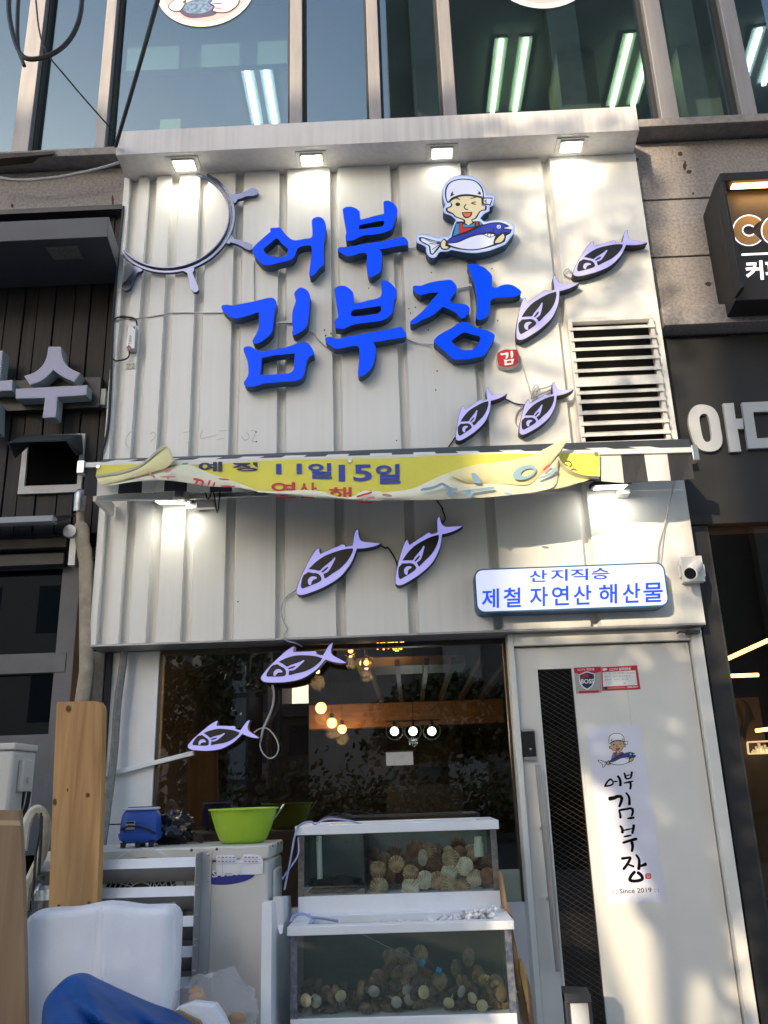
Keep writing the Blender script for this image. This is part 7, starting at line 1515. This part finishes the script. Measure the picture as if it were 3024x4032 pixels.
md = tp.modifiers.new('thickness', 'SOLIDIFY'); md.thickness = .004
# bag of vegetables and box
bgp = A('AC', 900, 1600, -1.0)
bg_ = thing('vegetable_bag', 'thin clear plastic bag of yellow vegetables at the foot of the outdoor unit', 'bag', tuple(bgp + Vector((0, 0, -.12))))
mb = lumpy(bgp + Vector((.0, .0, -.02)), .155, .10, .135, 60, 40, .22, 6, False); mesh('bag', mb, filmmat('thin_bag_film', (.66, .68, .72), .20, .25, .6, 25), bg_, smooth_deg=45)
M_on = mat('vegetable_yellow', (.50, .24, .05), .5, var=.4, vs=20); rv = random.Random(11)
for k in range(9):
    mb = MB(); p = A('AC', rv.uniform(720, 1080), rv.uniform(1480, 1690), -1.0 + rv.uniform(-.03, .05)); ball(mb, p, rv.uniform(.022, .032), 14, 0, (1.25, 1, .8)); o = mesh('vegetable', mb, M_on, bg_)
mb = MB(); pts = ((620, 1622), (740, 1578), (900, 1600), (960, 1690), (1010, 1800), (820, 1800))
mb.prism([A('AC', *q, -1.13) for q in pts], (0, .08, 0)); wb = mesh('paper_parcel', mb, mat('crumpled_white_paper', (.76, .78, .84), .6, bump=.6, bs=30), smooth_deg=0); tag(wb, 'crumpled white paper beside the blue tarpaulin', 'paper')
mb = MB(); mb.prism([A('AC', *q, -1.16) for q in ((612, 1630), (650, 1622), (800, 1700), (860, 1800), (760, 1800))], (0, .02, 0)); tag(mesh('cardboard_flap', mb, MATS['kraft_board'], smooth_deg=0), 'brown cardboard flap between the tarpaulin and the white paper', 'cardboard')

# second outdoor unit at the far left with its hose
X2 = A('PL', 78, 600, -.75).x; q = atx(*cp('PL', (235, 470)), X2)
u2 = thing('outdoor_unit', 'pale outdoor unit at the left edge standing behind the cardboard sheet', 'air conditioner', (X2 - .4, -.5, .9))
yb2 = min(q.y, -.25); zt2 = A('PL', 60, 440, -.75).z
mb = MB(); mb.box(X2 - .8, X2, -.75, yb2, A('PL', 60, 1000, -.75).z, zt2 - .03); mesh('casing', mb, M_ac, u2, bevel=.014)
mb = MB(); mb.box(X2 - .804, X2 + .004, -.754, yb2 + .004, zt2 - .0295, zt2); mesh('top_cover', mb, M_ac, u2, bevel=.006)
c0, c1 = atx(*cp('PL', (128, 748)), X2 + .02), atx(*cp('PL', (212, 548)), X2 + .02)
mb = MB(); mb.box(X2 + .0005, X2 + .025, c0.y, min(c1.y, yb2 - .01), c0.z, c1.z); vc = mesh('valve_cover', mb, M_ac, u2, bevel=.005)
mb = MB(); mb.box(X2 + .0255, X2 + .04, c0.y + .04, min(c1.y, yb2) - .05, c0.z + .06, c1.z - .10); mesh('grip', mb, M_ac, vc, bevel=.004)
mb = MB(); mb.box(X2 - .8, X2 - .02, -.72, yb2, 0, A('PL', 60, 1001, -.75).z); mesh('stand', mb, M_dark, u2)
for x in (150, 185): cable('black power cable under the valve cover of the left outdoor unit', [('PL', x, 748, -.62), ('PL', x - 15, 830, -.62), ('PL', x - 35, 900, -.62), ('PL', x - 30, 960, -.62)], .009, M_cable, 5, 'cable', 'power cables of the left outdoor unit')
cable('cream insulated hose arching beside the left outdoor unit', [('PL', 140, 1120, -.86), ('PL', 160, 980, -.85), ('PL', 195, 890, -.84), ('PL', 240, 862, -.83), ('PL', 282, 915, -.82), ('PL', 290, 1020, -.82), ('PL', 265, 1140, -.82), ('PL', 210, 1260, -.82), ('PL', 170, 1350, -.82), ('PL', 150, 1500, -.82)], .020, mat('cream_hose_wrap', (.52, .50, .40), .7, var=.2, vs=20, bump=.6, bs=35), 8, 'hose')
cable('dark strap hanging from the cream hose', [('PL', 258, 880, -.87), ('PL', 250, 1000, -.87), ('PL', 225, 1150, -.87), ('PL', 205, 1450, -.87), ('PL', 200, 1600, -.87)], .005, M_cable, 5, 'strap', 'dark straps by the hose')
cable('second dark strap hanging above the clear bottle', [('PL', 262, 900, -.87), ('PL', 258, 1050, -.87), ('PL', 248, 1200, -.87), ('PL', 240, 1350, -.87)], .006, M_cable, 5, 'strap', 'dark straps by the hose')
p = A('PL', 240, 1520, -.88); bt = thing('plastic_bottle', 'clear plastic bottle standing behind the foam bundle beside the plank', 'bottle', tuple(p))
mb = MB(); mb.lathe([(0, 0), (.024, 0), (.026, .01), (.025, .03), (.026, .05), (.024, .062), (.026, .075), (.020, .098), (.010, .112), (.010, .125), (0, .125)], p, 20); mesh('body', mb, glass('bottle_plastic', (.75, .78, .78), 1.0, .12, .08), bt)
mb = MB(); mb.lathe([(0, .125), (.012, .125), (.012, .14), (0, .14)], p, 14); mesh('cap', mb, M_dark, bt)
# =================================================================== street trees (they shade the shop front)
M_leaf = mat('leaf_green', (.075, .095, .03), .5, var=.5, vs=3); M_leaf2 = mat('leaf_autumn', (.14, .10, .028), .5, var=.4, vs=3)
M_bark = mat('bark', (.09, .07, .055), .85, var=.4, vs=12, bump=.5, bs=20)
def leaf(mb, c, s, rl, mi=0):
    n_ = Vector((rl.uniform(-1, 1), rl.uniform(-1, 1), rl.uniform(-1, 1))).normalized(); u = n_.orthogonal().normalized(); v = n_.cross(u)
    mb.add([c - u * s, c - u * s * .2 + v * s * .62, c + u * s, c - u * s * .2 - v * s * .62], [(0, 1, 2, 3)], mi)
def inpoly(x, y, P):
    r_ = False; j = len(P) - 1
    for i in range(len(P)):
        if (P[i][1] > y) != (P[j][1] > y) and x < (P[j][0] - P[i][0]) * (y - P[i][1]) / (P[j][1] - P[i][1]) + P[i][0]: r_ = not r_
        j = i
    return r_
def bare(name, label, base, h, limbs, seed, crownfn, group='street trees across the pavement'):
    rl = random.Random(seed); t = thing(name, label, 'tree', base, group); B = Vector(base)
    mb = MB(); mb.tube([B, B + Vector((.04, 0, h * .3)), B + Vector((-.03, .02, h * .62)), B + Vector((.05, 0, h))], [.13, .11, .09, .05], 12)
    for L in limbs: mb.tube([B + Vector((0, 0, L[0])), B + Vector(L[1]) * .5 + Vector((0, 0, L[0] * .5)), B + Vector(L[1])], [.06, .04, .012], 8)
    mesh('trunk', mb, M_bark, t)
    mb = MB(); crownfn(mb, rl); mesh('crown', mb, [M_leaf, M_leaf2], t, smooth_deg=0)
    return t
# where the foliage stands between sun and wall: shaded outlines traced on the facade (whole-picture view)
SHADE = [
 ([(1040, 330), (1420, 330), (1420, 420), (1300, 430), (1200, 400), (1120, 380), (1040, 420)], 2.6),
 ([(1040, 400), (1420, 400), (1470, 700), (1470, 960), (960, 960), (1040, 640)], .7),  # thin even leaf veil added to soften the sun on the upper right
 ([(1040, 410), (1420, 410), (1430, 560), (1100, 600), (1040, 560)], 1.1),
 ([(1260, 545), (1400, 500), (1420, 660), (1290, 660), (1280, 620)], .7),
 ([(1140, 550), (1180, 560), (1320, 680), (1290, 690), (1160, 600)], 1.4),
 ([(1340, 700), (1470, 690), (1490, 930), (1400, 930)], .35),
 ([(1180, 920), (1300, 920), (1300, 960), (1180, 970)], .7),
 ([(1440, 1200), (1560, 1180), (1560, 1340), (1480, 1340), (1450, 1290)], .6),
 ([(1060, 1385), (1540, 1360), (1560, 1660), (1420, 1690), (1310, 1710), (1255, 1650), (1100, 1640)], 5.0),
 ([(1060, 1640), (1232, 1640), (1240, 1780), (1250, 1880), (1100, 1960), (1060, 1900)], 3.6),
 ([(1300, 1660), (1560, 1640), (1610, 2030), (1480, 2000), (1465, 1920), (1400, 1920), (1350, 1800)], 5.0),
 ([(1420, 1960), (1530, 1960), (1640, 2200), (1590, 2260), (1520, 2100), (1450, 2050)], 3.0),
 ([(1365, 1925), (1415, 1935), (1440, 2010), (1390, 2030)], 2.4),
 ([(1060, 1980), (1200, 1950), (1240, 2120), (1260, 2260), (1060, 2260)], 2.6),
 ([(1545, 1500), (1700, 1400), (1800, 2212), (1650, 2212)], 3.0),
]
def gapcrown(mb, rl):
    for P, dens in SHADE:
        xs = [p[0] for p in P]; ys = [p[1] for p in P]; Pm = [p for p in P]
        W = [at(x * DS, y * DS, 0) for x, y in P]; ar = abs(area2([(p.x, p.z) for p in W])); nl = int(ar * dens / .0040)
        k = 0
        while k < nl:
            x, y = rl.uniform(min(xs), max(xs)), rl.uniform(min(ys), max(ys))
            jx, jy = rl.gauss(0, 6), rl.gauss(0, 6)
            if not inpoly(x, y, P): continue
            k += 1; w_ = at((x + jx) * DS, (y + jy) * DS, .02); t = rl.uniform(8.5, 11.5) if y > 1380 else rl.uniform(12.0, 15.0); c_ = w_ + SUND * t
            leaf(mb, c_, rl.uniform(.045, .08), rl, 0 if rl.random() < .7 else 1)
bare('street_tree', 'street tree whose loose crown dapples the door with shade', (-5.6, -13.2, 0), 5.2, [(3.4, (.6, .3, 5.4)), (2.6, (.9, .6, 4.4)), (3.6, (-.6, -.2, 5.6)), (4.2, (.3, -.5, 7.4)), (3.0, (-.8, .9, 4.9))], 21, gapcrown)
def ballcrown(c_, rx, ry, rz, n_, s0=.07, s1=.13):
    def f(mb, rl):
        cl = []
        for k in range(26):
            a_, b_ = rl.uniform(0, 6.283), rl.uniform(-1, 1); q = math.sqrt(1 - b_ * b_); r_ = rl.uniform(.55, 1)
            cl.append(Vector((c_[0] + rx * r_ * q * math.cos(a_), c_[1] + ry * r_ * q * math.sin(a_), c_[2] + rz * r_ * b_)))
        for k in range(n_):
            o = rl.choice(cl); leaf(mb, o + Vector((rl.gauss(0, .3 * rx * .6), rl.gauss(0, .3 * ry * .6), rl.gauss(0, .3 * rz * .5))), rl.uniform(s0, s1), rl, 0 if rl.random() < .65 else 1)
    return f
bare('street_tree', 'leafy street tree at the left across the pavement', (-4.35, -11.4, 0), 2.6, [(1.6, (.7, .2, 3.4)), (1.8, (-.7, .3, 3.6)), (1.5, (.9, -.2, 2.6))], 3, ballcrown((-4.2, -11.5, 2.9), .95, .8, .75, 1900, .05, .085))
bare('street_tree', 'slim street tree across the road beside the pole', (-5.6, -19.5, 0), 3.5, [(2, (.3, .2, 4))], 4, ballcrown((-5.6, -19.5, 3.0), .6, .6, 2.2, 1800, .1, .16))
bare('street_tree', 'round street tree across the road right of the pole', (1.0, -20, 0), 2.6, [(2, (.5, .2, 3.2))], 5, ballcrown((1.0, -20, 3.0), 2.2, 1.6, 1.2, 4500, .1, .16))
mb = MB(); rl = random.Random(8)
for k in range(9000): leaf(mb, Vector((rl.uniform(-9, 8), -18.6 + rl.gauss(0, .35), abs(rl.gauss(.0, .75)) + .1)), rl.uniform(.07, .13), rl, 0 if rl.random() < .6 else 1)
o = mesh('hedge', mb, [M_leaf, M_leaf2], smooth_deg=0); tag(o, 'long low hedge on the far side of the road', 'hedge')
